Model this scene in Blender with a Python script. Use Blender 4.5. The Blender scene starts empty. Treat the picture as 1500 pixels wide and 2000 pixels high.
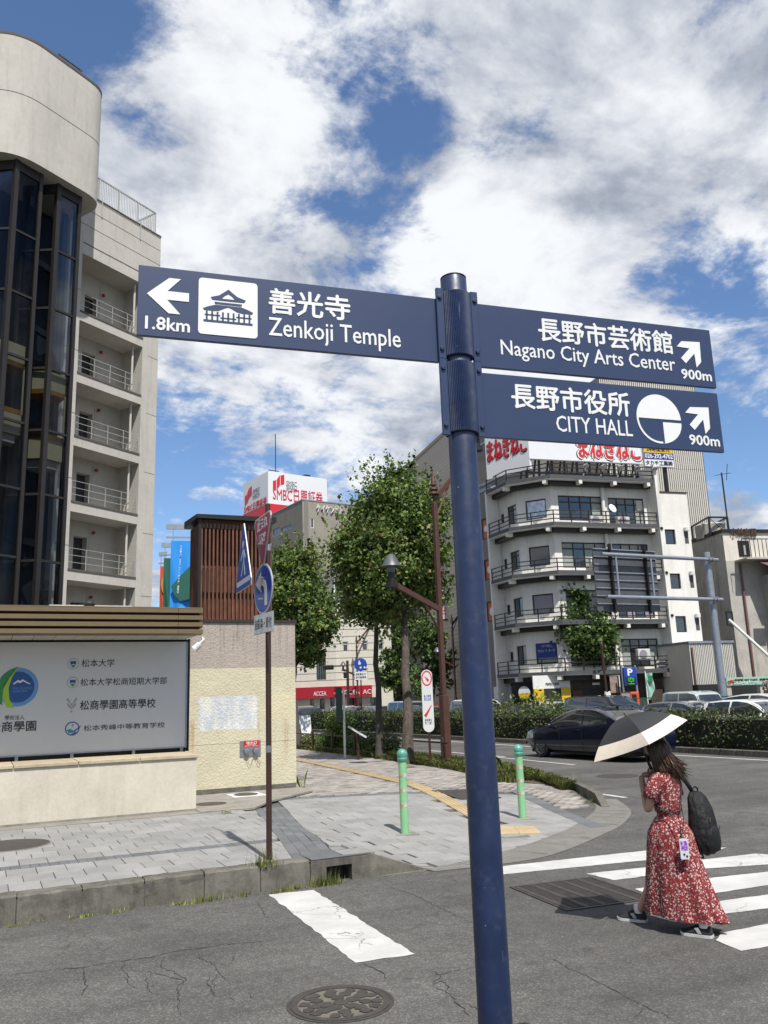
import bpy, bmesh, math, random
import numpy as np
from mathutils import Vector, Matrix, Euler
random.seed(7); RNG = np.random.default_rng(11)
SC = bpy.context.scene
COL = SC.collection
PI = math.pi
R_ = math.radians

# ------------------------------------------------------------------ camera
# world: +x runs along the side street (to the right), +y along the main road (away), z up
CAM_H = 1.92
FPX = 1640.0
PITCH, ROLL, YAW = R_(12.54), R_(2.0), R_(-25.5)
_f0 = Vector((-math.sin(YAW), math.cos(YAW), 0)); _r0 = Vector((math.cos(YAW), math.sin(YAW), 0))
_F = (_f0 * math.cos(PITCH) + Vector((0, 0, math.sin(PITCH))))
_U0 = (-_f0 * math.sin(PITCH) + Vector((0, 0, math.cos(PITCH))))
_R = _r0 * math.cos(ROLL) - _U0 * math.sin(ROLL)
_U = _r0 * math.sin(ROLL) + _U0 * math.cos(ROLL)
cam_d = bpy.data.cameras.new('camera'); cam = bpy.data.objects.new('camera', cam_d); COL.objects.link(cam)
cam_d.sensor_fit = 'VERTICAL'; cam_d.sensor_height = 24.0; cam_d.sensor_width = 18.0
cam_d.lens = 24.0 * FPX / 2000.0
cam_d.clip_start = 0.1; cam_d.clip_end = 3000
m = Matrix((( _R.x, _U.x, -_F.x, 0), (_R.y, _U.y, -_F.y, 0), (_R.z, _U.z, -_F.z, CAM_H), (0, 0, 0, 1)))
cam.matrix_world = m
SC.camera = cam

# ------------------------------------------------------------------ sky, sun, exposure
SUN_EL = R_(59.0)
SUN_AZ = Vector((-0.07, -1.0, 0)).normalized()
SUN_TO = SUN_AZ * math.cos(SUN_EL) + Vector((0, 0, math.sin(SUN_EL)))
world = bpy.data.worlds.new('World'); SC.world = world; world.use_nodes = True
def build_sky():
    nt = world.node_tree; N = nt.nodes; L = nt.links; N.clear()
    out = N.new('ShaderNodeOutputWorld')
    sky = N.new('ShaderNodeTexSky'); sky.sky_type = 'NISHITA'; sky.sun_disc = False
    sky.sun_elevation = SUN_EL; sky.sun_rotation = math.atan2(SUN_AZ.x, SUN_AZ.y)
    sky.air_density = 1.0; sky.dust_density = 0.15; sky.ozone_density = 3.5
    b1 = N.new('ShaderNodeBackground'); b1.inputs['Strength'].default_value = 0.10
    tv = N.new('ShaderNodeVectorMath'); tv.operation = 'MULTIPLY'; L.new(sky.outputs[0], tv.inputs[0]); tv.inputs[1].default_value = (.92, 1.0, 1.10); L.new(tv.outputs[0], b1.inputs['Color'])
    tc = N.new('ShaderNodeTexCoord')
    sep = N.new('ShaderNodeSeparateXYZ'); L.new(tc.outputs['Generated'], sep.inputs[0])
    def math_(op, a, b=None, c=None):
        n = N.new('ShaderNodeMath'); n.operation = op
        for i, v in enumerate((a, b, c)):
            if v is None: continue
            if isinstance(v, (int, float)): n.inputs[i].default_value = v
            else: L.new(v, n.inputs[i])
        return n.outputs[0]
    # project the view direction on a cloud layer (flattened so the horizon stays finite)
    zz = math_('MAXIMUM', sep.outputs[2], 0.0)
    den = math_('ADD', zz, 0.24)
    cx = math_('DIVIDE', sep.outputs[0], den); cy = math_('DIVIDE', sep.outputs[1], den)
    cb = N.new('ShaderNodeCombineXYZ'); L.new(cx, cb.inputs[0]); L.new(cy, cb.inputs[1])
    cb.inputs[2].default_value = SKY_SEED
    def noise(scale, det, rough, dist, vec=None, lac=2.0):
        n = N.new('ShaderNodeTexNoise'); n.inputs['Scale'].default_value = scale; n.inputs['Detail'].default_value = det
        n.inputs['Roughness'].default_value = rough; n.inputs['Distortion'].default_value = dist; n.inputs['Lacunarity'].default_value = lac
        L.new(vec or cb.outputs[0], n.inputs['Vector']); return n.outputs['Fac']
    big = noise(1.25, 3, .5, .3)
    det = noise(4.2, 10, .64, .25)
    fine = noise(11.0, 8, .6, .2)
    # gaps of blue, each a place on the cloud layer
    gap = None
    for (gx, gy, gr, gs) in SKY_GAPS:
        dx = math_('SUBTRACT', cx, gx); dy = math_('SUBTRACT', cy, gy)
        d2 = math_('ADD', math_('MULTIPLY', dx, dx), math_('MULTIPLY', dy, dy))
        g = math_('MULTIPLY', math_('POWER', 2.718, math_('MULTIPLY', d2, -1.0 / (gr * gr))), gs)
        gap = g if gap is None else math_('ADD', gap, g)
    s = math_('ADD', math_('MULTIPLY', big, .46), math_('MULTIPLY', det, .58))
    s = math_('ADD', s, math_('MULTIPLY', fine, .20))
    if gap is not None: s = math_('SUBTRACT', s, gap)
    mr = N.new('ShaderNodeMapRange'); mr.interpolation_type = 'SMOOTHSTEP'
    L.new(s, mr.inputs['Value']); mr.inputs['From Min'].default_value = SKY_LO; mr.inputs['From Max'].default_value = SKY_HI
    mask = math_('MULTIPLY', mr.outputs[0], 0.97)
    # thick parts go grey, thin and lit parts stay white
    sh = noise(2.6, 7, .55, .4)
    mr2 = N.new('ShaderNodeMapRange'); mr2.interpolation_type = 'SMOOTHSTEP'
    L.new(math_('ADD', math_('MULTIPLY', sh, .6), math_('MULTIPLY', det, .4)), mr2.inputs['Value']); mr2.inputs['From Min'].default_value = .40; mr2.inputs['From Max'].default_value = .60
    cr = N.new('ShaderNodeValToRGB')
    cr.color_ramp.elements[0].color = (.33, .37, .45, 1); cr.color_ramp.elements[1].color = (.92, .94, .96, 1)
    e = cr.color_ramp.elements.new(.5); e.color = (.62, .65, .71, 1)
    L.new(mr2.outputs[0], cr.inputs[0])
    b2 = N.new('ShaderNodeBackground'); L.new(cr.outputs[0], b2.inputs['Color']); b2.inputs['Strength'].default_value = CLOUD_STR
    mx = N.new('ShaderNodeMixShader'); L.new(mask, mx.inputs[0]); L.new(b1.outputs[0], mx.inputs[1]); L.new(b2.outputs[0], mx.inputs[2])
    L.new(mx.outputs[0], out.inputs['Surface'])
SKY_SEED, SKY_LO, SKY_HI, CLOUD_STR = 3.7, .538, .65, .78
SKY_GAPS = [(.35, .75, .10, .09), (.44, .84, .08, .07), (.02, .84, .13, .12), (.39, 1.0, .08, .055), (.54, 1.0, .09, .05), (.43, 1.43, .12, .04), (.40, 2.0, .30, .085), (.12, 1.8, .2, .08), (.90, .80, .10, .07), (1.08, .90, .09, .08), (1.46, 1.27, .25, .07), (.16, .95, .05, .05), (.70, .70, .22, -.05), (.2, 1.15, .25, -.04), (.8, 1.25, .3, -.03)]
build_sky()
sun_d = bpy.data.lights.new('sun', 'SUN'); sun_d.energy = 5.0; sun_d.angle = R_(0.53); sun_d.color = (1.0, .965, .91)
sun = bpy.data.objects.new('sun', sun_d); COL.objects.link(sun); sun.location = (0, -20, 40)
sun.rotation_euler = (-SUN_TO).to_track_quat('-Z', 'Y').to_euler()
vs = SC.view_settings; vs.view_transform = 'Standard'; vs.look = 'None'; vs.exposure = 0.45; vs.gamma = 1.0
SC.cycles.max_bounces = 6; SC.cycles.transparent_max_bounces = 8

# ------------------------------------------------------------------ helpers
def ray(px, py): return (_F * FPX + _R * (px - 750) - _U * (py - 1000))
CPOS = Vector((0, 0, CAM_H))
def on_z(px, py, z=0.0): d = ray(px, py); return CPOS + d * ((z - CAM_H) / d.z)
def on_x(px, py, x): d = ray(px, py); return CPOS + d * (x / d.x)
def on_y(px, py, y): d = ray(px, py); return CPOS + d * (y / d.y)
def at_d(px, py, D): d = ray(px, py); return CPOS + d * (D / math.hypot(d.x, d.y))
class Face:
    """a vertical facade plane: origin P, horizontal direction at ang degrees; maps a sight line to (along, height)"""
    def __init__(s, P, ang):
        s.P = Vector(P); s.P.z = 0; a = R_(ang); s.ang = a; s.d = Vector((math.cos(a), math.sin(a), 0)); s.n = Vector((s.d.y, -s.d.x, 0))
    def q(s, px, py):
        d = ray(px, py); t = (s.P - CPOS).dot(s.n) / d.dot(s.n); w = CPOS + d * t
        return ((w - s.P).dot(s.d), w.z)

class MB:
    """collects shapes for one mesh"""
    def __init__(s): s.v = []; s.f = []; s.m = []; s.cur = 0
    def add(s, vs, fs):
        o = len(s.v); s.v += [tuple(v) for v in vs]; s.f += [[i + o for i in f] for f in fs]; s.m += [s.cur] * len(fs); return s
    def box(s, x0, x1, y0, y1, z0, z1):
        v = [(x, y, z) for z in (z0, z1) for y in (y0, y1) for x in (x0, x1)]
        return s.add(v, [(0, 2, 3, 1), (4, 5, 7, 6), (0, 1, 5, 4), (2, 6, 7, 3), (0, 4, 6, 2), (1, 3, 7, 5)])
    def bar(s, p0, p1, w, h, up=(0, 0, 1)):
        p0 = Vector(p0); p1 = Vector(p1); d = (p1 - p0).normalized(); upv = Vector(up)
        sd = d.cross(upv)
        if sd.length < 1e-4: sd = d.cross(Vector((1, 0, 0)))
        sd.normalize(); u2 = sd.cross(d).normalized()
        v = []
        for p in (p0, p1):
            for a, b in ((-1, -1), (1, -1), (1, 1), (-1, 1)): v.append(p + sd * (a * w / 2) + u2 * (b * h / 2))
        return s.add(v, [(0, 1, 2, 3), (7, 6, 5, 4), (0, 4, 5, 1), (1, 5, 6, 2), (2, 6, 7, 3), (3, 7, 4, 0)])
    def cyl(s, p0, p1, r0, r1=None, n=12, cap=True):
        r1 = r0 if r1 is None else r1
        return s.tube([p0, p1], [r0, r1], n, cap)
    def tube(s, pts, r, n=8, cap=True):
        pts = [Vector(p) for p in pts]; k = len(pts)
        rs = [r] * k if isinstance(r, (int, float)) else list(r)
        t0 = (pts[1] - pts[0]).normalized(); a = t0.orthogonal().normalized()
        vs = []
        for i in range(k):
            t = (pts[min(i + 1, k - 1)] - pts[max(i - 1, 0)]).normalized()
            a = (a - t * a.dot(t)); a = a.normalized() if a.length > 1e-6 else t.orthogonal().normalized()
            b = t.cross(a)
            for j in range(n):
                th = 2 * PI * j / n; vs.append(pts[i] + (a * math.cos(th) + b * math.sin(th)) * rs[i])
        fs = [(i * n + j, i * n + (j + 1) % n, (i + 1) * n + (j + 1) % n, (i + 1) * n + j) for i in range(k - 1) for j in range(n)]
        if cap: fs += [tuple(range(n))[::-1], tuple(range((k - 1) * n, k * n))]
        return s.add(vs, fs)
    def lathe(s, prof, n=16, c=(0, 0, 0), sx=1, sy=1):
        vs = []; k = len(prof)
        for (r, z) in prof:
            for j in range(n):
                th = 2 * PI * j / n; vs.append((c[0] + r * math.cos(th) * sx, c[1] + r * math.sin(th) * sy, c[2] + z))
        fs = [(i * n + j, i * n + (j + 1) % n, (i + 1) * n + (j + 1) % n, (i + 1) * n + j) for i in range(k - 1) for j in range(n)]
        fs += [tuple(range(n))[::-1], tuple(range((k - 1) * n, k * n))]
        return s.add(vs, fs)
    def prism(s, poly, lo, hi, axis='z'):
        """extrude a 2-D polygon: axis z -> (x,y), y -> (x,z), x -> (y,z)"""
        k = len(poly)
        def P(a, b, h): return (a, b, h) if axis == 'z' else ((a, h, b) if axis == 'y' else (h, a, b))
        vs = [P(a, b, lo) for a, b in poly] + [P(a, b, hi) for a, b in poly]
        fs = [tuple(range(k))[::-1], tuple(range(k, 2 * k))] + [(i, (i + 1) % k, k + (i + 1) % k, k + i) for i in range(k)]
        return s.add(vs, fs)
    def quad(s, a, b, c, d): return s.add([a, b, c, d], [(0, 1, 2, 3)])
    def grid(s, rows, closed=False):
        """rows of points (same length) joined into a sheet"""
        k = len(rows[0]); vs = [p for r in rows for p in r]; e = k if closed else k - 1
        return s.add(vs, [(i * k + j, i * k + (j + 1) % k, (i + 1) * k + (j + 1) % k, (i + 1) * k + j) for i in range(len(rows) - 1) for j in range(e)])
    def mesh(s, name, mats, smooth=False, bevel=0, fix=True):
        me = bpy.data.meshes.new(name); me.from_pydata(s.v, [], s.f)
        mats = mats if isinstance(mats, (list, tuple)) else [mats]
        for mm in mats: me.materials.append(mm)
        if len(mats) > 1: me.polygons.foreach_set('material_index', s.m)
        if fix or bevel:
            bm = bmesh.new(); bm.from_mesh(me)
            if bevel:
                bmesh.ops.bevel(bm, geom=[e for e in bm.edges if len(e.link_faces) == 2 and e.calc_face_angle(0) > .5], offset=bevel, segments=1, affect='EDGES', clamp_overlap=True)
            bmesh.ops.recalc_face_normals(bm, faces=bm.faces); bm.to_mesh(me); bm.free()
        if smooth:
            me.polygons.foreach_set('use_smooth', [True] * len(me.polygons))
            if smooth != 'all':
                try: me.set_sharp_from_angle(angle=R_(40))
                except Exception: pass
        me.update(); return me
    def build(s, name, mats, parent=None, smooth=False, bevel=0, loc=None, rz=0, fix=True, rot=None):
        return link(name, s.mesh(name, mats, smooth, bevel, fix), parent, loc, rz, rot)
class Sub:
    """a turned wing of a thing: parts built in its frame hang directly under the thing"""
    def __init__(s, obj, loc, rz): s.obj = obj; s.M = Matrix.Translation(Vector(loc)) @ Matrix.Rotation(rz, 4, 'Z')
def link(name, me, parent=None, loc=None, rz=0, rot=None):
    o = bpy.data.objects.new(name, me); COL.objects.link(o)
    L = Matrix.Translation(Vector(loc) if loc is not None else Vector((0, 0, 0))) @ Euler(rot or (0, 0, rz)).to_matrix().to_4x4()
    if isinstance(parent, Sub): o.parent = parent.obj; L = parent.M @ L
    elif parent: o.parent = parent
    o.matrix_basis = L
    return o
def tag(o, label, cat, group=None):
    o['label'] = label; o['category'] = cat
    if group: o['group'] = group
    return o
def thing(name, label, cat, loc=(0, 0, 0), rz=0, group=None):
    o = bpy.data.objects.new(name, None); COL.objects.link(o); o.location = loc; o.rotation_euler = (0, 0, rz); o.empty_display_size = .2
    return tag(o, label, cat, group)
def struct(o): o['kind'] = 'structure'; return o
def stuff(o): o['kind'] = 'stuff'; return o
def copy_thing(root, loc, rz=None, label=None):
    def cp(o, par):
        c = o.copy(); COL.objects.link(c); c.parent = par
        for ch in o.children: cp(ch, c)
        return c
    r = cp(root, None); r.location = loc
    if rz is not None: r.rotation_euler = (0, 0, rz)
    if label: r['label'] = label
    return r

# ------------------------------------------------------------------ materials
def srgb(r, g, b):
    f = lambda c: (c / 255) / 12.92 if c <= 10 else (((c / 255) + .055) / 1.055) ** 2.4
    return (f(r), f(g), f(b))
class MatB:
    def __init__(s, name):
        s.m = bpy.data.materials.new(name); s.m.use_nodes = True; s.nt = s.m.node_tree; s.N = s.nt.nodes; s.L = s.nt.links
        s.bsdf = s.N['Principled BSDF']; s.pos = s.N.new('ShaderNodeNewGeometry').outputs['Position']
    def vec(s, sx, sy, sz, off=(0, 0, 0), src=None):
        n = s.N.new('ShaderNodeMapping'); n.inputs['Scale'].default_value = (sx, sy, sz); n.inputs['Location'].default_value = off; s.L.new(src or s.pos, n.inputs[0]); return n.outputs[0]
    def noise(s, scale, det=4, rough=.55, vec=None, dist=0):
        n = s.N.new('ShaderNodeTexNoise'); n.inputs['Scale'].default_value = scale; n.inputs['Detail'].default_value = det; n.inputs['Roughness'].default_value = rough
        n.inputs['Distortion'].default_value = dist; s.L.new(vec or s.pos, n.inputs['Vector']); return n.outputs['Fac']
    def val(s, v): n = s.N.new('ShaderNodeValue'); n.outputs[0].default_value = v; return n.outputs[0]
    def math(s, op, a, b=None, clamp=False):
        n = s.N.new('ShaderNodeMath'); n.operation = op; n.use_clamp = clamp
        for i, v in enumerate((a, b)):
            if v is None: continue
            if isinstance(v, (int, float)): n.inputs[i].default_value = v
            else: s.L.new(v, n.inputs[i])
        return n.outputs[0]
    def rng(s, v, a, b, c=0, d=1, smooth=True):
        n = s.N.new('ShaderNodeMapRange'); n.interpolation_type = 'SMOOTHSTEP' if smooth else 'LINEAR'
        s.L.new(v, n.inputs[0])
        for i, q in enumerate((a, b, c, d)): n.inputs[i + 1].default_value = q
        return n.outputs[0]
    def mix(s, f, a, b, mode='MIX'):
        n = s.N.new('ShaderNodeMix'); n.data_type = 'RGBA'; n.blend_type = mode
        if isinstance(f, (int, float)): n.inputs[0].default_value = f
        else: s.L.new(f, n.inputs[0])
        for i, c in ((6, a), (7, b)):
            if isinstance(c, (tuple, list)): n.inputs[i].default_value = (*c[:3], 1)
            else: s.L.new(c, n.inputs[i])
        return n.outputs[2]
    def color(s, c):
        if isinstance(c, (tuple, list)): s.bsdf.inputs['Base Color'].default_value = (*c[:3], 1)
        else: s.L.new(c, s.bsdf.inputs['Base Color'])
    def bump(s, h, strength=.3, dist=.01):
        n = s.N.new('ShaderNodeBump'); n.inputs['Strength'].default_value = strength; n.inputs['Distance'].default_value = dist
        s.L.new(h, n.inputs['Height']); s.L.new(n.outputs[0], s.bsdf.inputs['Normal'])
    def set(s, **k):
        for a, b in k.items():
            key = {'rough': 'Roughness', 'metal': 'Metallic', 'coat': 'Coat Weight', 'coatr': 'Coat Roughness', 'trans': 'Transmission Weight', 'ior': 'IOR', 'spec': 'Specular IOR Level', 'alpha': 'Alpha', 'emit': 'Emission Strength', 'sheen': 'Sheen Weight', 'sub': 'Subsurface Weight'}[a]
            if isinstance(b, (int, float)): s.bsdf.inputs[key].default_value = b
            else: s.L.new(b, s.bsdf.inputs[key])
        return s
def mat(name, col, rough=.6, metal=0, var=.12, vs=3.0, bump=0, bs=60, streak=0, coat=0, objr=0, isl=0, grime=0, spec=.5):
    """a painted/stone/metal surface: colour, mottling, vertical rain streaks, grain"""
    b = MatB(name); col = tuple(c * ALB for c in col[:3])
    k = b.rng(b.noise(vs, 6, .6), .25, .75, 1 - var, 1 + var)
    k2 = b.rng(b.noise(vs * 9, 4, .6), .3, .7, 1 - var * .5, 1 + var * .5)
    k = b.math('MULTIPLY', k, k2)
    if objr:
        oi = b.N.new('ShaderNodeObjectInfo'); k = b.math('MULTIPLY', k, b.rng(oi.outputs['Random'], 0, 1, 1 - objr, 1 + objr, False))
    if isl:
        g = b.N.new('ShaderNodeNewGeometry'); k = b.math('MULTIPLY', k, b.rng(g.outputs['Random Per Island'], 0, 1, 1 - isl, 1 + isl, False))
    if streak:
        st = b.noise(1, 6, .7, b.vec(3.2, 3.2, .30), .8); k = b.math('MULTIPLY', k, b.rng(st, .48, .75, 1, 1 - streak))
        st2 = b.noise(1, 4, .6, b.vec(24, 24, .9)); k = b.math('MULTIPLY', k, b.rng(st2, .5, .8, 1, 1 - streak * .22))
    if grime:
        gn = b.noise(1.1, 8, .7); k = b.math('MULTIPLY', k, b.rng(gn, .5, .7, 1, 1 - grime))
    cb = b.N.new('ShaderNodeVectorMath'); cb.operation = 'SCALE'; cb.inputs[0].default_value = col[:3]; b.L.new(k, cb.inputs[3])
    b.color(cb.outputs[0]); b.set(rough=rough, metal=metal, coat=coat, spec=spec)
    if bump: b.bump(b.noise(bs, 6, .65), bump, .008)
    return b.m
def glass_mat(name, tint=(.02, .025, .03), rough=.04):
    b = MatB(name); b.color(tint); b.set(rough=rough, spec=.9, coat=.6, coatr=.02); return b.m
ALB = .78   # overall reflectance scale that goes with the exposure
M = {}
FS = 1.0
M['white_print'] = mat('white_print', (.80, .81, .80), .45, var=.03)
M['black_print'] = mat('black_print', (.012, .012, .014), .5, var=.02)
M['navy_sign'] = mat('navy_sign', srgb(40, 57, 92), .38, var=.05, vs=2, coat=.15)
def m_pole():
    b = MatB('navy_pole')
    k = b.math('MULTIPLY', b.rng(b.noise(4, 6, .65), .3, .7, .82, 1.18), b.rng(b.noise(1, 5, .6, b.vec(30, 30, 1.6)), .35, .7, .94, 1.1))
    v = b.N.new('ShaderNodeVectorMath'); v.operation = 'SCALE'; v.inputs[0].default_value = srgb(20, 36, 68); b.L.new(k, v.inputs[3])
    dust = b.math('MULTIPLY', b.rng(b.noise(14, 7, .75), .52, .75), .16); c = b.mix(dust, v.outputs[0], (.16, .17, .19))
    scr = b.rng(b.noise(1, 3, .5, b.vec(90, 90, 5)), .72, .76); c = b.mix(b.math('MULTIPLY', scr, .45), c, (.20, .22, .26))
    chip = b.rng(b.noise(70, 3, .5), .755, .775); c = b.mix(b.math('MULTIPLY', chip, .8), c, (.28, .28, .28))
    b.color(c); b.set(rough=b.rng(b.noise(9, 5, .7), .3, .7, .32, .55), coat=.12, coatr=.3); b.bump(b.noise(45, 4), .05, .004); return b.m
M['navy_pole'] = m_pole()
M['steel'] = mat('steel', (.45, .46, .47), .35, .9, var=.08)
M['galv'] = mat('galv', srgb(150, 158, 168), .5, .55, var=.12, vs=4)
M['brown_metal'] = mat('brown_metal', srgb(66, 44, 38), .45, .2, var=.12, vs=6)
M['dark_metal'] = mat('dark_metal', (.018, .017, .017), .45, .3, var=.1)
M['black'] = mat('black', (.012, .012, .013), .6, var=.1)
M['white_paint'] = mat('white_paint', (.74, .74, .72), .5, var=.05)
M['glass_dark'] = glass_mat('glass_dark')
M['rubber'] = mat('rubber', (.016, .016, .017), .8, var=.1)

def text(body, name, material, parent, w=None, h=None, loc=(0, 0, 0), rot=(0, 0, 0), extr=.0015, bold=0.0, align='L', res=2, stack=None, shear=0):
    """lettering as a thin solid in the local xz plane facing -y; fitted into width w and height h, loc = lower left corner"""
    cu = bpy.data.curves.new(name, 'FONT'); cu.body = body; cu.resolution_u = res; cu.shear = shear
    if stack: cu.space_line = stack
    ob = bpy.data.objects.new(name, cu); COL.objects.link(ob)
    dg = bpy.context.evaluated_depsgraph_get(); dg.update()
    me = bpy.data.meshes.new_from_object(ob.evaluated_get(dg)); bpy.data.objects.remove(ob); bpy.data.curves.remove(cu)
    n = len(me.vertices); co = np.empty(n * 3); me.vertices.foreach_get('co', co); co = co.reshape(-1, 3)
    lo = co[:, :2].min(0); hi = co[:, :2].max(0); sz = np.maximum(hi - lo, 1e-6)
    sx = (w / sz[0]) if w else (h / sz[1]); sy = (h / sz[1]) if h else sx
    x = (co[:, 0] - lo[0]) * sx; z = (co[:, 1] - lo[1]) * sy
    base = np.stack([x, np.zeros(n), z], 1); d = bold * .42 * sx * FS; e = max(extr, .0006)
    me.vertices.foreach_set('co', base.ravel()); bm = bmesh.new()
    for i, (ox, oz) in enumerate(((0, 0),) if bold <= 0 else ((-d, 0), (d, 0), (0, -d), (0, d))):
        k0 = len(bm.verts); bm.from_mesh(me); bm.verts.ensure_lookup_table()
        for vv in bm.verts[k0:]: vv.co.x += ox; vv.co.z += oz; vv.co.y -= e * .12 * i
    if extr > 0:
        r = bmesh.ops.extrude_face_region(bm, geom=bm.faces[:]); bmesh.ops.translate(bm, vec=(0, -extr, 0), verts=[q for q in r['geom'] if isinstance(q, bmesh.types.BMVert)])
    bmesh.ops.recalc_face_normals(bm, faces=bm.faces); bm.to_mesh(me); bm.free()
    me.materials.clear(); me.materials.append(material); me.name = name
    return link(name, me, parent, loc, rot=rot)
def flat(polys, name, material, parent, y=0.0, t=.002, loc=None):
    """flat printed shapes in the local xz plane, t thick towards -y"""
    b = MB()
    for p in polys: b.prism(p, y, y - t, 'y')
    return b.build(name, material, parent, loc=loc)
def disc(cx, cz, r, n=28, r2=None): return [(cx + r * math.cos(2 * PI * i / n), cz + (r2 or r) * math.sin(2 * PI * i / n)) for i in range(n)]
# ------------------------------------------------------------------ ground, roads, pavements
def sm(a, b, x):
    t = min(1, max(0, (x - a) / (b - a))); return t * t * (3 - 2 * t)
EDGE = [(4.64, 9.12), (6.02, 9.49), (7.55, 10.33), (8.6, 11.15), (9.44, 11.95), (10.15, 13.0), (10.8, 14.3), (11.25, 16.3), (11.6, 19.5), (11.9, 24.0), (12.0, 40.0), (12.05, 75.0)]
def xe(y): return float(np.interp(y, [q[1] for q in EDGE], [q[0] for q in EDGE]))
def ye(x): return float(np.interp(x, [q[0] for q in EDGE], [q[1] for q in EDGE]))
def hs(x, y):
    edge = .25 * (1 - sm(3.85, 4.75, x)) + .015
    d = max(0, y - (ye(x) if x < 10.1 else 12.9))
    h = edge + (.22 - edge) * sm(0, 5, d)
    return h if x > 3.85 else .25
def on_side(px, py):
    z = .15
    for _ in range(4):
        P = on_z(px, py, z); z = hs(P.x, P.y)
    return P
def m_asphalt():
    b = MatB('asphalt')
    vor = b.N.new('ShaderNodeTexVoronoi'); vor.inputs['Scale'].default_value = 95; b.L.new(b.pos, vor.inputs['Vector'])
    sepc = b.N.new('ShaderNodeSeparateColor'); b.L.new(vor.outputs['Color'], sepc.inputs[0])
    agg = b.rng(sepc.outputs[0], .55, 1.0, .82, 1.55)
    big = b.rng(b.noise(.5, 6, .6), .3, .7, .84, 1.14)
    mid = b.rng(b.noise(6, 6, .7), .3, .7, .88, 1.12)
    fine = b.rng(b.noise(240, 3, .6), .3, .7, .8, 1.2)
    lane = b.rng(b.noise(1, 4, .6, b.vec(.10, 1.15, 1)), .32, .68, .83, 1.13); stain = b.rng(b.noise(1.7, 5, .55), .62, .72, 1, .72); patch_ = b.rng(b.noise(.22, 2, .4), .5, .515, .95, 1.07)
    k = b.math('MULTIPLY', b.math('MULTIPLY', agg, big), b.math('MULTIPLY', mid, fine)); k = b.math('MULTIPLY', k, b.math('MULTIPLY', lane, b.math('MULTIPLY', stain, patch_)))
    spot = b.rng(b.noise(150, 2, .5), .70, .74, 0, 1)
    # hairline cracks, in patches
    wv = b.N.new('ShaderNodeTexNoise'); wv.inputs['Scale'].default_value = 2.2; wv.inputs['Detail'].default_value = 5; b.L.new(b.pos, wv.inputs['Vector'])
    addv = b.N.new('ShaderNodeVectorMath'); addv.operation = 'MULTIPLY_ADD'; b.L.new(wv.outputs['Color'], addv.inputs[0]); addv.inputs[1].default_value = (.5, .5, .5); b.L.new(b.pos, addv.inputs[2])
    v2 = b.N.new('ShaderNodeTexVoronoi'); v2.feature = 'DISTANCE_TO_EDGE'; v2.inputs['Scale'].default_value = 1.3; b.L.new(addv.outputs[0], v2.inputs['Vector'])
    cr = b.math('MULTIPLY', b.rng(v2.outputs['Distance'], .0, .012, 1, 0), b.rng(b.noise(.35, 2), .56, .64))
    base = b.N.new('ShaderNodeVectorMath'); base.operation = 'SCALE'; base.inputs[0].default_value = (.084, .081, .075); b.L.new(k, base.inputs[3])
    c = b.mix(b.math('MULTIPLY', spot, .35), base.outputs[0], (.42, .40, .36))
    c = b.mix(b.math('MULTIPLY', cr, .6), c, (.025, .024, .022))
    b.color(c); b.set(rough=.88, spec=.3); b.bump(b.math('ADD', b.noise(170, 4, .6), b.math('MULTIPLY', sepc.outputs[1], .6)), .55, .006)
    return b.m
def m_concrete(name, col, bs=50, stain=.35, var=.14, scale=3):
    b = MatB(name)
    k = b.math('MULTIPLY', b.rng(b.noise(scale, 8, .7), .28, .72, 1 - var * 1.6, 1 + var), b.rng(b.noise(scale * 14, 4, .6), .3, .7, .9, 1.1))
    k = b.math('MULTIPLY', k, b.rng(b.noise(scale * .5, 6, .75), .52, .68, 1, 1 - stain))
    k = b.math('MULTIPLY', k, b.rng(b.noise(1, 5, .6, b.vec(9, 9, 1.1)), .5, .75, 1, 1 - stain * .6))
    oi = b.N.new('ShaderNodeObjectInfo'); k = b.math('MULTIPLY', k, b.rng(oi.outputs['Random'], 0, 1, .9, 1.1, False))
    base = b.N.new('ShaderNodeVectorMath'); base.operation = 'SCALE'; base.inputs[0].default_value = tuple(c * ALB for c in col); b.L.new(k, base.inputs[3])
    b.color(base.outputs[0]); b.set(rough=.9, spec=.25); b.bump(b.noise(bs, 7, .7), .5, .008); return b.m
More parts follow.
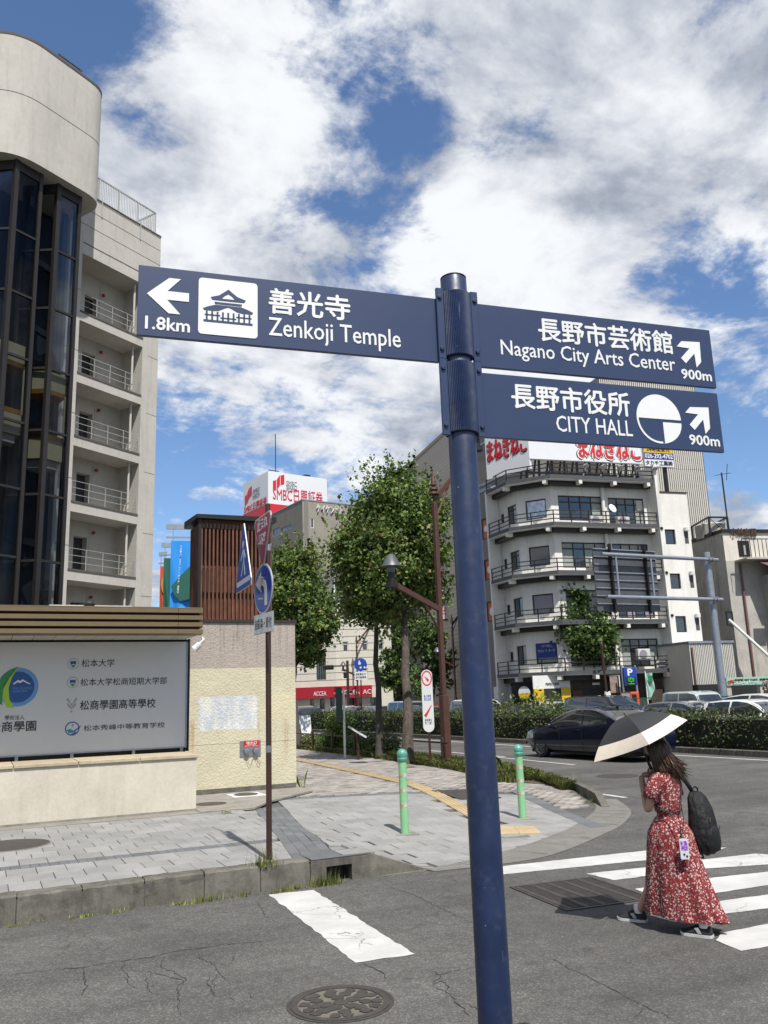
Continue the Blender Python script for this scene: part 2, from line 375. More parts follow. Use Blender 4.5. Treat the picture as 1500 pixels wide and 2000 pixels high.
def m_roadpaint():
    b = MatB('road_paint')
    wear = b.rng(b.noise(9, 9, .75), .60, .70); wear2 = b.rng(b.noise(60, 5, .7), .66, .76)
    wv = b.N.new('ShaderNodeTexNoise'); wv.inputs['Scale'].default_value = 4; wv.inputs['Detail'].default_value = 4; b.L.new(b.pos, wv.inputs['Vector'])
    addv = b.N.new('ShaderNodeVectorMath'); addv.operation = 'MULTIPLY_ADD'; b.L.new(wv.outputs['Color'], addv.inputs[0]); addv.inputs[1].default_value = (.3, .3, .3); b.L.new(b.pos, addv.inputs[2])
    v2 = b.N.new('ShaderNodeTexVoronoi'); v2.feature = 'DISTANCE_TO_EDGE'; v2.inputs['Scale'].default_value = 2.6; b.L.new(addv.outputs[0], v2.inputs['Vector'])
    cr = b.math('MULTIPLY', b.rng(v2.outputs['Distance'], 0, .02, 1, 0), b.rng(b.noise(.9, 3), .52, .6))
    tone = b.rng(b.noise(2.2, 7, .65), .3, .7, .36, .45)
    cc = b.N.new('ShaderNodeCombineColor'); b.L.new(tone, cc.inputs[0]); b.L.new(b.math('MULTIPLY', tone, .985), cc.inputs[1]); b.L.new(b.math('MULTIPLY', tone, .945), cc.inputs[2])
    c = b.mix(b.math('MULTIPLY', b.math('MAXIMUM', b.math('MULTIPLY', wear, .35), b.math('MULTIPLY', wear2, .6)), 1.0), cc.outputs[0], (.16, .155, .145))
    c = b.mix(b.math('MULTIPLY', cr, .8), c, (.07, .068, .06)); b.color(c); b.set(rough=.75); b.bump(b.noise(150, 4), .3, .004); return b.m
def m_tile(name, col, objr=.10, sp=.22):
    b = MatB(name)
    oi = b.N.new('ShaderNodeObjectInfo'); k = b.rng(oi.outputs['Random'], 0, 1, 1 - objr, 1 + objr, False)
    k = b.math('MULTIPLY', k, b.rng(b.noise(210, 3, .7), .3, .7, 1 - sp, 1 + sp))
    k = b.math('MULTIPLY', k, b.rng(b.noise(2.3, 6, .65), .3, .7, .88, 1.1))
    k = b.math('MULTIPLY', k, b.rng(b.noise(9, 5, .7), .6, .75, 1, .84))
    base = b.N.new('ShaderNodeVectorMath'); base.operation = 'SCALE'; base.inputs[0].default_value = tuple(c * ALB for c in col); b.L.new(k, base.inputs[3])
    b.color(base.outputs[0]); b.set(rough=.85, spec=.3); b.bump(b.noise(260, 4), .3, .004); return b.m
def m_brickpave():
    b = MatB('brick_paving')
    g = b.N.new('ShaderNodeNewGeometry'); r = b.N.new('ShaderNodeValToRGB'); b.L.new(g.outputs['Random Per Island'], r.inputs[0]); r.color_ramp.interpolation = 'CONSTANT'
    cols = [(0, (.30, .27, .245)), (.3, (.36, .325, .285)), (.55, (.265, .245, .228)), (.72, (.38, .365, .335)), (.86, (.225, .215, .205)), (.94, (.17, .165, .165))]
    r.color_ramp.elements[0].color = (*cols[0][1], 1); r.color_ramp.elements[1].position = cols[1][0]; r.color_ramp.elements[1].color = (*cols[1][1], 1)
    for p, c in cols[2:]: e = r.color_ramp.elements.new(p); e.color = (*c, 1)
    k = b.rng(b.noise(3, 7, .7), .3, .7, .66, .9)
    vm = b.N.new('ShaderNodeVectorMath'); vm.operation = 'SCALE'; b.L.new(r.outputs[0], vm.inputs[0]); b.L.new(k, vm.inputs[3])
    b.color(vm.outputs[0]); b.set(rough=.88, spec=.3); b.bump(b.noise(180, 4), .3, .005); return b.m
M['asphalt'] = m_asphalt()
M['ground'] = m_concrete('ground_grey', (.16, .155, .145))
M['kerb'] = m_concrete('kerb_concrete', (.155, .145, .122), 45, .62, .26, 5)
M['concrete'] = m_concrete('concrete', (.28, .26, .225), 50, .4)
M['mortar'] = m_concrete('mortar', (.115, .11, .10), 60, .4)
M['gutter'] = m_concrete('gutter_concrete', (.20, .192, .175), 60, .3)
M['tile_grey'] = m_tile('granite_tile', (.282, .277, .266))
M['tile_dark'] = m_tile('dark_brick', (.145, .15, .155), .14, .12)
M['tactile'] = m_tile('tactile_yellow', (.45, .345, .20), .08, .08)
M['road_paint'] = m_roadpaint()
M['brickpave'] = m_brickpave()
M['soil'] = m_concrete('soil', (.12, .095, .065), 30, .3)
M['crack'] = mat('crack', (.022, .021, .019), .95, var=.2)
M['iron'] = mat('cast_iron', (.085, .075, .068), .55, .45, var=.2, vs=8, bump=.3, bs=90)
M['iron_dirt'] = mat('iron_dirt', (.135, .120, .095), .95, var=.2, vs=12)

ground = struct(MB().add([(-500, -300, -.03), (900, -300, -.03), (900, 1200, -.03), (-500, 1200, -.03)], [(0, 1, 2, 3)]).build('ground', M['ground']))
road = struct(MB().add([(-60, -60, 0), (160, -60, 0), (160, 260, 0), (-60, 260, 0)], [(0, 1, 2, 3)]).build('road', M['asphalt']))

# painted markings, each its own sheet with slightly ragged edges
def marking(pix, z=.004, jit=.008, n=14, name='road_marking', pts=None, seed=0):
    rg = random.Random(seed); P = pts or [on_z(x, y, z) for x, y in pix]; poly = []
    for i in range(len(P)):
        a, b_ = Vector(P[i][:2]), Vector(P[(i + 1) % len(P)][:2]); k = max(2, int((b_ - a).length / .07)); nn = Vector((-(b_ - a).y, (b_ - a).x)).normalized()
        for j in range(k):
            t = j / k; q = a.lerp(b_, t) + nn * (rg.uniform(-1, 1) * jit if j else 0); poly.append((q.x, q.y, z))
    MB().add(poly, [tuple(range(len(poly)))]).build(name, M['road_paint'], road)
marking([(525, 1747), (612, 1738), (810, 1863), (695, 1880)], jit=.012, name='stop_line', seed=1)
bars = [[(930, 1698), (988, 1691), (1262, 1661), (1420, 1655), (1398, 1662), (1262, 1680), (988, 1707), (930, 1714)],
        [(1145, 1706), (1260, 1694), (1378, 1678), (1476, 1667), (1560, 1674), (1520, 1687), (1380, 1696), (1199, 1719)],
        [(1240, 1736), (1392, 1714), (1560, 1696), (1560, 1719), (1412, 1742), (1290, 1755)],
        [(1262, 1786), (1416, 1758), (1560, 1739), (1560, 1767), (1424, 1783), (1318, 1801)],
        [(1398, 1836), (1410, 1822), (1500, 1804), (1600, 1786), (1600, 1836), (1500, 1848), (1448, 1857)]]
for i, bb in enumerate(bars): marking(bb, name='crosswalk_stripe', jit=.006, seed=10 + i)
# lines of the main road
def line_xy(x0, y0, x1, y1, w, name='lane_line', seed=3): 
    d = Vector((x1 - x0, y1 - y0)).normalized(); nn = Vector((-d.y, d.x)) * w / 2
    marking(None, name=name, jit=.006, pts=[(x0 - nn.x, y0 - nn.y), (x1 - nn.x, y1 - nn.y), (x1 + nn.x, y1 + nn.y), (x0 + nn.x, y0 + nn.y)], seed=seed)
P1, P2 = on_z(1500, 1489), on_z(1120, 1463); line_xy(18.85, 60, 18.6, 22, .14, 'edge_line'); line_xy(18.6, 21.95, P1.x + .5, P1.y - 1.2, .14, 'edge_line')
for k in range(7): line_xy(15.1, 23.4 + k * 10, 15.1, 28.4 + k * 10, .13)
A, B = on_z(960, 1478), on_z(1123, 1494); line_xy(B.x, B.y, A.x, A.y, .11)
A, B = on_z(1172, 1551), on_z(1222, 1558); line_xy(A.x, A.y, B.x, B.y, .12, 'edge_line')

# cracks in the asphalt: thin ragged ribbons
CR = [[(0, 1905), (60, 1900), (100, 1893), (165, 1889), (200, 1882), (300, 1868), (330, 1860), (400, 1850), (450, 1843), (500, 1840), (560, 1831), (620, 1825)],
      [(165, 1889), (162, 1905), (170, 1925), (160, 1945)], [(244, 1876), (238, 1893), (250, 1905), (247, 1918), (262, 1930), (300, 1925), (310, 1915)], [(240, 1893), (290, 1897), (320, 1905), (360, 1915), (350, 1932)],
      [(320, 1868), (313, 1888), (340, 1898), (365, 1913), (345, 1925), (350, 1950), (347, 1970), (356, 1985)], [(388, 1857), (392, 1872), (420, 1884), (425, 1900), (440, 1912), (457, 1920)], [(420, 1884), (455, 1882), (452, 1865)],
      [(410, 1905), (407, 1922), (418, 1945), (448, 1942), (457, 1955)], [(425, 1900), (415, 1915), (420, 1930)], [(300, 1900), (285, 1915), (292, 1938), (310, 1942)], [(485, 1937), (495, 1950)],
      [(712, 1881), (725, 1890), (742, 1897), (757, 1911)], [(775, 1908), (800, 1912), (830, 1908)], [(840, 1892), (852, 1902), (864, 1908), (848, 1914), (846, 1922), (862, 1916), (876, 1926), (870, 1936), (855, 1930), (842, 1925)],
      [(866, 1934), (885, 1948), (893, 1960), (905, 1970), (917, 1983)], [(893, 1958), (915, 1962), (940, 1975), (950, 1990)], [(835, 1908), (870, 1900), (920, 1890)],
      [(1045, 1862), (1080, 1874), (1110, 1890), (1150, 1908), (1190, 1928), (1240, 1955), (1290, 1978), (1340, 2005)], [(745, 1724), (770, 1735), (800, 1744), (850, 1768), (900, 1792), (925, 1803)], [(500, 1760), (520, 1790), (540, 1800)], [(1240, 1990), (1260, 1965)], [(1120, 1800), (1220, 1790), (1290, 1770)]]
def ribbon(pix, w0, seed):
    rg = random.Random(seed); pts = []
    P = [on_z(x, y, .003) for x, y in pix]
    for a, b_ in zip(P, P[1:]):
        k = max(2, int((b_ - a).length / .035))
        for j in range(k): pts.append(a.lerp(b_, j / k) + Vector((rg.uniform(-1, 1), rg.uniform(-1, 1), 0)) * .011)
    pts.append(P[-1]); vs = []
    for i, p in enumerate(pts):
        d = (pts[min(i + 1, len(pts) - 1)] - pts[max(i - 1, 0)]).normalized(); nn = Vector((-d.y, d.x, 0)); w = w0 * rg.uniform(.25, 1.1) * min(1, .3 + 3 * min(i, len(pts) - 1 - i) / len(pts))
        vs += [p + nn * w, p - nn * w]
    return MB().add(vs, [(2 * i, 2 * i + 1, 2 * i + 3, 2 * i + 2) for i in range(len(pts) - 1)])
for i, c in enumerate(CR): ribbon(c, .0055 if i < 2 or i in (11, 13, 14) else .0036, 40 + i).build('crack', M['crack'], road)

# kerb blocks along the side street
kerb = struct(MB().box(-4, 3.42, 9.12, 9.30, -.02, .205).build('kerb', M['mortar']))
kx = [on_y(px, 1810 - px * 88 / 600, 9.1).x for px in (30, 159, 282, 399, 509, 606)]
def kerb_block(x0, x1, seed):
    rg = random.Random(seed); g = .006
    b = MB(); dz = rg.uniform(-.006, .006); dy = rg.uniform(-.008, .008)
    pr = [(9.10 + dy, -.01), (9.32, -.01), (9.32, .25 + dz), (9.145 + dy, .252 + dz), (9.115 + dy, .235 + dz)]
    vs = []; n = 9
    for i in range(n):
        x = x0 + g + (x1 - x0 - 2 * g) * i / (n - 1)
        for y, z in pr: vs.append((x, y + rg.uniform(-.004, .004), z + (rg.uniform(-.004, .004) if z > 0 else 0)))
    k = len(pr); fs = [(i * k + j, i * k + (j + 1) % k, (i + 1) * k + (j + 1) % k, (i + 1) * k + j) for i in range(n - 1) for j in range(k)]
    fs += [tuple(range(k)), tuple(range((n - 1) * k, n * k))]
    return b.add(vs, fs).build('kerb_block', M['kerb'], kerb)
xs = [kx[0] - .6 * k for k in range(6, 0, -1)] + kx
for i in range(len(xs) - 1): kerb_block(xs[i], xs[i + 1], 60 + i)
# the last block carries a drain opening, then the kerb slopes down to the road
bx0, bx1 = kx[-1] + .008, 4.02
cb = MB()
cb.box(bx0, 3.50, 9.10, 9.34, -.01, .235); cb.box(3.80, bx1, 9.10, 9.34, -.01, .235); cb.box(3.50, 3.80, 9.10, 9.34, .165, .235)
cb.build('drain_inlet', M['kerb'], kerb)
MB().box(3.49, 3.81, 9.30, 9.345, -.01, .17).build('drain_back', M['black'], kerb)
MB().box(bx0 + .01, bx1 - .01, 9.115, 9.50, .237, .258).build('drain_lid', M['tile_dark'], kerb, bevel=.006)
MB().add([(bx1, 9.10, 0), (4.70, 9.06, 0), (4.70, 9.22, 0), (bx1, 9.34, 0), (bx1, 9.11, .25), (4.70, 9.09, .012), (4.70, 9.22, .018), (bx1, 9.34, .25)], [(0, 1, 5, 4), (1, 2, 6, 5), (2, 3, 7, 6), (3, 0, 4, 7), (4, 5, 6, 7), (3, 2, 1, 0)]).build('kerb_ramp', M['kerb'], kerb)
# gutter apron round the corner
IN = [(4.70, 9.08)] + [(x, y - .0) for x, y in EDGE[1:6]]
OUT = [(4.75, 8.95), (6.2, 8.93), (8.05, 9.94), (8.95, 10.62), (9.75, 11.45), (10.55, 12.75)]
def resample(p, n):
    p = [Vector(q) for q in p]; d = [0]
    for a, b_ in zip(p, p[1:]): d.append(d[-1] + (b_ - a).length)
    return [(float(np.interp(t * d[-1], d, [q.x for q in p])), float(np.interp(t * d[-1], d, [q.y for q in p]))) for t in np.linspace(0, 1, n)]
def spline(p, n):
    out = []
    for i in range(len(p) - 1):
        p0 = Vector(p[max(i - 1, 0)]); p1 = Vector(p[i]); p2 = Vector(p[i + 1]); p3 = Vector(p[min(i + 2, len(p) - 1)])
        for k in range(n):
            t = k / n; out.append(.5 * ((2 * p1) + (-p0 + p2) * t + (2 * p0 - 5 * p1 + 4 * p2 - p3) * t * t + (-p0 + 3 * p1 - 3 * p2 + p3) * t ** 3))
    out.append(Vector(p[-1])); return out
gi = resample(spline(IN, 8), 41); go = resample(spline(OUT, 8), 41)
gutter = struct(MB().grid([[(*a, .012) for a in gi], [((a[0] + b_[0]) / 2, (a[1] + b_[1]) / 2, .009) for a, b_ in zip(gi, go)], [(*b_, .005) for b_ in go]]).build('gutter', M['gutter']))
for k in (3, 9, 16, 23, 27, 29, 31, 35):
    a, b_ = Vector((*gi[k], .0125)), Vector((*go[k], .008)); b_ = a.lerp(b_, .9)
    MB().bar(a + Vector((0, 0, .001)), b_ + Vector((0, 0, .002)), .014, .003).build('gutter_joint', M['concrete'], gutter)

# sidewalk body: follows the slope of the corner
ys = list(np.linspace(9.14, 16, 50)) + list(np.linspace(16.4, 40, 50)) + list(np.linspace(44, 75, 8))
rows = []
for y in ys:
    x1 = xe(y); rows.append([(x, y, hs(x, y) - .022) for x in list(np.linspace(-8, 3.3, 12)) + list(np.linspace(3.5, x1, 44))])
sidewalk = struct(MB().grid(rows).build('sidewalk', M['mortar']))
def clip(poly, a, b_):   # keep the left side of a->b
    out = []; n = len(poly); d = (b_[0] - a[0], b_[1] - a[1])
    s = [d[0] * (p[1] - a[1]) - d[1] * (p[0] - a[0]) for p in poly]
    for i in range(n):
        p, q, sp, sq = poly[i], poly[(i + 1) % n], s[i], s[(i + 1) % n]
        if sp >= 0: out.append(p)
        if sp * sq < 0: t = sp / (sp - sq); out.append((p[0] + (q[0] - p[0]) * t, p[1] + (q[1] - p[1]) * t))
    return out
def slope_rot(x, y):
    e = .15; gx = (hs(x + e, y) - hs(x - e, y)) / (2 * e); gy = (hs(x, y + e) - hs(x, y - e)) / (2 * e)
    return (math.atan(gy), -math.atan(gx), 0)
_tc = {}
def tile(poly, material, name='paving_tile', parent=None, th=.03, rg=random, gap=.005, full=None, wob=.002):
    """one paving stone: bevelled slab on the slope of the pavement"""
    if len(poly) < 3: return
    cx = sum(p[0] for p in poly) / len(poly); cy = sum(p[1] for p in poly) / len(poly)
    key = (full, material.name) if full else None
    if key and key in _tc: me = _tc[key]
    else:
        lp = [(p[0] - cx, p[1] - cy) for p in poly]
        def inset(pp, d): return [(p[0] * (1 - d / max(.02, math.hypot(*p))), p[1] * (1 - d / max(.02, math.hypot(*p)))) for p in pp]
        a = inset(lp, gap); c = inset(lp, gap + .006); n = len(a)
        b = MB().add([(x, y, -th) for x, y in a] + [(x, y, -.005) for x, y in a] + [(x, y, 0) for x, y in c],
                     [(i, (i + 1) % n, n + (i + 1) % n, n + i) for i in range(n)] + [(n + i, n + (i + 1) % n, 2 * n + (i + 1) % n, 2 * n + i) for i in range(n)] + [tuple(range(2 * n, 3 * n))])
        me = b.mesh(name, material)
        if key: _tc[key] = me
    o = link(name, me, parent or sidewalk); o.location = (cx, cy, hs(cx, cy) + rg.uniform(-wob, wob))
    r = slope_rot(cx, cy); o.rotation_euler = (r[0] + rg.uniform(-.004, .004), r[1] + rg.uniform(-.004, .004), 0)
def area(p): return abs(sum(p[i][0] * p[(i + 1) % len(p)][1] - p[(i + 1) % len(p)][0] * p[i][1] for i in range(len(p)))) / 2
rt = random.Random(5)
DS0, DS1 = Vector((3.20, 9.34)), Vector((4.19, 14.1))     # left edge of the dark strip
DSW = .48; DSN = Vector(((DS1 - DS0).y, -(DS1 - DS0).x)).normalized()
ro = [9.33 + .39 * k for k in range(4)]
yrows = [9.34, 9.74, 10.14, 10.54]; yrows2 = [10.80 + .395 * k for k in range(9)]
def left_tiles(y0, y1, k):
    off = .15 if k % 2 else 0
    for j in range(-3, 17):
        x0 = -.55 + off + .3 * j; q = [(x0, y0), (x0 + .3, y0), (x0 + .3, y1), (x0, y1)]
        qc = clip(q, tuple(DS0), tuple(DS1))
        if len(qc) < 3 or area(qc) < .012: continue
        fl = ('L', round(y1 - y0, 3)) if len(qc) == 4 and area(qc) > (y1 - y0) * .3 - 1e-6 else None
        tile(qc, M['tile_grey'], full=fl, rg=rt)
for k in range(3): left_tiles(yrows[k], yrows[k + 1], k)
for k in range(8): left_tiles(yrows2[k], yrows2[k + 1], k + 3)
for j in range(-6, 46):
    x0 = -.6 + .1 * j
    if x0 > DS0.x + (10.67 - 9.34) * .208 - .1: break
    tile([(x0, 10.55), (x0 + .1, 10.55), (x0 + .1, 10.79), (x0, 10.79)], M['tile_dark'], 'paving_brick', full='B', rg=rt, gap=.002)
# dark strip of narrow bricks
dd = (DS1 - DS0).normalized(); Ld = (DS1 - DS0).length
for c in range(4):
    for r in range(int(Ld / .3) + 1):
        s0 = r * .3 - (.15 if c % 2 else 0); s1 = min(s0 + .3, Ld + .12); s0 = max(0, s0)
        if s1 - s0 < .05: continue
        q = [DS0 + dd * s + DSN * (DSW * k / 4) for s, k in ((s0, c), (s0, c + 1), (s1, c + 1), (s1, c))]
        tile([tuple(p) for p in q], M['tile_dark'], 'paving_brick', rg=rt, gap=.002)
# corner tiles
US0, US1 = Vector((4.9, 15.10)), Vector((8.1, 14.12)); RS0, RS1 = Vector((9.5, 14.95)), Vector((8.05, 10.35))
TAC = [Vector(p) for p in ((8.86, 27.0), (8.62, 23.0), (8.22, 18.2), (7.98, 15.9), (7.2, 12.35), (6.98, 11.45))]
def pt_seg(p, a, b_):
    ab_ = b_ - a; t = max(0, min(1, (p - a).dot(ab_) / ab_.length_squared)); return (p - a - ab_ * t).length
TB = [Vector((6.62, 10.55)), Vector((7.16, 10.30)), Vector((7.42, 10.95)), Vector((6.90, 11.2))]
ecurve = resample(spline([(4.3, 9.32), (4.9, 9.16)] + EDGE[1:5], 6), 22)
cnt = 0
for r in range(20):
    y0 = 9.13 + .3 * r; y1 = y0 + .3
    for j in range(18):
        x0 = 3.3 + .4 * j + (.2 if r % 2 else 0) + r * .02; q = [(x0, y0), (x0 + .4, y0), (x0 + .4, y1), (x0, y1)]
        q = clip(q, tuple(DS1 + DSN * (DSW + .004)), tuple(DS0 + DSN * (DSW + .004)))
        if len(q) > 2: q = clip(q, tuple(US1), tuple(US0))
        if len(q) > 2: q = clip(q, tuple(RS1), tuple(RS0))
        if len(q) < 3: continue
        for a, b_ in zip(ecurve, ecurve[1:]):
            cxm = (q[0][0] + q[2 % len(q)][0]) / 2
            if a[0] - .35 <= cxm <= b_[0] + .35 and len(q) > 2: q = clip(q, a, b_)
            if len(q) < 3: break
        if len(q) < 3 or area(q) < .012: continue
        c = Vector((sum(p[0] for p in q) / len(q), sum(p[1] for p in q) / len(q)))
        if min(pt_seg(c, a, b_) for a, b_ in zip(TAC, TAC[1:])) < .13: continue
        tile(q, M['tile_grey'], full=('C',) if len(q) == 4 and area(q) > .1199 else None, rg=rt); cnt += 1
# dark bands
def band(p0, p1, w, n):
    d = (p1 - p0); nn = Vector((-d.y, d.x)).normalized() * w
    for k in range(n):
        a, b_ = p0 + d * (k / n), p0 + d * ((k + 1) / n); tile([tuple(a), tuple(b_), tuple(b_ + nn), tuple(a + nn)], M['tile_dark'], 'paving_brick', rg=rt, gap=.002, wob=.001)
band(US0, US1, .30, 13); band(RS1, RS0, -.26, 22)
# yellow tactile paving
def tactile_mesh(kind):
    b = MB().box(-.147, .147, -.147, .147, -.03, .0)
    if kind == 'bar':
        for k in range(4): b.box(-.11 + k * .0733 - .012, -.11 + k * .0733 + .012, -.135, .135, 0, .005)
    else:
        for i in range(5):
            for j in range(5): b.lathe([(.012, 0), (.008, .005)], 6, (-.115 + i * .0575, -.115 + j * .0575, 0))
    return b.mesh('tactile_tile', M['tactile'])
tmb, tmd = tactile_mesh('bar'), tactile_mesh('dot')
tp = resample(TAC, 400); acc = 0; last = Vector(tp[0]); tl = 0
for i in range(1, len(tp)):
    p = Vector(tp[i])
    if (p - last).length >= .3:
        d = (p - last); c = (p + last) / 2; o = link('tactile_tile', tmb, sidewalk); sr = slope_rot(c.x, c.y)
        o.location = (c.x, c.y, hs(c.x, c.y) + .011); o.rotation_euler = (sr[0], sr[1], math.atan2(d.y, d.x) + PI / 2); last = p
tdir = (TB[1] - TB[0]).normalized(); tn = Vector((-tdir.y, tdir.x))
for i in range(2):
    for j in range(2):
        c = TB[0] + tdir * (.15 + .3 * i) + tn * (.15 + .3 * j); o = link('tactile_tile', tmd, sidewalk); sr = slope_rot(c.x, c.y)
        o.location = (c.x, c.y, hs(c.x, c.y) + .012); o.rotation_euler = (sr[0], sr[1], math.atan2(tdir.y, tdir.x))
q = [TB[0] - tn * .26 - tdir * .05, TB[0] - tn * .26 + tdir * .62, TB[0] - tn * .03 + tdir * .62, TB[0] - tn * .03 - tdir * .05]
tile([tuple(p) for p in q], M['gutter'], 'concrete_insert', rg=rt, wob=0); 
# pink and cream brick paving beyond (too many to count one by one)
bm_ = MB()
for r in range(int((30 - 12.2) / .1)):
    y0 = 12.2 + .1 * r
    for j in range(int(8 / .2)):
        x0 = 4.5 + .2 * j + (.1 if r % 2 else 0); c = Vector((x0 + .1, y0 + .05))
        if c.x > xe(c.y) - (1.15 if c.y > 15.5 else .2): continue
        inA = (US1 - US0).cross(c - US0) > .36 * (US1 - US0).length and c.y > 14.2
        inB = (RS1 - RS0).cross(c - RS0) > .31 * (RS1 - RS0).length
        if c.y > 16.5 and c.x < 5.9: continue
        if not (inA or inB): continue
        if c.y < 16.2 and c.x < 5.2: continue
        if min(pt_seg(c, a, b_) for a, b_ in zip(TAC, TAC[1:])) < .2: continue
        z = hs(c.x, c.y) + rt.uniform(-.0015, .0015); z0 = z - .02
        x1, y1 = x0 + .196, y0 + .096
        bm_.add([(x0, y0, z0), (x1, y0, z0), (x1, y1, z0), (x0, y1, z0), (x0, y0, z), (x1, y0, z), (x1, y1, z), (x0, y1, z)], [(4, 5, 6, 7), (0, 1, 5, 4), (1, 2, 6, 5), (2, 3, 7, 6), (3, 0, 4, 7)])
stuff(bm_.build('brick_paving', M['brickpave'], sidewalk, fix=False))
pv = MB(); rows = []
for y in np.linspace(30, 70, 14): rows.append([(x, y, hs(x, y) - .004) for x in np.linspace(5.8, xe(y) - .95, 8)])
pv.grid(rows).build('far_paving', M['tile_grey'], sidewalk)
# concrete apron before the yellow wall, strip at the foot of the sign wall
def sheet(poly, z, name, material, parent, th=.03):
    b = MB().prism(poly, z - th, z); return b.build(name, material, parent)
sheet([(3.275, 14.05), (4.15, 13.98), (4.66, 14.75), (5.85, 15.85), (5.85, 16.62), (3.275, 16.62)], .262, 'concrete_apron', M['concrete'], sidewalk)
sheet([(-8, 13.97), (3.27, 13.97), (3.27, 14.38), (-8, 14.38)], .254, 'concrete_strip', M['concrete'], sidewalk)
# utility cover plate near the wall corner
a, b_, c, d_ = [on_side(570 + x / 3.75, 1440 + y / 3.75) for x, y in ((-20, 285), (280, 278), (370, 305), (-20, 320))]
sheet([(5.85, 18.6), (6.9, 18.6), (6.9, 20.4), (5.85, 20.4)], hs(6.5, 19) + .006, 'cover_plate', M['tile_dark'], sidewalk, .02)
sheet([(5.95, 18.75), (6.75, 18.75), (6.75, 20.2), (5.95, 20.2)], hs(6.5, 19) + .010, 'cover_plate', M['gutter'], sidewalk, .02)

# kerb of the main road
mk = struct(link('main_road_kerb', None))
kp = resample([(9.62, 12.02)] + EDGE[5:10] + [(11.97, 34.0)], 42)
for i in range(len(kp) - 1):
    a, b_ = Vector((*kp[i], 0)), Vector((*kp[i + 1], 0)); d = (b_ - a).normalized(); nn = Vector((d.y, -d.x, 0)); g = d * .006
    za = .02 if i == 0 else .17; zb = .17
    v = [a + g, b_ - g, b_ - g + nn * .16, a + g + nn * .16]; w = [p + Vector((0, 0, z)) for p, z in zip(v, (za, zb, zb, za))]
    v = [p - Vector((0, 0, .02)) for p in v]
    w = [w[0], w[1], w[2] - nn * .03, w[3] - nn * .03]
    MB().add(v + w, [(3, 2, 1, 0), (4, 5, 6, 7), (0, 1, 5, 4), (1, 2, 6, 5), (2, 3, 7, 6), (3, 0, 4, 7)]).build('kerb_block', M['kerb'], mk)
# soil verge under trees, fence and grass
rows = []
for y in np.linspace(14.2, 60, 60): rows.append([(x, y, hs(x, y) + .004 + .02 * random.random()) for x in np.linspace(xe(y) - (1.2 if y > 15.5 else .3), xe(y), 6)])
verge = struct(MB().grid(rows).build('verge', M['soil']))

# ------------------------------------------------------------------ vegetation meshes
def leaf_mat(name, dark, light, red=None, rough=.55, redp=.93):
    b = MatB(name); g = b.N.new('ShaderNodeNewGeometry'); r = b.N.new('ShaderNodeValToRGB'); b.L.new(g.outputs['Random Per Island'], r.inputs[0])
    r.color_ramp.elements[0].color = (*dark, 1); r.color_ramp.elements[1].color = (*light, 1); r.color_ramp.elements[1].position = .8
    if red: e = r.color_ramp.elements.new(redp); e.color = (*light, 1); e = r.color_ramp.elements.new(min(.995, redp + .02)); e.color = (*red, 1)
    k = b.rng(b.noise(1.3, 4, .6), .3, .7, .58, 1.32)
    vm = b.N.new('ShaderNodeVectorMath'); vm.operation = 'SCALE'; b.L.new(r.outputs[0], vm.inputs[0]); b.L.new(k, vm.inputs[3]); b.color(vm.outputs[0])
    b.set(rough=rough, spec=.35)
    tr = b.N.new('ShaderNodeBsdfTranslucent'); b.L.new(vm.outputs[0], tr.inputs[0]); mx = b.N.new('ShaderNodeMixShader'); mx.inputs[0].default_value = .28
    b.L.new(b.bsdf.outputs[0], mx.inputs[1]); b.L.new(tr.outputs[0], mx.inputs[2]); b.L.new(mx.outputs[0], b.N['Material Output'].inputs[0]); return b.m
M['leaf'] = leaf_mat('leaf_green', (.030, .062, .014), (.150, .215, .045), (.20, .12, .04), redp=.95)
M['leaf_deep'] = leaf_mat('leaf_deep', (.026, .055, .014), (.115, .175, .042))
M['leaf_hedge'] = leaf_mat('leaf_hedge', (.016, .036, .010), (.070, .095, .028), (.105, .052, .024), redp=.72)
M['leaf_shrub'] = leaf_mat('leaf_shrub', (.035, .06, .014), (.16, .19, .045))
M['grass'] = leaf_mat('grass_blade', (.07, .10, .022), (.26, .30, .075), (.32, .26, .11), redp=.88)
M['bark'] = mat('bark', (.085, .068, .052), .9, var=.45, vs=9, bump=.8, bs=26, streak=.5)
M['bark_dark'] = mat('bark_dark', (.05, .042, .035), .9, var=.3, vs=9, bump=.8, bs=26)
def np_mesh(name, V, Fq, material, k=4):
    me = bpy.data.meshes.new(name); n = len(Fq)
    me.vertices.add(len(V)); me.vertices.foreach_set('co', V.astype(np.float32).ravel())
    me.loops.add(n * k); me.loops.foreach_set('vertex_index', Fq.astype(np.int32).ravel())
    me.polygons.add(n); me.polygons.foreach_set('loop_start', np.arange(0, n * k, k, dtype=np.int32)); me.polygons.foreach_set('loop_total', np.full(n, k, dtype=np.int32))
    me.materials.append(material); me.update(calc_edges=True); return me
def leaves(C, size, rng, up=.4, asp=.62, material=None, name='crown', out=None):
    """a pointed, slightly folded leaf at every point of C"""
    n = len(C); nr = rng.normal(size=(n, 3)); nr[:, 2] += up
    if out is not None: nr += out
    nr /= np.linalg.norm(nr, axis=1, keepdims=True)
    t = rng.normal(size=(n, 3)); t -= nr * (t * nr).sum(1, keepdims=True); t /= np.linalg.norm(t, axis=1, keepdims=True); s = np.cross(nr, t)
    L = (size * rng.uniform(.45, 1.6, n))[:, None]; w = L * asp * .5
    V = np.stack([C - t * L * .5, C + s * w - nr * L * .08, C + t * L * .5 - nr * L * .12, C - s * w - nr * L * .08], 1).reshape(-1, 3)
    F = np.arange(n * 4).reshape(n, 4); return np_mesh(name, V, F, material)
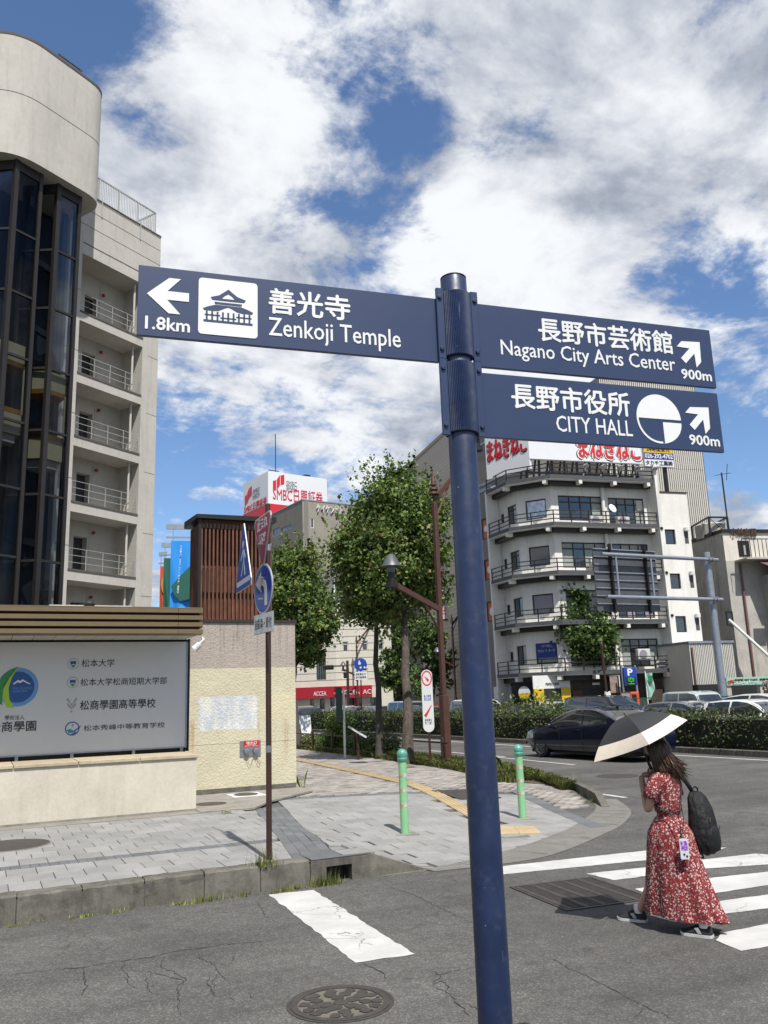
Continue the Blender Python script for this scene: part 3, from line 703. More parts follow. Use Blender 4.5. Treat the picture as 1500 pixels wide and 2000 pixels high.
def blades(P, h0, h1, rng, w=.006, lean=.5, material=None, name='grass'):
    n = len(P); h = rng.uniform(h0, h1, n)[:, None]; a = rng.uniform(0, 2 * PI, n); d = np.stack([np.cos(a), np.sin(a), 0 * a], 1); s = np.stack([-np.sin(a), np.cos(a), 0 * a], 1)
    ln = rng.uniform(.1, lean, n)[:, None]; up = np.array([[0, 0, 1.]])
    mid = P + up * h * .6 + d * h * ln * .35; tip = P + up * h * (1 - ln * .35) + d * h * ln; ww = (w * rng.uniform(.6, 1.4, n))[:, None]
    V = np.stack([P - s * ww, P + s * ww, mid + s * ww * .8, tip, mid - s * ww * .8], 1).reshape(-1, 5, 3).reshape(-1, 3)
    b0 = np.arange(n)[:, None] * 5; F = b0 + np.array([[0, 1, 2, 3, 4]]); return np_mesh(name, V, F, material, 5)
# grass of the verge
rg = np.random.default_rng(3); yy = rg.uniform(14.2, 36, 34000); yy = 14.2 + (yy - 14.2) * rg.uniform(.3, 1, len(yy)); off = rg.uniform(0, 1, len(yy)); wd = np.where(yy > 15.5, 1.25, .3)
xx = np.array([xe(y) for y in yy]) - .02 - off * wd
zz = np.array([hs(x, y) for x, y in zip(xx, yy)]) + .005
gm = blades(np.stack([xx, yy, zz], 1), .06, .20, rg, .008, .9, M['grass'], 'grass'); o = link('grass', gm); tag(o, 'short green and yellowing grass along the fence verge', 'grass'); stuff(o)
# weeds at the kerb foot and between the stones
spots = [(35, 1808, 60, .05), (60, 1800, 40, .05), (160, 1790, 90, .06), (215, 1784, 50, .06), (245, 1778, 30, .08), (345, 1766, 60, .05), (375, 1764, 90, .07), (405, 1759, 120, .11), (470, 1750, 60, .10), (545, 1742, 120, .08), (565, 1738, 90, .10), (620, 1730, 140, .16), (640, 1728, 120, .20), (650, 1726, 90, .12), (512, 1690, 60, .22), (516, 1690, 40, .3), (520, 1690, 90, .08), (300, 1563 + 152, 30, .03), (445, 1588, 60, .10), (440, 1590, 60, .06), (470, 1587, 60, .05), (490, 1583, 50, .05), (560, 1556, 50, .05), (583, 1545, 60, .10), (587, 1540, 20, .40), (575, 1550, 90, .10), (1135, 1540, 160, .10), (1150, 1553, 160, .13), (1160, 1566, 120, .12), (1120, 1535, 80, .08), (1125, 1533, 12, .35), (250, 1716, 30, .03), (980, 1507, 6, .5), (800, 1500, 200, .12)]
C = []; Hh = []
for (x, y, n, h) in spots:
    P = on_z(x, y, 0.0)
    if P.y > 9.12 and y < 1722: P = on_side(x, y)
    for _ in range(int(n * .85)):
        C.append((P.x + rg.normal() * .07, P.y + rg.normal() * .025 - (.03 if y > 1722 else 0), max(0, P.z - .01))); Hh.append(h)
C = np.array(C); Hh = np.array(Hh); n = len(C)
wm = blades(C, 1, 1.001, rg, .0045, .9, M['grass'], 'weeds')
co = np.empty(n * 15, np.float32); wm.vertices.foreach_get('co', co); co = co.reshape(n, 5, 3); hh = (Hh * rg.uniform(.35, 1.15, n))[:, None, None]
co[:, 2:, :] = C[:, None, :] + (co[:, 2:, :] - C[:, None, :]) * hh; wm.vertices.foreach_set('co', co.ravel()); wm.update()
o = link('weeds', wm); tag(o, 'thin weeds sprouting along the kerb and wall foot', 'weeds'); stuff(o)
# ------------------------------------------------------------------ the blue finger post
SP = Vector((1.685, 2.779, 0)); SA = R_(-7.9)
post = thing('signpost', 'tall navy blue fingerpost with three direction panels in the foreground', 'signpost', SP, SA)
b = MB(); b.tube([(0, 0, 0), (0, 0, 2.2), (0, 0, 3.622), (0, 0, 3.632)], [.062, .057, .0545, .050], 40)
b.build('pole', M['navy_pole'], post, smooth=True)
MB().lathe([(.0005, 3.640), (.045, 3.638), (.0545, 3.632), (.0545, 3.628)], 32).build('pole_cap', M['dark_metal'], post, smooth=True)
MB().lathe([(.10, 0.0), (.10, .012), (.068, .014)], 24).build('base_plate', M['navy_pole'], post)
def sleeve(z0, z1):
    b = MB(); n = 112; prof = []
    for z, dr in ((z0, -.006), (z0 + .004, 0), (z1 - .004, 0), (z1, -.006)):
        prof.append([( (.0655 + dr + (.0018 if j % 2 else -.0018)) * math.cos(2 * PI * j / n), (.0655 + dr + (.0018 if j % 2 else -.0018)) * math.sin(2 * PI * j / n), z) for j in range(n)])
    b.grid(prof, True); o = b.build('ribbed_sleeve', M['navy_pole'], post)
    for s in (-1, 1):
        fl = MB().box(min(s * .060, s * .092), max(s * .060, s * .092), -.030, -.016, z0 - .012, z1 + .012)
        f = fl.build('clamp_flange', M['navy_sign'], post, bevel=.002)
        for zz in (z0 + .03, z1 - .03):
            MB().tube([(s * .078, -.030, zz), (s * .078, -.038, zz), (s * .078, -.0385, zz)], [.0095, .009, .005], 12).build('bolt', M['navy_pole'], f, smooth=True)
sleeve(3.268, 3.555); sleeve(2.944, 3.245)
def panel(x0, x1, z0, z1, lab):
    p = MB().box(x0, x1, -.013, .004, z0, z1).build('sign_panel', M['navy_sign'], post, bevel=.0015); p['label'] = lab
    return p
YF = -.0132
W_ = M['white_print']
pa = panel(-1.266, -.086, 3.245, 3.525, 'left pointing panel to the temple')
def arrow_poly(cx, cz, s, ang):
    # arrow pointing to +x, then turned
    P = [(.5, 0), (-.02, .47), (-.30, .47), (.02, .115), (-.5, .115), (-.5, -.115), (.02, -.115), (-.30, -.47), (-.02, -.47)]
    c, sn = math.cos(ang), math.sin(ang)
    return [(cx + s * (x * c - z * sn), cz + s * (x * sn + z * c)) for x, z in P]
flat([arrow_poly(-1.158, 3.412, .152, PI)], 'arrow', W_, pa, YF)
text('1.8km', 'lettering', W_, pa, .158, .050, (-1.236, YF, 3.272), bold=.05)
def rrect(x0, x1, z0, z1, r, n=6):
    out = []
    for cx, cz, a0 in ((x1 - r, z1 - r, 0), (x0 + r, z1 - r, PI / 2), (x0 + r, z0 + r, PI), (x1 - r, z0 + r, 1.5 * PI)):
        out += [(cx + r * math.cos(a0 + PI / 2 * k / n), cz + r * math.sin(a0 + PI / 2 * k / n)) for k in range(n + 1)]
    return out
flat([rrect(-1.047, -.825, 3.272, 3.500, .014)], 'pictogram_field', W_, pa, YF)
# temple pictogram in navy on the white field
T = []; cx = -.936
def mir(poly): return [poly, [(2 * cx - x, z) for x, z in poly][::-1]]
T += mir([(cx, 3.462), (cx - .012, 3.452), (cx - .035, 3.434), (cx - .066, 3.424), (cx - .060, 3.414), (cx - .030, 3.4135), (cx, 3.4135), (cx, 3.4215), (cx - .026, 3.4215), (cx - .012, 3.436), (cx, 3.443)])
T += mir([(cx, 3.406), (cx - .052, 3.406), (cx - .050, 3.398), (cx, 3.398)])
T += mir([(cx, 3.394), (cx - .048, 3.394), (cx - .075, 3.385), (cx - .094, 3.376), (cx - .090, 3.369), (cx - .05, 3.369), (cx - .034, 3.372), (cx - .012, 3.384), (cx, 3.388)])
for k in range(9):
    x = cx - .080 + .02 * k; T.append([(x - .0035, 3.331), (x + .0035, 3.331), (x + .0035, 3.366), (x - .0035, 3.366)])
T.append([(cx - .088, 3.349), (cx - .03, 3.349), (cx - .03, 3.3535), (cx - .088, 3.3535)]); T.append([(cx + .03, 3.349), (cx + .088, 3.349), (cx + .088, 3.3535), (cx + .03, 3.3535)])
T.append([(cx - .092, 3.323), (cx + .092, 3.323), (cx + .092, 3.331), (cx - .092, 3.331)])
T.append([(cx - .03, 3.3405), (cx + .03, 3.3405), (cx + .03, 3.3445), (cx - .03, 3.3445)])
flat(T, 'temple_pictogram', M['navy_sign'], pa, YF - .0022, .0012)
text('善光寺', 'lettering', W_, pa, .322, .104, (-.780, YF, 3.385), bold=.045)
text('Zenkoji Temple', 'lettering', W_, pa, .532, .098, (-.782, YF, 3.268), bold=.016)
pb = panel(.086, 1.256, 3.242, 3.524, 'right panel to the arts centre')
text('長野市芸術館', 'lettering', W_, pb, .668, .108, (.375, YF, 3.384), bold=.045)
text('Nagano City Arts Center', 'lettering', W_, pb, .853, .088, (.192, YF, 3.283), bold=.016)
flat([arrow_poly(1.142, 3.408, .140, PI / 4)], 'arrow', W_, pb, YF)
text('900m', 'lettering', W_, pb, .158, .046, (1.075, YF, 3.272), bold=.05)
pc = panel(.086, 1.254, 2.938, 3.216, 'right panel to the city hall')
text('長野市役所', 'lettering', W_, pc, .560, .108, (.226, YF, 3.073), bold=.045)
text('CITY HALL', 'lettering', W_, pc, .365, .070, (.423, YF, 2.983), bold=.016)
flat([arrow_poly(1.146, 3.094, .140, PI / 4)], 'arrow', W_, pc, YF)
text('900m', 'lettering', W_, pc, .156, .046, (1.076, YF, 2.964), bold=.05)
c0, z0, r0 = .929, 3.076, .1125
up_ = [(c0 + r0 * math.cos(PI * k / 24), z0 - .004 + r0 * math.sin(PI * k / 24)) for k in range(25)]
lr = [(c0 + .018, z0 - .018)] + [(c0 + r0 * math.cos(-PI / 2 * k / 14), z0 - .018 + (r0 - .014) * math.sin(-PI / 2 * k / 14)) for k in range(15)][:-1] + [(c0 + .018, z0 - .113)]
ring = [(c0 + r0 * math.cos(PI + PI / 2 * k / 14), z0 - .004 + r0 * math.sin(PI + PI / 2 * k / 14)) for k in range(15)] + [(c0 + .008, z0 - .116), (c0 + .008, z0 - .107)] + [(c0 + (r0 - .009) * math.cos(1.5 * PI - PI / 2 * k / 14), z0 - .004 + (r0 - .009) * math.sin(1.5 * PI - PI / 2 * k / 14)) for k in range(15)]
flat([up_, lr, ring], 'city_hall_pictogram', W_, pc, YF)

# ------------------------------------------------------------------ school sign wall
M['wall_cream'] = mat('wall_cream', srgb(200, 193, 177), .85, var=.09, vs=2.2, streak=.13, bump=.25, bs=120)
M['capstone'] = mat('capstone', srgb(178, 164, 138), .85, var=.14, vs=6, bump=.4, bs=80, objr=.08)
M['board'] = mat('board_white', (.60, .615, .62), .35, var=.025, vs=.6)
M['louvre'] = mat('louvre_bronze', srgb(124, 106, 80), .45, .35, var=.06)
M['louvre_dark'] = mat('louvre_gap', (.02, .014, .01), .7, var=.1)
M['soffit'] = mat('soffit', (.5, .5, .47), .8, var=.1)
BX1 = 3.27; BX0 = -6.5
sw = thing('school_sign_wall', 'long roadside school sign wall: cream plinth, white board under bronze louvre canopy', 'sign wall', (0, 14.35, .25))
MB().box(BX0, BX1, 0, 1.15, 0, .83).build('plinth', M['wall_cream'], sw)
MB().box(BX0, BX1 + .012, -.004, 1.10, -.01, .035).build('plinth_foot', M['concrete'], sw)
rt2 = random.Random(2); x = BX1 + .02
while x > BX0:
    x0 = x - .93; MB().box(x0 + .004, x - .004, -.03, 1.12, .832, .885 + rt2.uniform(-.002, .002)).build('capstone', M['capstone'], sw, bevel=.006); x = x0
# white board with its frame, on short feet, set back under the canopy
bd = MB().box(BX0, 3.30, 1.05, 1.12, .975, 2.80).build('board', M['board'], sw)
fr = MB(); fr.box(BX0, 3.325, 1.035, 1.13, .955, .975); fr.box(3.30, 3.325, 1.035, 1.13, .975, 2.80); fr.build('board_frame', M['galv'], sw)
MB().box(3.335, 3.36, 1.02, 1.16, .89, 2.85).build('edge_strip', M['dark_metal'], sw)
for xx in (.55, 1.4, 2.4, 3.22): MB().box(xx, xx + .05, 1.06, 1.11, .885, .955).build('board_foot', M['galv'], sw)
MB().box(BX0, 3.33, 1.14, 1.2, .88, 2.85).build('back_panel', M['louvre_dark'], sw)
CZ0, CZ1 = 2.84, 3.27
for k in range(4):
    z1 = CZ1 - k * .115
    for (xa, xb) in ((BX0, 2.90), (2.906, 3.32)):
        MB().add([(xa, -.12, z1 - .07), (xb, -.12, z1 - .07), (xb, .0, z1 - .095), (xa, .0, z1 - .095), (xa, -.12, z1), (xb, -.12, z1), (xb, .0, z1), (xa, .0, z1)], [(0, 1, 2, 3), (4, 7, 6, 5), (0, 4, 5, 1), (1, 5, 6, 2), (2, 6, 7, 3), (3, 7, 4, 0)]).build('louvre_slat', M['louvre'], sw)
MB().box(BX0, 3.29, .003, 1.25, CZ0 + .01, CZ1 - .01).build('canopy_body', M['louvre_dark'], sw)
MB().box(BX0, 3.32, -.122, 1.25, CZ1 + .001, CZ1 + .02).build('canopy_top', M['louvre'], sw)
for j in range(22):
    xa = 3.26 - j * .32; MB().box(xa - .31, xa, .11, 1.0, CZ0 - .006, CZ0 + .009).build('soffit_panel', M['soffit'], sw)
# spotlight on a short arm at the right end
sp = MB(); sp.tube([(3.33, .02, 2.80), (3.36, -.02, 2.77), (3.335, -.06, 2.74)], .014, 8); sp.build('spotlight_arm', M['white_paint'], sw)
sp = MB(); A, B = Vector((3.36, -.05, 2.76)), Vector((3.21, .02, 2.60)); sp.tube([A, A.lerp(B, .45), A.lerp(B, .46), B, B + (B - A) * .02], [.032, .034, .058, .066, .040], 18); sp.build('spotlight', M['white_paint'], sw, smooth=True)
# board lettering: emblems and four school names
yb = 1.048
def on_board(px, py): P = on_y(px, py, 14.35 + yb); return (P.x, P.z - .25)
def btext(s, p0, p1, bold=.01, m=None):
    (x0, z0), (x1, z1) = on_board(*p0), on_board(*p1); return text(s, 'lettering', m or M['black_print'], bd, x1 - x0, z1 - z0, (x0, yb, z0), bold=bold, extr=.001)
INK = mat('ink', (.03, .03, .035), .5, var=.03)
btext('松本大学', (159, 1303), (224, 1287)); btext('松本大学松商短期大学部', (157, 1340), (326, 1322)); btext('松商學園高等學校', (156, 1387), (304, 1364), .03); btext('松本秀峰中等教育学校', (163, 1428), (322, 1410), .01)
btext('學校法人', (9, 1407), (48, 1396)); btext('松商學園', (-22, 1431), (71, 1407), .035)
M['em_blue'] = mat('emblem_blue', srgb(28, 80, 150), .45, var=.05); M['em_lblue'] = mat('emblem_lightblue', srgb(96, 150, 205), .45, var=.05); M['em_green'] = mat('emblem_green', srgb(40, 140, 60), .45, var=.05); M['em_lime'] = mat('emblem_lime', srgb(160, 200, 50), .45, var=.05); M['em_grey'] = mat('emblem_grey', (.33, .33, .33), .5, var=.05)
ex, ez = on_board(35, 1342); er = on_board(75, 1342)[0] - ex
flat([disc(ex, ez, er, 40)], 'emblem', M['em_lblue'], bd, yb, .001); flat([disc(ex, ez, er * .80, 40)], 'emblem', M['em_blue'], bd, yb - .001, .001)
def E_(pts): return [(ex + er * a, ez + er * c) for a, c in pts]
flat([E_([(-.25, .18), (.0, .38), (.08, .30), (.2, .4), (.62, .14), (.55, .14), (.22, .30), (.1, .20), (-.02, .26), (-.2, .14)])], 'emblem', M['white_print'], bd, yb - .002, .001)
flat([E_([(-.02, 1.06), (-.4, .6), (-.75, 0), (-.95, -.8), (-1.2, -.7), (-1.05, .1), (-.7, .7), (-.35, .95)])], 'emblem', M['em_green'], bd, yb - .002, .001)
flat([E_([(0, 1.06), (-.30, .55), (-.45, 0), (-.38, -.6), (-.12, -1.06), (-.5, -1.02), (-.72, -.5), (-.68, .1), (-.4, .65)])], 'emblem', M['em_lime'], bd, yb - .003, .001)
flat([E_([(-.03, 1.05), (-.42, .55), (-.68, 0), (-.74, -.55), (-.70, -.9), (-.9, -.8), (-.95, -.2), (-.78, .3), (-.45, .75)])], 'emblem', M['em_green'], bd, yb - .003, .001)
text('MATSUSHO', 'lettering', M['em_lblue'], bd, er * .95, er * .11, (ex - er * .25, yb - .002, ez - er * .12), extr=.001); text('GAKUEN', 'lettering', M['em_lblue'], bd, er * .72, er * .11, (ex - er * .25, yb - .002, ez - er * .27), extr=.001)
for (px, py) in ((143, 1296.5), (142, 1333)):
    cx, cz = on_board(px, py); r = .094
    flat([disc(cx, cz, r, 28)], 'emblem', M['em_grey'], bd, yb, .001); flat([disc(cx, cz, r * .88, 28)], 'emblem', M['board'], bd, yb - .001, .001)
    flat([[(cx - r * .5, cz + r * .48), (cx - r * .5, cz - r * .2), (cx, cz - r * .02), (cx + r * .5, cz - r * .2), (cx + r * .5, cz + r * .48)]], 'emblem', M['em_blue'], bd, yb - .002, .001)
    flat([[(cx - r * .48, cz - r * .36), (cx, cz - r * .16), (cx + r * .48, cz - r * .36), (cx, cz - r * .72)]], 'emblem', M['em_green'], bd, yb - .002, .001)
cx, cz = on_board(140, 1377); P_ = []
for s in (-1, 1): P_ += [[(cx + s * .02, cz + .02), (cx + s * .09, cz + .09), (cx + s * .07, cz + .12), (cx + s * .03, cz + .07)], [(cx, cz - .07), (cx + s * .07, cz - .01), (cx + s * .06, cz + .05), (cx + s * .04, cz + .01), (cx, cz - .035)], [(cx, cz - .13), (cx + s * .022, cz - .10), (cx, cz - .085)]]
P_.append(disc(cx, cz + .01, .022, 14)); flat(P_, 'emblem', M['em_grey'], bd, yb, .001)
cx, cz = on_board(141, 1423); r = .115
flat([disc(cx, cz, r, 30)], 'emblem', M['em_blue'], bd, yb, .001); flat([disc(cx, cz, r * .84, 30)], 'emblem', M['board'], bd, yb - .001, .001)
flat([[(cx - r * .8, cz - .02), (cx - .03, cz), (cx + .02, cz - .035), (cx - .05, cz - .075)]], 'emblem', mat('emblem_teal', srgb(40, 150, 150), .5, var=.05), bd, yb - .002, .001)
flat([[(cx - .06, cz - .08), (cx + .03, cz - .03), (cx + r * 1.25, cz + .05), (cx + r, cz + .0), (cx + .03, cz - .055)]] + [[(cx - .03 + k * .022, cz - .098), (cx - .01 + k * .022, cz - .098), (cx + .055 + k * .012, cz - .05), (cx + .045 + k * .012, cz - .05)] for k in range(3)], 'emblem', M['em_blue'], bd, yb - .002, .001)
text('秀峰', 'lettering', M['em_blue'], bd, .03, .06, (cx - .012, yb - .0022, cz + .022), extr=.0008, stack=.8)

# ------------------------------------------------------------------ yellow plaster wall with a timber lattice tower
def m_yellow():
    b = MatB('plaster_two_tone'); sp_ = b.N.new('ShaderNodeSeparateXYZ'); b.L.new(b.pos, sp_.inputs[0])
    zn = b.math('ADD', sp_.outputs[2], b.math('MULTIPLY', b.math('SUBTRACT', b.noise(6, 3), .5), .02))
    t = b.rng(zn, 2.615, 2.625)
    col = b.mix(t, srgb(206, 199, 172), srgb(174, 163, 153))
    pale = b.math('MULTIPLY', b.rng(zn, 1.56, 1.585), b.rng(zn, 2.10, 2.12, 1, 0)); pale = b.math('MULTIPLY', pale, b.rng(sp_.outputs[0], 5.12, 5.15))
    col = b.mix(b.math('MULTIPLY', pale, .35), col, srgb(216, 205, 165))
    # repainted white block, brushed by hand, with ragged edges
    wx = b.math('ADD', sp_.outputs[0], b.math('MULTIPLY', b.math('SUBTRACT', b.noise(14, 4), .5), .06))
    m1 = b.math('MULTIPLY', b.rng(wx, 3.80, 3.83), b.rng(wx, 4.98, 5.00, 1, 0)); zn2 = b.math('ADD', sp_.outputs[2], b.math('MULTIPLY', b.math('SUBTRACT', b.noise(14, 4), .5), .07))
    m2 = b.math('MULTIPLY', b.rng(zn2, 1.42, 1.46), b.rng(zn2, 2.06, 2.09, 1, 0))
    brush = b.rng(b.noise(1, 5, .7, b.vec(9, 9, 3.2)), .35, .65, .72, 1)
    wcol = b.mix(b.rng(b.noise(1, 4, .7, b.vec(5, 5, 1.4)), .40, .62), srgb(196, 203, 214), srgb(226, 225, 220))
    col = b.mix(b.math('MULTIPLY', b.math('MULTIPLY', m1, m2), brush), col, wcol)
    # soot streaks from the coping, rust runs
    st = b.math('MULTIPLY', b.rng(b.noise(1, 6, .7, b.vec(16, 16, .9)), .50, .72), b.rng(zn, 2.4, 3.5)); col = b.mix(b.math('MULTIPLY', st, .9), col, (.13, .115, .10))
    fleck = b.rng(b.noise(1, 7, .75, b.vec(22, 22, 7)), .62, .72); col = b.mix(b.math('MULTIPLY', b.math('MULTIPLY', fleck, t), .6), col, (.16, .14, .12))
    rust = b.math('MULTIPLY', b.rng(b.noise(1, 4, .6, b.vec(5, 5, .25, (3, 0, 0))), .58, .70), b.rng(zn, .4, 1.5, 0, 1)); rust = b.math('MULTIPLY', rust, b.rng(zn, 1.5, 1.7, 1, 0)); col = b.mix(b.math('MULTIPLY', rust, .5), col, srgb(166, 112, 48))
    k = b.rng(b.noise(2, 6, .6), .3, .7, .93 * ALB, 1.05 * ALB); vm = b.N.new('ShaderNodeVectorMath'); vm.operation = 'SCALE'; b.L.new(col, vm.inputs[0]); b.L.new(k, vm.inputs[3]); b.color(vm.outputs[0])
    b.set(rough=.92, spec=.2); b.bump(b.noise(30, 5, .6), .9, .02); return b.m
M['plaster'] = m_yellow()
YW = 16.65
yw = thing('plaster_wall', 'two-tone beige and pale yellow plaster wall beside the sign wall', 'wall', (0, YW, .25))
MB().box(3.40, 5.80, 0, 4.5, .10, 3.27).build('wall_body', M['plaster'], yw)
MB().box(3.40, 5.795, .002, 4.4, -.02, .10).build('wall_foot', M['kerb'], yw)
MB().box(3.38, 5.83, -.03, 4.53, 3.272, 3.33).build('coping', M['louvre_dark'], yw)
MB().box(3.40, 5.80, -.0015, 0, .92, .924).build('plaster_joint', M['kerb'], yw)
# siamese water inlet
ib = on_y(468, 1479, YW); ia = on_y(509, 1445, YW)
wi = thing('water_inlet_box', 'steel fire hose inlet plate with red label and two capped couplings on the yellow wall', 'hydrant inlet', (ib.x, YW - .002, ib.z))
iw, ih = ia.x - ib.x, ia.z - ib.z
MB().box(0, iw, -.012, 0, 0, ih).build('plate', M['steel'], wi, bevel=.002)
rl = MB().box(iw * .17, iw * .93, -.015, -.012, ih * .60, ih * .98).build('red_label', mat('label_red', srgb(190, 20, 30), .45, var=.04), wi)
text('送水口', 'lettering', M['white_print'], rl, iw * .5, ih * .15, (iw * .30, -.0152, ih * .79), extr=.001, bold=.03)
text('（消防用設備）', 'lettering', M['white_print'], rl, iw * .44, ih * .07, (iw * .33, -.0152, ih * .71), extr=.001)
text('屋内消火栓・連結送水管', 'lettering', M['white_print'], rl, iw * .64, ih * .06, (iw * .23, -.0152, ih * .63), extr=.001)
for k in (.30, .74):
    x, z = iw * k, ih * .34
    cpl = MB().tube([(x, -.012, z), (x, -.05, z), (x, -.052, z), (x, -.075, z), (x, -.08, z)], [.042, .042, .055, .055, .035], 20).build('coupling', M['steel'], wi, smooth=True)
    MB().tube([(x - .0, -.08, z - .02), (x + .01, -.06, z - .12), (x + .04, -.04, z - .24), (x + .075, -.03, z - .27), (x + .10, -.03, z - .22), (x + (.5 - k) * .3 + .09, -.02, z - .12)], .004, 5).build('chain', M['steel'], cpl)
# timber lattice tower on the roof of the wall
M['timber'] = mat('timber_slat', srgb(100, 60, 40), .7, var=.3, vs=5, streak=.3, objr=.22, bump=.2, bs=70)
M['timber_in'] = mat('timber_inner', srgb(96, 54, 34), .8, var=.35, vs=5, streak=.2)
lt = thing('timber_lattice_tower', 'dark brown timber slat tower with flat roof above the plaster wall', 'lattice tower', (0, YW + .25, 3.58))
LX0, LX1 = 3.86, 5.40
MB().box(LX0 + .06, LX1 - .05, .42, .46, .02, 2.0).build('inner_panel', M['timber_in'], lt)
n = 19
for k in range(n):
    x = LX0 + .02 + (LX1 - LX0 - .07) * k / (n - 1)
    MB().box(x, x + .035, 0, .07, .03, 2.03).build('slat', M['timber'], lt)
for k in range(9):
    y = .20 + k * .085
    MB().box(LX0, LX0 + .06, y, y + .035, .03, 2.03).build('slat', M['timber'], lt)
    MB().box(LX1 - .06, LX1, y, y + .035, .03, 2.03).build('slat', M['timber'], lt)
for z in (.03, 1.08, 2.03): 
    MB().box(LX0 + .01, LX1 - .01, .072, .12, z, z + .05).build('rail', M['timber'], lt)
    MB().box(LX0 + .062, LX0 + .11, .13, .95, z, z + .05).build('rail', M['timber'], lt)
MB().box(LX0, LX1, -.0, 1.0, 0, .028).build('sill', M['louvre_dark'], lt)
MB().add([(LX0 - .10, -.12, 2.09), (LX1 + .06, -.12, 2.09), (LX1 + .06, 1.1, 2.09), (LX0 - .10, 1.1, 2.09), (LX0 - .10, -.12, 2.17), (LX1 + .06, -.12, 2.20), (LX1 + .06, 1.1, 2.24), (LX0 - .10, 1.1, 2.24)], [(0, 3, 2, 1), (4, 5, 6, 7), (0, 1, 5, 4), (1, 2, 6, 5), (2, 3, 7, 6), (3, 0, 4, 7)]).build('roof', M['dark_metal'], lt)
MB().box(LX0 - .04, LX0 + .015, -.05, -.005, .0, 2.09).build('corner_post', M['dark_metal'], lt)

# ------------------------------------------------------------------ brown pole with road signs
bp = Vector((2.95, 9.40, .25))
sg = thing('road_sign_pole', 'brown pole at the kerb carrying stop, crossing and left turn signs', 'road sign', bp)
MB().tube([(0, 0, 0), (0, 0, 3.98), (0, 0, 3.99)], [.032, .032, .02], 20).build('pole', M['brown_metal'], sg, smooth=True)
for z in (1.13, 3.42): MB().tube([(0, 0, z), (0, 0, z + .075)], .0335, 20).build('pole_band', M['steel'], sg, smooth=True)
M['stop_red'] = mat('stop_red', srgb(176, 24, 52), .4, var=.05, coat=.2); M['sign_blue'] = mat('sign_blue', srgb(14, 62, 160), .4, var=.05, coat=.2); M['sign_grey'] = mat('sign_back', (.36, .37, .38), .5, .5, var=.06); M['sign_white'] = mat('sign_white', (.70, .71, .70), .4, var=.04)
def plate(name, parent, loc, rz, poly, layers, lab=None):
    """sign plate in its own xz plane facing -y; layers = (polys, material)"""
    o = MB().prism(poly, 0, .012, 'y').build(name, M['sign_grey'], parent, loc=loc, rz=rz)
    if lab: o['label'] = lab
    y = 0
    for polys, mm in layers: flat(polys, 'sign_face', mm, o, y, .0012); y -= .0013
    return o, y
def tri(cx, cz, r, dn=False, s=1.0, rr=.07):
    out = []
    for k in range(3):
        a = (PI / 2 if not dn else -PI / 2) + k * 2 * PI / 3; c = (cx + (r * s - 2 * rr * s) * math.cos(a), cz + (r * s - 2 * rr * s) * math.sin(a))
        for j in range(5): t = a - PI / 3 + (2 * PI / 3) * j / 4; out.append((c[0] + rr * s * math.cos(t), c[1] + rr * s * math.sin(t)))
    return out
# local plate frames: the signs face traffic coming up the side street from the left-front
ST = R_(-91)
o, y = plate('stop_sign', sg, (-.06, .02, 3.62), ST, tri(0, 0, .46, True), [([tri(0, 0, .46, True, .985)], M['sign_white']), ([tri(0, 0, .46, True, .93)], M['stop_red'])], 'red inverted triangle stop sign')
text('止まれ', 'lettering', M['white_print'], o, .42, .14, (-.21, y, .06), bold=.03, extr=.001); text('STOP', 'lettering', M['white_print'], o, .26, .11, (-.13, y, -.10), bold=.01, extr=.001)
o, y = plate('crossing_sign', sg, (-.27, .10, 3.33), R_(-94), [(-.42, -.36), (.42, -.36), (.42, -.28), (.03, .42), (-.03, .42), (-.42, -.28)], [([[(-.405, -.35), (.405, -.35), (.405, -.285), (.025, .405), (-.025, .405), (-.405, -.285)]], M['sign_blue'])], 'blue pentagon pedestrian crossing sign')
flat([[(-.36, -.30), (.36, -.30), (.36, -.24), (-.36, -.24)], disc(.0, .17, .045, 16), [(-.03, .11), (.05, .11), (.06, -.02), (.02, -.03)], [(.03, -.02), (.06, -.02), (.12, -.2), (.08, -.21)], [(.02, -.02), (.05, -.03), (-.08, -.2), (-.12, -.19)], [(-.03, .1), (0, .08), (-.12, -.02), (-.14, .01)], [(.03, .1), (.06, .1), (.14, .0), (.11, -.01)]], 'pictogram', M['sign_white'], o, y, .001)
o, y = plate('left_turn_sign', sg, (-.06, .0, 2.97), R_(-86), disc(0, 0, .295, 40), [([disc(0, 0, .29, 40)], M['sign_white']), ([disc(0, 0, .272, 40)], M['sign_blue'])], 'blue round left turn arrow sign')
aw = [(.13, -.20), (.05, -.20), (.05, -.05), (.03, .02), (-.02, .04), (-.06, .04), (-.06, -.04), (-.24, .08), (-.06, .20), (-.06, .12), (.0, .12), (.09, .08), (.13, -.02)]
flat([aw], 'arrow', M['sign_white'], o, y, .001)
o, y = plate('plate_sign', sg, (-.06, .0, 2.57), R_(-86), [(-.30, -.115), (.30, -.115), (.30, .115), (-.30, .115)], [([[(-.295, -.11), (.295, -.11), (.295, .11), (-.295, .11)]], M['sign_white'])], 'white plate with black letters')
text('自動車・原付', 'lettering', M['black_print'], o, .52, .12, (-.26, y, -.06), bold=.02, extr=.001)
for z in (3.78, 3.5, 3.10, 2.85, 2.57): MB().bar((-.12, -.0, z), (.04, -.0, z), .03, .02).build('bracket', M['steel'], sg)

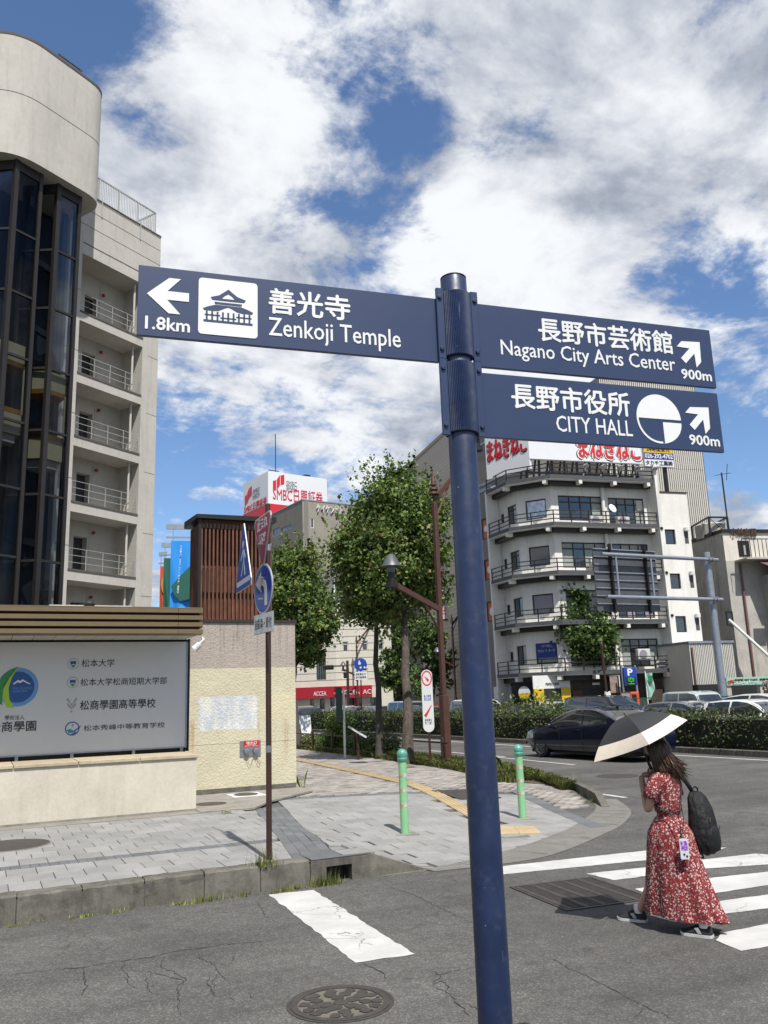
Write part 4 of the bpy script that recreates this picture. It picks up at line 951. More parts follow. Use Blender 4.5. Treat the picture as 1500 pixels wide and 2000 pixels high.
# ------------------------------------------------------------------ bollards
M['mint'] = mat('mint_paint', srgb(136, 192, 140), .5, var=.07, vs=8, grime=.12); M['mint_cap'] = mat('mint_cap', srgb(84, 158, 138), .35, var=.06, coat=.3); M['tape'] = mat('old_tape', (.46, .47, .44), .5, var=.25, vs=30); M['tape_o'] = mat('old_orange_tape', srgb(178, 160, 110), .6, var=.3, vs=30)
def bollard(px, py, ptop, lab):
    P = on_side(px, py); top = on_y(px, ptop, P.y).z - P.z
    t = thing('bollard', lab, 'bollard', P, random.uniform(-.3, .3), 'mint green bollards on the corner')
    r = .0575
    MB().tube([(0, 0, -.02), (0, 0, top - .17)], r, 28).build('post', M['mint'], t, smooth=True)
    pr = [(r + .004, top - .175), (r + .013, top - .165), (r + .015, top - .13), (r + .006, top - .12), (r + .012, top - .105)]
    R0 = r + .017
    for k in range(9): a = -.35 + (PI / 2 + .35) * k / 8; pr.append((max(.001, R0 * math.cos(a)), top - .075 + R0 * math.sin(a)))
    MB().lathe(pr, 28).build('dome_cap', M['mint_cap'], t, smooth=True)
    for k, z in enumerate((.76, .56, .36)):
        z *= top / 1.15
        MB().tube([(0, 0, z), (0, 0, z + .055)], r + .0012, 28, False).build('reflective_band', M['tape'], t, smooth=True)
        MB().add([((r + .0022) * math.cos(a), (r + .0022) * math.sin(a), zz) for zz in (z + .004, z + .05) for a in np.linspace(3.3, 4.3, 6)], [(i, i + 1, i + 7, i + 6) for i in range(5)]).build('tape_patch', M['tape_o'], t)
    MB().box(-.16, .16, -.16, .16, -.03, .004).build('footing', M['concrete'], t)
    return t
bollard(791, 1628, 1462, 'mint green bollard left of the blue signpost'); bollard(1021, 1598, 1453, 'mint green bollard right of the blue signpost, by the yellow tactile blocks')

# ------------------------------------------------------------------ manholes and grates
def manhole(c, r, lab, kind):
    t = thing('manhole_cover', lab, 'manhole cover', c)
    MB().lathe([(r + .025, -.02), (r + .025, .005), (r + .004, .006), (r + .004, -.02)], 48).build('frame', M['iron'] if kind != 'ring' else M['concrete'], t)
    if kind != 'deco':
        MB().lathe([(r, -.02), (r, .004), (.001, .006)], 40).build('cover', M['iron'], t); return t
    MB().lathe([(r, -.02), (r, .001), (.001, .0012)], 48).build('cover', M['iron_dirt'], t)
    b = MB(); H_ = .008
    def ringp(r0, r1, a0=0, a1=2 * PI, n=48):
        p = [(r1 * math.cos(a0 + (a1 - a0) * i / n), r1 * math.sin(a0 + (a1 - a0) * i / n)) for i in range(n + 1)] + [(r0 * math.cos(a1 - (a1 - a0) * i / n), r0 * math.sin(a1 - (a1 - a0) * i / n)) for i in range(n + 1)]
        b.prism(p, 0, H_)
    rn = random.Random(4)
    for k in range(4): ringp(r * .86, r * .998, k * PI / 2, (k + 1) * PI / 2, 14)
    def leafp(cx, cy, L, w, a):
        p = [(-L / 2, 0), (-L * .2, w * .5), (L * .15, w * .42), (L / 2, 0), (L * .15, -w * .42), (-L * .2, -w * .5)]
        b.prism([(cx + x * math.cos(a) - y * math.sin(a), cy + x * math.sin(a) + y * math.cos(a)) for x, y in p], 0, H_ + rn.uniform(-.0015, .001))
    for ring_, n_, L, w in ((.30, 5, .2, .16), (.52, 9, .19, .14), (.72, 14, .17, .12)):
        for k in range(n_):
            a = 2 * PI * (k + rn.random() * .5) / n_; leafp(r * ring_ * math.cos(a), r * ring_ * math.sin(a), r * L * 1.65, r * w * 1.9, a + rn.uniform(-1.2, 1.2))
    b.prism(disc(0, 0, r * .15, 10), 0, H_)
    for k in range(7):
        a = R_(-62) + k * R_(11); leafp(r * .79 * math.cos(a), r * .79 * math.sin(a), r * .10, r * .05, a)
    b.build('relief', M['iron'], t); return t
P = Vector((2.235, 5.60, 0)); manhole(P, .325, 'ornate cast iron manhole cover in the near asphalt', 'deco')
manhole(Vector((13.37, 16.05, 0)), .45, 'plain dark manhole cover in the main road behind the right bollard', 'plain')
manhole(Vector((.42, 12.4, .252)), .50, 'worn brown manhole cover in the tiled sidewalk before the sign wall', 'ring')
manhole(Vector((4.57, 15.98, .275)), .20, 'small manhole set in a white square frame before the yellow wall', 'plain'); 
fo = MB(); fo.box(4.27, 4.87, 15.68, 16.28, .255, .270); o = fo.build('manhole_surround', M['white_paint'], None); tag(o, 'white concrete square round the small manhole', 'manhole frame')
manhole(Vector((3.68, 15.02, .262)), .24, 'dark manhole lid flush in the concrete apron near the sign wall', 'plain')
# drain grate in the crosswalk
g0, g1, g2, g3 = [on_z(x, y, .006) for x, y in ((1003, 1733), (1165, 1713), (1262, 1757), (1105, 1775))]
eu = (g1 - g0); ev = (g3 - g0); ru = eu.normalized(); rv = Vector((ru.y, -ru.x, 0)); Lu = (eu.length + (g2 - g3).length) / 2; Lv = (ev.length + (g2 - g1).length) / 2
gr = thing('drain_grate', 'dark steel drain grate in the road beside the crosswalk', 'drain grate', g0 + rv * 0, math.atan2(ru.y, ru.x))
sk = (ev.dot(ru)) / ev.length
def GP(s, t, z): return (s + sk * t, -t, z)
def gquad(b, s0, s1, t0, t1, z0, z1):
    v = [GP(s, t, z) for z in (z0, z1) for t in (t0, t1) for s in (s0, s1)]; b.add(v, [(0, 2, 3, 1), (4, 5, 7, 6), (0, 1, 5, 4), (2, 6, 7, 3), (0, 4, 6, 2), (1, 3, 7, 5)])
b = MB(); gquad(b, -.03, Lu + .03, -.03, Lv + .03, -.02, -.0035); b.build('pit', M['black'], gr)
b = MB(); gquad(b, -.03, 0, -.03, Lv + .03, -.02, .004); gquad(b, Lu, Lu + .03, -.03, Lv + .03, -.02, .004); gquad(b, 0, Lu, -.03, 0, -.02, .004); gquad(b, 0, Lu, Lv, Lv + .03, -.02, .004); b.build('frame', M['iron'], gr)
for k in range(5):
    s0 = Lu * k / 5; b = MB(); gquad(b, s0 + .01, s0 + .06, .01, Lv - .01, -.004, .003); b.build('bearing_bar', M['iron'], gr)
    b = MB()
    for j in range(24): t0 = .02 + (Lv - .05) * j / 24; gquad(b, s0 + .06, s0 + Lu / 5 + .01, t0, t0 + .018, -.004, .001)
    b.build('grating', M['iron'], gr)
P = on_side(900, 1552)
fo = MB(); o = fo.box(-.42, .42, -.55, .55, -.02, .004).build('utility_cover', M['iron'], None, loc=(P.x + .1, P.y, hs(P.x, P.y) + .004)); o.rotation_euler = slope_rot(P.x, P.y); tag(o, 'dark ribbed utility cover beside the tactile strip behind the signpost', 'utility cover')
# ------------------------------------------------------------------ buildings
def wall(parent, name, s0, s1, z0, z1, holes, material, depth=.15, y=0.0):
    """a facade sheet in the local xz plane at y with real openings and reveals"""
    hs_ = [(max(a, s0), min(b_, s1), max(c, z0), min(d, z1)) for a, b_, c, d in holes]
    xs = sorted({s0, s1, *[h[0] for h in hs_], *[h[1] for h in hs_]}); zs = sorted({z0, z1, *[h[2] for h in hs_], *[h[3] for h in hs_]}); b = MB()
    for i in range(len(xs) - 1):
        for j in range(len(zs) - 1):
            cx, cz = (xs[i] + xs[i + 1]) / 2, (zs[j] + zs[j + 1]) / 2
            if any(h[0] < cx < h[1] and h[2] < cz < h[3] for h in hs_): continue
            b.quad((xs[i], y, zs[j]), (xs[i + 1], y, zs[j]), (xs[i + 1], y, zs[j + 1]), (xs[i], y, zs[j + 1]))
    for (a, c, d, e) in hs_:
        b.quad((a, y, d), (a, y + depth, d), (a, y + depth, e), (a, y, e)); b.quad((c, y, e), (c, y + depth, e), (c, y + depth, d), (c, y, d))
        b.quad((a, y, d), (c, y, d), (c, y + depth, d), (a, y + depth, d)); b.quad((a, y, e), (a, y + depth, e), (c, y + depth, e), (c, y, e))
    return b.build(name, material, parent, fix=False)
def window(parent, s0, s1, z0, z1, nx=2, ny=1, fm=None, gm=None, y=.09, fw=.06, name='window', tint=None):
    fm = fm or M['dark_metal']; gm = gm or M['glass_dark']; b = MB()
    b.box(s0, s1, y, y + .06, z0, z0 + fw); b.box(s0, s1, y, y + .06, z1 - fw, z1)
    for k in range(nx + 1): x = s0 + (s1 - s0 - fw) * k / nx; b.box(x, x + fw, y + .001, y + .059, z0 + fw, z1 - fw)
    for k in range(1, ny): z = z0 + (z1 - z0 - fw) * (k / ny if ny > 2 else .76); b.box(s0 + fw, s1 - fw, y + .002, y + .058, z, z + fw)
    o = b.build(name, fm, parent)
    for k in range(nx):
        xa = s0 + (s1 - s0 - fw) * k / nx + fw * .5; xb = s0 + (s1 - s0 - fw) * (k + 1) / nx + fw * .5
        g = gm[k % len(gm)] if isinstance(gm, list) else gm
        MB().box(xa, xb, y + .025, y + .035, z0 + fw * .5, z1 - fw * .5).build('pane', g, o)
    return o
def railing(parent, pts, h, m, nrail=2, post=1.2, r=.02, name='railing', th=.03):
    """posts and rails along a polyline of (x,y,z); each run one part"""
    b = MB()
    for a, c in zip(pts, pts[1:]):
        a, c = Vector(a), Vector(c); L = (c - a).length; n = max(1, round(L / post))
        for k in range(n + 1): p = a.lerp(c, k / n); b.bar(p, p + Vector((0, 0, h)), th, th, (c - a))
        for k in range(nrail): z = h * (k + 1) / nrail - .01; b.bar(a + Vector((0, 0, z)), c + Vector((0, 0, z)), th, th * .9)
    return b.build(name, m, parent)
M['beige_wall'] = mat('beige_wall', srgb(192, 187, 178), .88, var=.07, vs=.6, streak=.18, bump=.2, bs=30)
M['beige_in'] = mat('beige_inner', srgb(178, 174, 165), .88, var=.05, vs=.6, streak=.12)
M['groove'] = mat('groove', (.10, .09, .08), .9, var=.1)
M['mullion'] = mat('mullion_brown', (.035, .03, .028), .45, .4, var=.08)
M['rail_white'] = mat('rail_white', (.5, .5, .48), .5, .2, var=.06)
M['red_paint'] = mat('red_paint', srgb(140, 20, 24), .35, var=.05)
def m_tint():
    b = MatB('tinted_glass'); tr = b.N.new('ShaderNodeBsdfTransparent'); tr.inputs[0].default_value = (.46, .49, .52, 1)
    gl = b.N.new('ShaderNodeBsdfGlossy'); gl.inputs[0].default_value = (.8, .86, .95, 1)
    gl.inputs['Roughness'].default_value = .03
    lw = b.N.new('ShaderNodeFresnel'); lw.inputs[0].default_value = 1.5
    wv = b.rng(b.noise(1, 3, .5, b.vec(3, 3, .15)), .3, .7, .004, .016)
    f = b.math('ADD', b.math('MULTIPLY', lw.outputs[0], .075), wv)
    mx = b.N.new('ShaderNodeMixShader'); b.L.new(f, mx.inputs[0]); b.L.new(tr.outputs[0], mx.inputs[1]); b.L.new(gl.outputs[0], mx.inputs[2]); b.L.new(mx.outputs[0], b.N['Material Output'].inputs[0]); return b.m
M['tint'] = m_tint()
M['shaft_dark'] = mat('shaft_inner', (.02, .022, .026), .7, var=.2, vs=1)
M['cabin'] = mat('cabin_beige', srgb(176, 166, 130), .6, var=.05); M['gold'] = mat('gold_trim', srgb(180, 130, 50), .35, .6, var=.25, vs=20)

# --- the beige slab block with balconies and the glass lift tower
P = at_d(270, 1008, 41.77); FA = Face(P, 33.3)
la = thing('beige_office_block', 'tall beige concrete block with open balconies and dark glass lift tower at left', 'building', FA.P, FA.ang)
XL, XR = -3.95, -.05; TOPZ = 26.65
slabs = [20.30, 17.20, 14.12, 11.04, 7.94, 4.84, 1.74]
wall(la, 'facade', XR, 1.0, 0, TOPZ, [], M['beige_wall']); wall(la, 'facade', -4.70, XL, 0, TOPZ, [], M['beige_wall'])
wall(la, 'facade', XL, XR, 23.35, TOPZ, [], M['beige_wall'])
MB().add([(1.0, 0, 0), (1.0, 9, 0), (1.0, 9, TOPZ), (1.0, 0, TOPZ)], [(0, 1, 2, 3)]).build('side_wall', M['beige_wall'], la)
MB().box(-14, 1.0, 0, 9, TOPZ - .2, TOPZ - .01).build('roof', M['beige_wall'], la)
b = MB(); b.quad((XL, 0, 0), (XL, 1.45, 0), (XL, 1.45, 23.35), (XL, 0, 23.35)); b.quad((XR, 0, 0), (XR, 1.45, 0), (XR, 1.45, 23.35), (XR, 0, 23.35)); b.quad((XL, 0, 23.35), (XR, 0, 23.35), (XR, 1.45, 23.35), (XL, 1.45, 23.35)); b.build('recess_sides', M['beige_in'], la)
doors = []
for z in slabs: doors.append((XL + 1.38, XL + 2.15, z + .02, z + 1.95))
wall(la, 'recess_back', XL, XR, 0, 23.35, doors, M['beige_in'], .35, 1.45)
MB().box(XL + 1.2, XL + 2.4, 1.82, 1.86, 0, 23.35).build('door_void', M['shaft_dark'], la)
for z in slabs:
    s_ = MB().box(XL + .003, XR - .003, .0, 1.44, z - .42, z).build('balcony_slab', M['beige_wall'], la)
    MB().box(XL + .004, XR - .004, -.03, .06, z + .001, z + .09).build('slab_edge', M['groove'], s_)
    railing(s_, [(XL + .05, .05, z + .09), (XR - .05, .05, z + .09)], .95, M['rail_white'], 3, 1.0, th=.02)
    MB().lathe([(.001, 0), (.085, .005), (.085, .10), (.05, .13), (.001, .14)], 14).build('alarm_lamp', M['red_paint'], s_, loc=(-1.55, 1.30, z + 2.15))
    MB().cyl((-1.66, 1.44, z), (-1.66, 1.44, z + 2.65), .02, n=6).build('conduit', M['beige_wall'], s_)
MB().cyl((-.42, .3, 0), (-.42, .3, 23.3), .055, n=10).build('drain_pipe', M['beige_wall'], la)
for z in (25.75, 24.9): MB().box(-4.6, 1.0, -.004, .0, z, z + .03).build('wall_groove', M['groove'], la)
MB().box(XL, XR, -.006, .0, 23.9, 23.96).build('wall_groove', M['groove'], la)
for k in range(8): 
    z = 22.6 - k * 3.09
    MB().box(XR + .35, 1.0, -.004, 0, z, z + .022).build('wall_groove', M['groove'], la); MB().box(-4.7, XL, -.004, 0, z - 1.2, z - 1.175).build('wall_groove', M['groove'], la)
MB().box(-4.7, 1.02, -.02, .02, TOPZ - .06, TOPZ + .005).build('parapet_trim', M['groove'], la)
b = MB()
for k in range(48): x = -4.2 + 5.0 * k / 47; b.bar((x, .25, TOPZ), (x, .25, TOPZ + 1.35), .022, .022)
for k in range(5): x = -4.2 + 5.0 * k / 4; b.bar((x, .25, TOPZ - .3), (x, .25, TOPZ + 1.42), .06, .06); b.bar((x, -.04, TOPZ - .9), (x, -.04, TOPZ + .1), .035, .035) if k % 2 else None
b.bar((-4.2, .25, TOPZ + 1.38), (.8, .25, TOPZ + 1.38), .07, .07); b.bar((-4.2, .25, TOPZ + .12), (.8, .25, TOPZ + .12), .05, .05)
for k in range(24): y = .25 + 3.0 * k / 23; b.bar((.8, y, TOPZ), (.8, y, TOPZ + 1.35), .022, .022)
b.bar((.8, .25, TOPZ + 1.38), (.8, 3.3, TOPZ + 1.38), .07, .07); b.build('roof_railing', M['rail_white'], la)
# lift tower: rounded head over two faceted glass shafts
def rounded(poly, rad, n=8):
    out = []
    for i in range(len(poly)):
        p0, p1, p2 = Vector(poly[i - 1]), Vector(poly[i]), Vector(poly[(i + 1) % len(poly)]); r = rad[i]
        if r <= 0: out.append(tuple(p1)); continue
        a, c = (p0 - p1).normalized(), (p2 - p1).normalized(); ang = a.angle(c); d = min(r / math.tan(ang / 2), (p0 - p1).length * .49, (p2 - p1).length * .49)
        q0, q2 = p1 + a * d, p1 + c * d
        for k in range(n + 1):
            t = k / n; out.append(tuple((q0 * (1 - t) + p1 * t) * (1 - t) + (p1 * (1 - t) + q2 * t) * t))
    return out
TY = -2.3; hd = R_(118.9)
TP = rounded([(-4.55, TY), (-4.55, 3.0), (-12.2, 3.0), (-9.45 + 5.5 * math.cos(hd), TY + 5.5 * math.sin(hd)), (-9.45, TY)], [1.2, 0, 0, 0, 2.2])
TZ0, TZ1, TZM = 24.78, 30.55, 27.75
for z0, z1 in ((TZ0, TZM - .02), (TZM + .02, TZ1)): MB().prism(TP, z0, z1).build('tower_head', M['beige_wall'], la, smooth=True)
MB().prism([(x * .998 - .02, y * .995) for x, y in TP], TZM - .03, TZM + .03).build('tower_joint', M['groove'], la)
MB().prism([(x * 1.003 + .02, y * 1.01) for x, y in TP], TZ1, TZ1 + .12).build('tower_rim', M['groove'], la)
b = MB(); b.bar((-7.3, TY + .2, TZ1 + .1), (-7.3, TY + .2, TZ1 + .5), .05, .05); b.bar((-6.2, TY + .2, TZ1 + .1), (-6.2, TY + .2, TZ1 + .5), .05, .05); b.bar((-7.4, TY + .2, TZ1 + .45), (-6.1, TY + .2, TZ1 + .45), .06, .06); b.build('roof_bracket', M['groove'], la)
def shaft(c, r, seed, zcab):
    y0 = -1.8; ld = Vector((math.cos(hd), math.sin(hd))); L1 = 1.5
    pl = Vector((c, y0)); pr = Vector((r, y0)); pl2 = pl + ld * L1; pr2 = pr + Vector((.5, .86)) * 1.1
    zt = TZ0; zs = [zt - .45 - 2.75 * k for k in range(10)]; zs = [z for z in zs if z > 0] + [0]
    for (a, b_, nm) in ((pl2, pl, 'l'), (pl, pr, 'r'), (pr, pr2, 's')):
        for k in range(len(zs) - 1):
            z1, z0 = zs[k], zs[k + 1]
            MB().add([(a.x, a.y, z0 + .05), (b_.x, b_.y, z0 + .05), (b_.x, b_.y, z1 - .05), (a.x, a.y, z1 - .05)], [(0, 1, 2, 3)]).build('glass_pane', M['tint'], la)
            f_ = MB(); f_.bar((a.x, a.y, z0), (b_.x, b_.y, z0), .10, .10); f_.build('transom', M['mullion'], la)
        f_ = MB(); f_.bar((a.x, a.y, zt - .22), (b_.x, b_.y, zt - .22), .12, .44); f_.build('transom', M['mullion'], la)
    for p, w in ((pl2, .14), (pl, .2), (pr, .16), (pr2, .14)): MB().bar((p.x, p.y, 0), (p.x, p.y, zt), w, w).build('mullion', M['mullion'], la)
    # lift cabin behind the glass
    cb_ = [(c + .10, y0 + .15), (r - .12, y0 + .15), (r + .1, y0 + .8), (c + .1, y0 + 1.5), (c - .45, y0 + 1.0)]
    ca = MB().prism(cb_, zcab + 2.1, zcab + 3.0).build('lift_cabin', M['cabin'], la)
    MB().prism(cb_, zcab - .85, zcab).build('cabin_base', M['cabin'], ca); MB().prism([(x * .7 + .3 * (c + r) / 2, y * .7 + .3 * (y0 + .6)) for x, y in cb_], zcab - 1.2, zcab - .86).build('cabin_base', M['beige_in'], ca)
    for z in (zcab + .002, zcab + 2.0): MB().prism([(x, y - .01) for x, y in cb_], z, z + .20).build('cabin_trim', M['gold'], ca)
    for q in (cb_[0], cb_[1]): MB().bar((q[0], q[1], zcab), (q[0], q[1], zcab + 2.1), .05, .05).build('cabin_post', M['cabin'], ca)
    MB().prism([(x, y + .5) for x, y in cb_[2:]], zcab, zcab + 2.1).build('cabin_back', M['shaft_dark'], ca)
shaft(-8.88, -7.70, 1, FA.q(20, 788)[1] - 1.05); shaft(-6.79, -5.66, 2, FA.q(70, 835)[1] - 1.0)
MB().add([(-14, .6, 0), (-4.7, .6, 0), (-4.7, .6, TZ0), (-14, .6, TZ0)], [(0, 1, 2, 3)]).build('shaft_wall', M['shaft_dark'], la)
b = MB()
for k in range(7): b.bar((-7.5, -.4, 2.5 + 3.2 * k), (-4.9, .3, 2.5 + 3.2 * k), .2, .3)
for x in (-7.15, -5.1, -9.3): b.bar((x, -.1, 0), (x, -.1, TZ0), .15, .25)
b.build('shaft_beams', M['mullion'], la)
# blue notice board behind the canopy of the sign wall
P = on_y(96, 1183, 18.0); Q = on_y(258, 1183, 18.0)
nb = thing('blue_notice_board', 'top edge of a blue white-framed board peeking over the sign wall canopy', 'notice board', (P.x, 18.0, .25))
hb = on_y(170, 1182, 18.0).z - .25
MB().box(0, Q.x - P.x, 0, .06, .6, hb).build('frame', M['sign_white'], nb); MB().box(.05, Q.x - P.x - .05, -.004, 0, .6, hb - .05).build('panel', mat('notice_blue', srgb(80, 110, 175), .5), nb)
for k in (.3, .8): MB().bar(((Q.x - P.x) * k, .03, 0), ((Q.x - P.x) * k, .03, .6), .05, .05).build('leg', M['galv'], nb)
MB().lathe([(.001, 0), (.10, 0), (.11, .06), (.06, .11), (.001, .12)], 14).build('lamp_hood', M['black'], nb, loc=((Q.x - P.x) * .47, -.06, hb - .04))
# white band sign left of the tower foot
# hanging banners between building and lattice tower
M['ban_blue'] = mat('banner_blue', srgb(20, 138, 220), .7, var=.05); M['ban_green'] = mat('banner_green', srgb(10, 84, 70), .7, var=.05); M['ban_orange'] = mat('banner_orange', srgb(190, 70, 30), .7, var=.05); M['ban_olive'] = mat('banner_olive', srgb(150, 130, 50), .7, var=.05)
def banner(px0, px1, py0, py1, D, m, lab, extra=None):
    A = at_d(px0, py0, D); B = at_d(px1, py0, D); Zb = at_d(px0, py1, D).z; ang = math.atan2(B.y - A.y, B.x - A.x); w = (B - A).xy.length
    t = thing('street_banner', lab, 'banner', (A.x, A.y, Zb), ang, 'banners hung from roof brackets')
    h = A.z - Zb; b = MB(); rows = []
    for i in range(11):
        z = h * i / 10; rows.append([(w * j / 10, .06 * math.sin(j * .9 + i * .5) * (1 - i / 10), z) for j in range(11)])
    b.grid(rows); o = b.build('cloth', m, t, smooth='all')
    if extra: extra(t, w, h)
    for k in (.02, -.32): MB().bar((-w * .25, .1, h + .15 - k), (w * 1.0, .1, h + .15 - k), .05, .05 if k > 0 else .16).build('bracket', M['galv'], t)
    MB().bar((w * .1, .1, h), (w * .1, .1, h + .4), .03, .03).build('bracket', M['galv'], t)
    return t
def ex_b(t, w, h):
    def P_(x, z): return (x * w, z * h)
    flat([[P_(.05, .30), P_(.45, .45), P_(1, .62), P_(1, .12), P_(.5, .08), P_(.2, .18)]], 'print', M['ban_green'], t, -.09, .002)
    text('この街で、わたしらしく生きる。長野市', 'lettering', M['white_print'], t, h * .72, w * .085, (w * .46, -.10, h * .92), (0, R_(93), 0), bold=.02)
def ex_o(t, w, h): flat([disc(w * .9, h * .55, w * .7, 18, h * .25)], 'print', M['ban_olive'], t, -.09, .002)
banner(334, 374, 1056, 1186, 27.0, M['ban_blue'], 'blue banner with white writing nearest the lattice tower', ex_b)
banner(320, 342, 1090, 1186, 29.5, M['ban_green'], 'dark green banner between the blue and orange banners')
banner(313, 326, 1106, 1188, 31.5, M['ban_orange'], 'orange banner, farthest of the three hanging cloths', ex_o)

# --- far block with the white billboard box (left background)
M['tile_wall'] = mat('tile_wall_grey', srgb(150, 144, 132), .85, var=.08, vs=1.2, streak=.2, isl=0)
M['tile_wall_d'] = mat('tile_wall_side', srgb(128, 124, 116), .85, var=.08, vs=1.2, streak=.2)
M['bill_white'] = mat('billboard_white', (.74, .75, .77), .5, var=.02, vs=.3); M['bill_red'] = mat('billboard_red', srgb(206, 26, 44), .5, var=.03)
P = at_d(524, 1000, 128); FB = Face(P, 9.3)
sb = thing('billboard_office_block', 'distant office block crowned by a white and red rooftop billboard box', 'building', FB.P, FB.ang)
x1, zt = FB.q(638, 936); _, z0 = FB.q(524, 1000); zt0 = FB.q(524, 920)[1]
FBl = Face(P, 9.3 - 90 + 180)
L = 9.0
BT = MB().box(0, x1, 0, L, z0 - 1.5, zt0).build('billboard_box', M['bill_white'], sb)
MB().box(-.02, x1 + .02, -.02, L + .02, z0 - 1.2, FB.q(524, 983)[1]).build('red_band', M['bill_red'], sb)
MB().box(-.5, x1 + 6, .3, L + 6, 0, z0 - 1.6).build('tower_body', M['tile_wall'], sb)
MB().box(-.3, x1 + 5, .1, L + 5, z0 - 1.6, z0 - 1.0).build('parapet', M['white_paint'], sb)
def fq(F_, a, c): (s0, zb), (s1, zt_) = F_.q(*a), F_.q(*c); return s0, s1, zb, zt_
def logo(par, s0, z0, w, h, rot=0, off=(0, 0, 0)):
    def k(p): return [(s0 + a * w, z0 + c * h) for a, c in p]
    return flat([k([(0, 0), (.28, .08), (.28, .62), (0, .55)]), k([(.34, .08), (.62, .36), (.62, .95), (.34, .66)]), k([(.68, .36), (1, .46), (1, 1), (.68, .92)])], 'logo', M['bill_red'], par, -.02, .03)
s0, s1, zb, zt_ = fq(FB, (533, 958), (555, 927)); logo(BT, s0, zb, s1 - s0, zt_ - zb)
M['grey_print'] = mat('grey_print', (.22, .22, .24), .5, var=.03)
for s, py0, py1 in (('SMBC', 948, 941.5), ('NIKKO', 954.5, 949), ('SECURITIES', 959, 956)):
    s0, s1, zb, zt_ = fq(FB, (559, py0), (579.5, py1)); text(s, 'lettering', M['grey_print'], BT, s1 - s0, zt_ - zb, (s0, -.02, zb), extr=.03)
s0, s1, zb, zt_ = fq(FB, (533, 977), (630, 964)); text('SMBC日興証券', 'lettering', M['bill_red'], BT, s1 - s0, (zt_ - zb) * 1.1, (s0, -.02, zb), extr=.03, bold=.01)
# left face of the box
lf = Sub(sb, (0, L, 0), -PI / 2)
lf_m = MB().box(0.02, L - .02, -.012, .0, z0, zt0 - .02).build('side_panel', M['bill_white'], lf)
def lfq(t, z): return L * t
hh = zt0 - z0
flat([[(L * .08 + a * L * .28, z0 + hh * .42 + c * hh * .42) for a, c in p] for p in ([(0, 0), (.28, .08), (.28, .62), (0, .55)], [(.34, .08), (.62, .36), (.62, .95), (.34, .66)], [(.68, .36), (1, .46), (1, 1), (.68, .92)])], 'logo', M['bill_red'], lf, -.03, .03)
[text(s_, 'lettering', M['grey_print'], lf, L * .28, hh * .10, (L * .40, -.03, z0 + hh * (.62 - .13 * i)), extr=.03) for i, s_ in enumerate(('SMBC', 'NIKKO'))]; text('SMBC日興証券', 'lettering', M['bill_red'], lf, L * .9, hh * .18, (L * .05, -.03, z0 + hh * .22), extr=.03, bold=.01)
b = MB(); b.bar((x1 * .22, 2, zt0), (x1 * .22, 2, zt0 + 7), .10, .10); b.bar((x1 * .1, 2, zt0 + .8), (x1 * .28, 2, zt0 + .8), .12, .12); b.box(x1 * .72, x1 * .82, 2, 4, zt0, zt0 + .9); b.build('roof_mast', M['dark_metal'], sb)

# --- grey tiled block with katakana letters
P = at_d(592, 1100, 100); FK = Face(P, 7.0)
kb = thing('grey_tiled_block', 'grey tiled block with white katakana letters and narrow slit windows', 'building', FK.P, FK.ang)
zt = FK.q(592, 977)[1]; W1 = FK.q(760, 1000)[0]
wins = []
for (px, py0, py1) in ((607, 1013, 1031), (608, 1059, 1077), (608, 1105, 1123)):
    s0, s1, zb, zt_ = fq(FK, (px, py1), (px + 6, py0)); wins.append((s0, s1, zb, zt_))
wall(kb, 'facade', 0, W1, 0, zt, wins, M['tile_wall'], .2)
for w in wins: window(kb, *w, 1, 1, M['white_paint'], y=.05, fw=.08)
Lk = 14.0
side = Sub(kb, (0, Lk, 0), -PI / 2)
# side facade faces left; local x runs from the far end to the near corner
FKs = Face(FK.P + Vector((-math.sin(FK.ang), math.cos(FK.ang), 0)) * Lk, 7.0 - 90)
sw_ = []
for (a, c, n) in (((549, 1041), (570, 1023), 2), ((533, 1049), (546, 1029), 2), ((549, 1092), (570, 1072), 2), ((533, 1095), (546, 1078), 2)):
    s0, s1, zb, zt_ = fq(FKs, a, c); sw_.append((s0, s1, (zb + 0), (zb + (zt_ - zb))))
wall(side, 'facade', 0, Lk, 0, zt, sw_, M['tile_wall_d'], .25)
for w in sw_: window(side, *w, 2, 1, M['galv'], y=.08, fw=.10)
MB().box(.01, W1, .01, Lk, zt - .3, zt - .05).build('roof', M['tile_wall_d'], kb); MB().box(-.05, W1, -.05, Lk, zt - .001, zt + .12).build('parapet_cap', M['galv'], kb)
MB().box(.25, .75, -.05, 0, 0, zt - .05).build('corner_pilaster', M['tile_wall_d'], kb)
s0, s1, zb, zt_ = fq(FK, (617, 1001), (669, 992)); text('ケイケンビル', 'lettering', M['white_paint'], kb, s1 - s0, 1.0, (s0, -.12, zb + .05), extr=.10, bold=.05)

# --- white corner building with a grey shingle roof and a red fascia
M['white_tile'] = mat('white_tile_wall', srgb(214, 210, 196), .8, var=.05, vs=1.0, streak=.1); M['joint'] = mat('joint_dark', (.08, .075, .065), .9); M['shingle'] = mat('shingle', srgb(92, 90, 90), .9, var=.25, vs=3, bump=.4, bs=20, objr=.18)
M['fascia_red'] = mat('fascia_red', srgb(168, 22, 40), .45, var=.05)
P = at_d(656, 1300, 82); FC = Face(P, -24.0); FCl = Face(P, -24.0 - 19)
wb = thing('white_corner_shop', 'white banded corner building with grey shingle roof and red shop fascia', 'building', FC.P, FC.ang)
zt = FC.q(656, 1170)[1]
W2 = FC.q(752, 1300)[0]
gw = []
for py0, py1 in ((1200, 1222), (1253, 1273), (1307, 1327)):
    for px in (669, 707, 738):
        s0, s1, zb, zt_ = fq(FC, (px, py1 - (px - 669) * .05), (px + 11, py0 - (px - 669) * .05)); gw.append((s0, s1, zb, zt_))
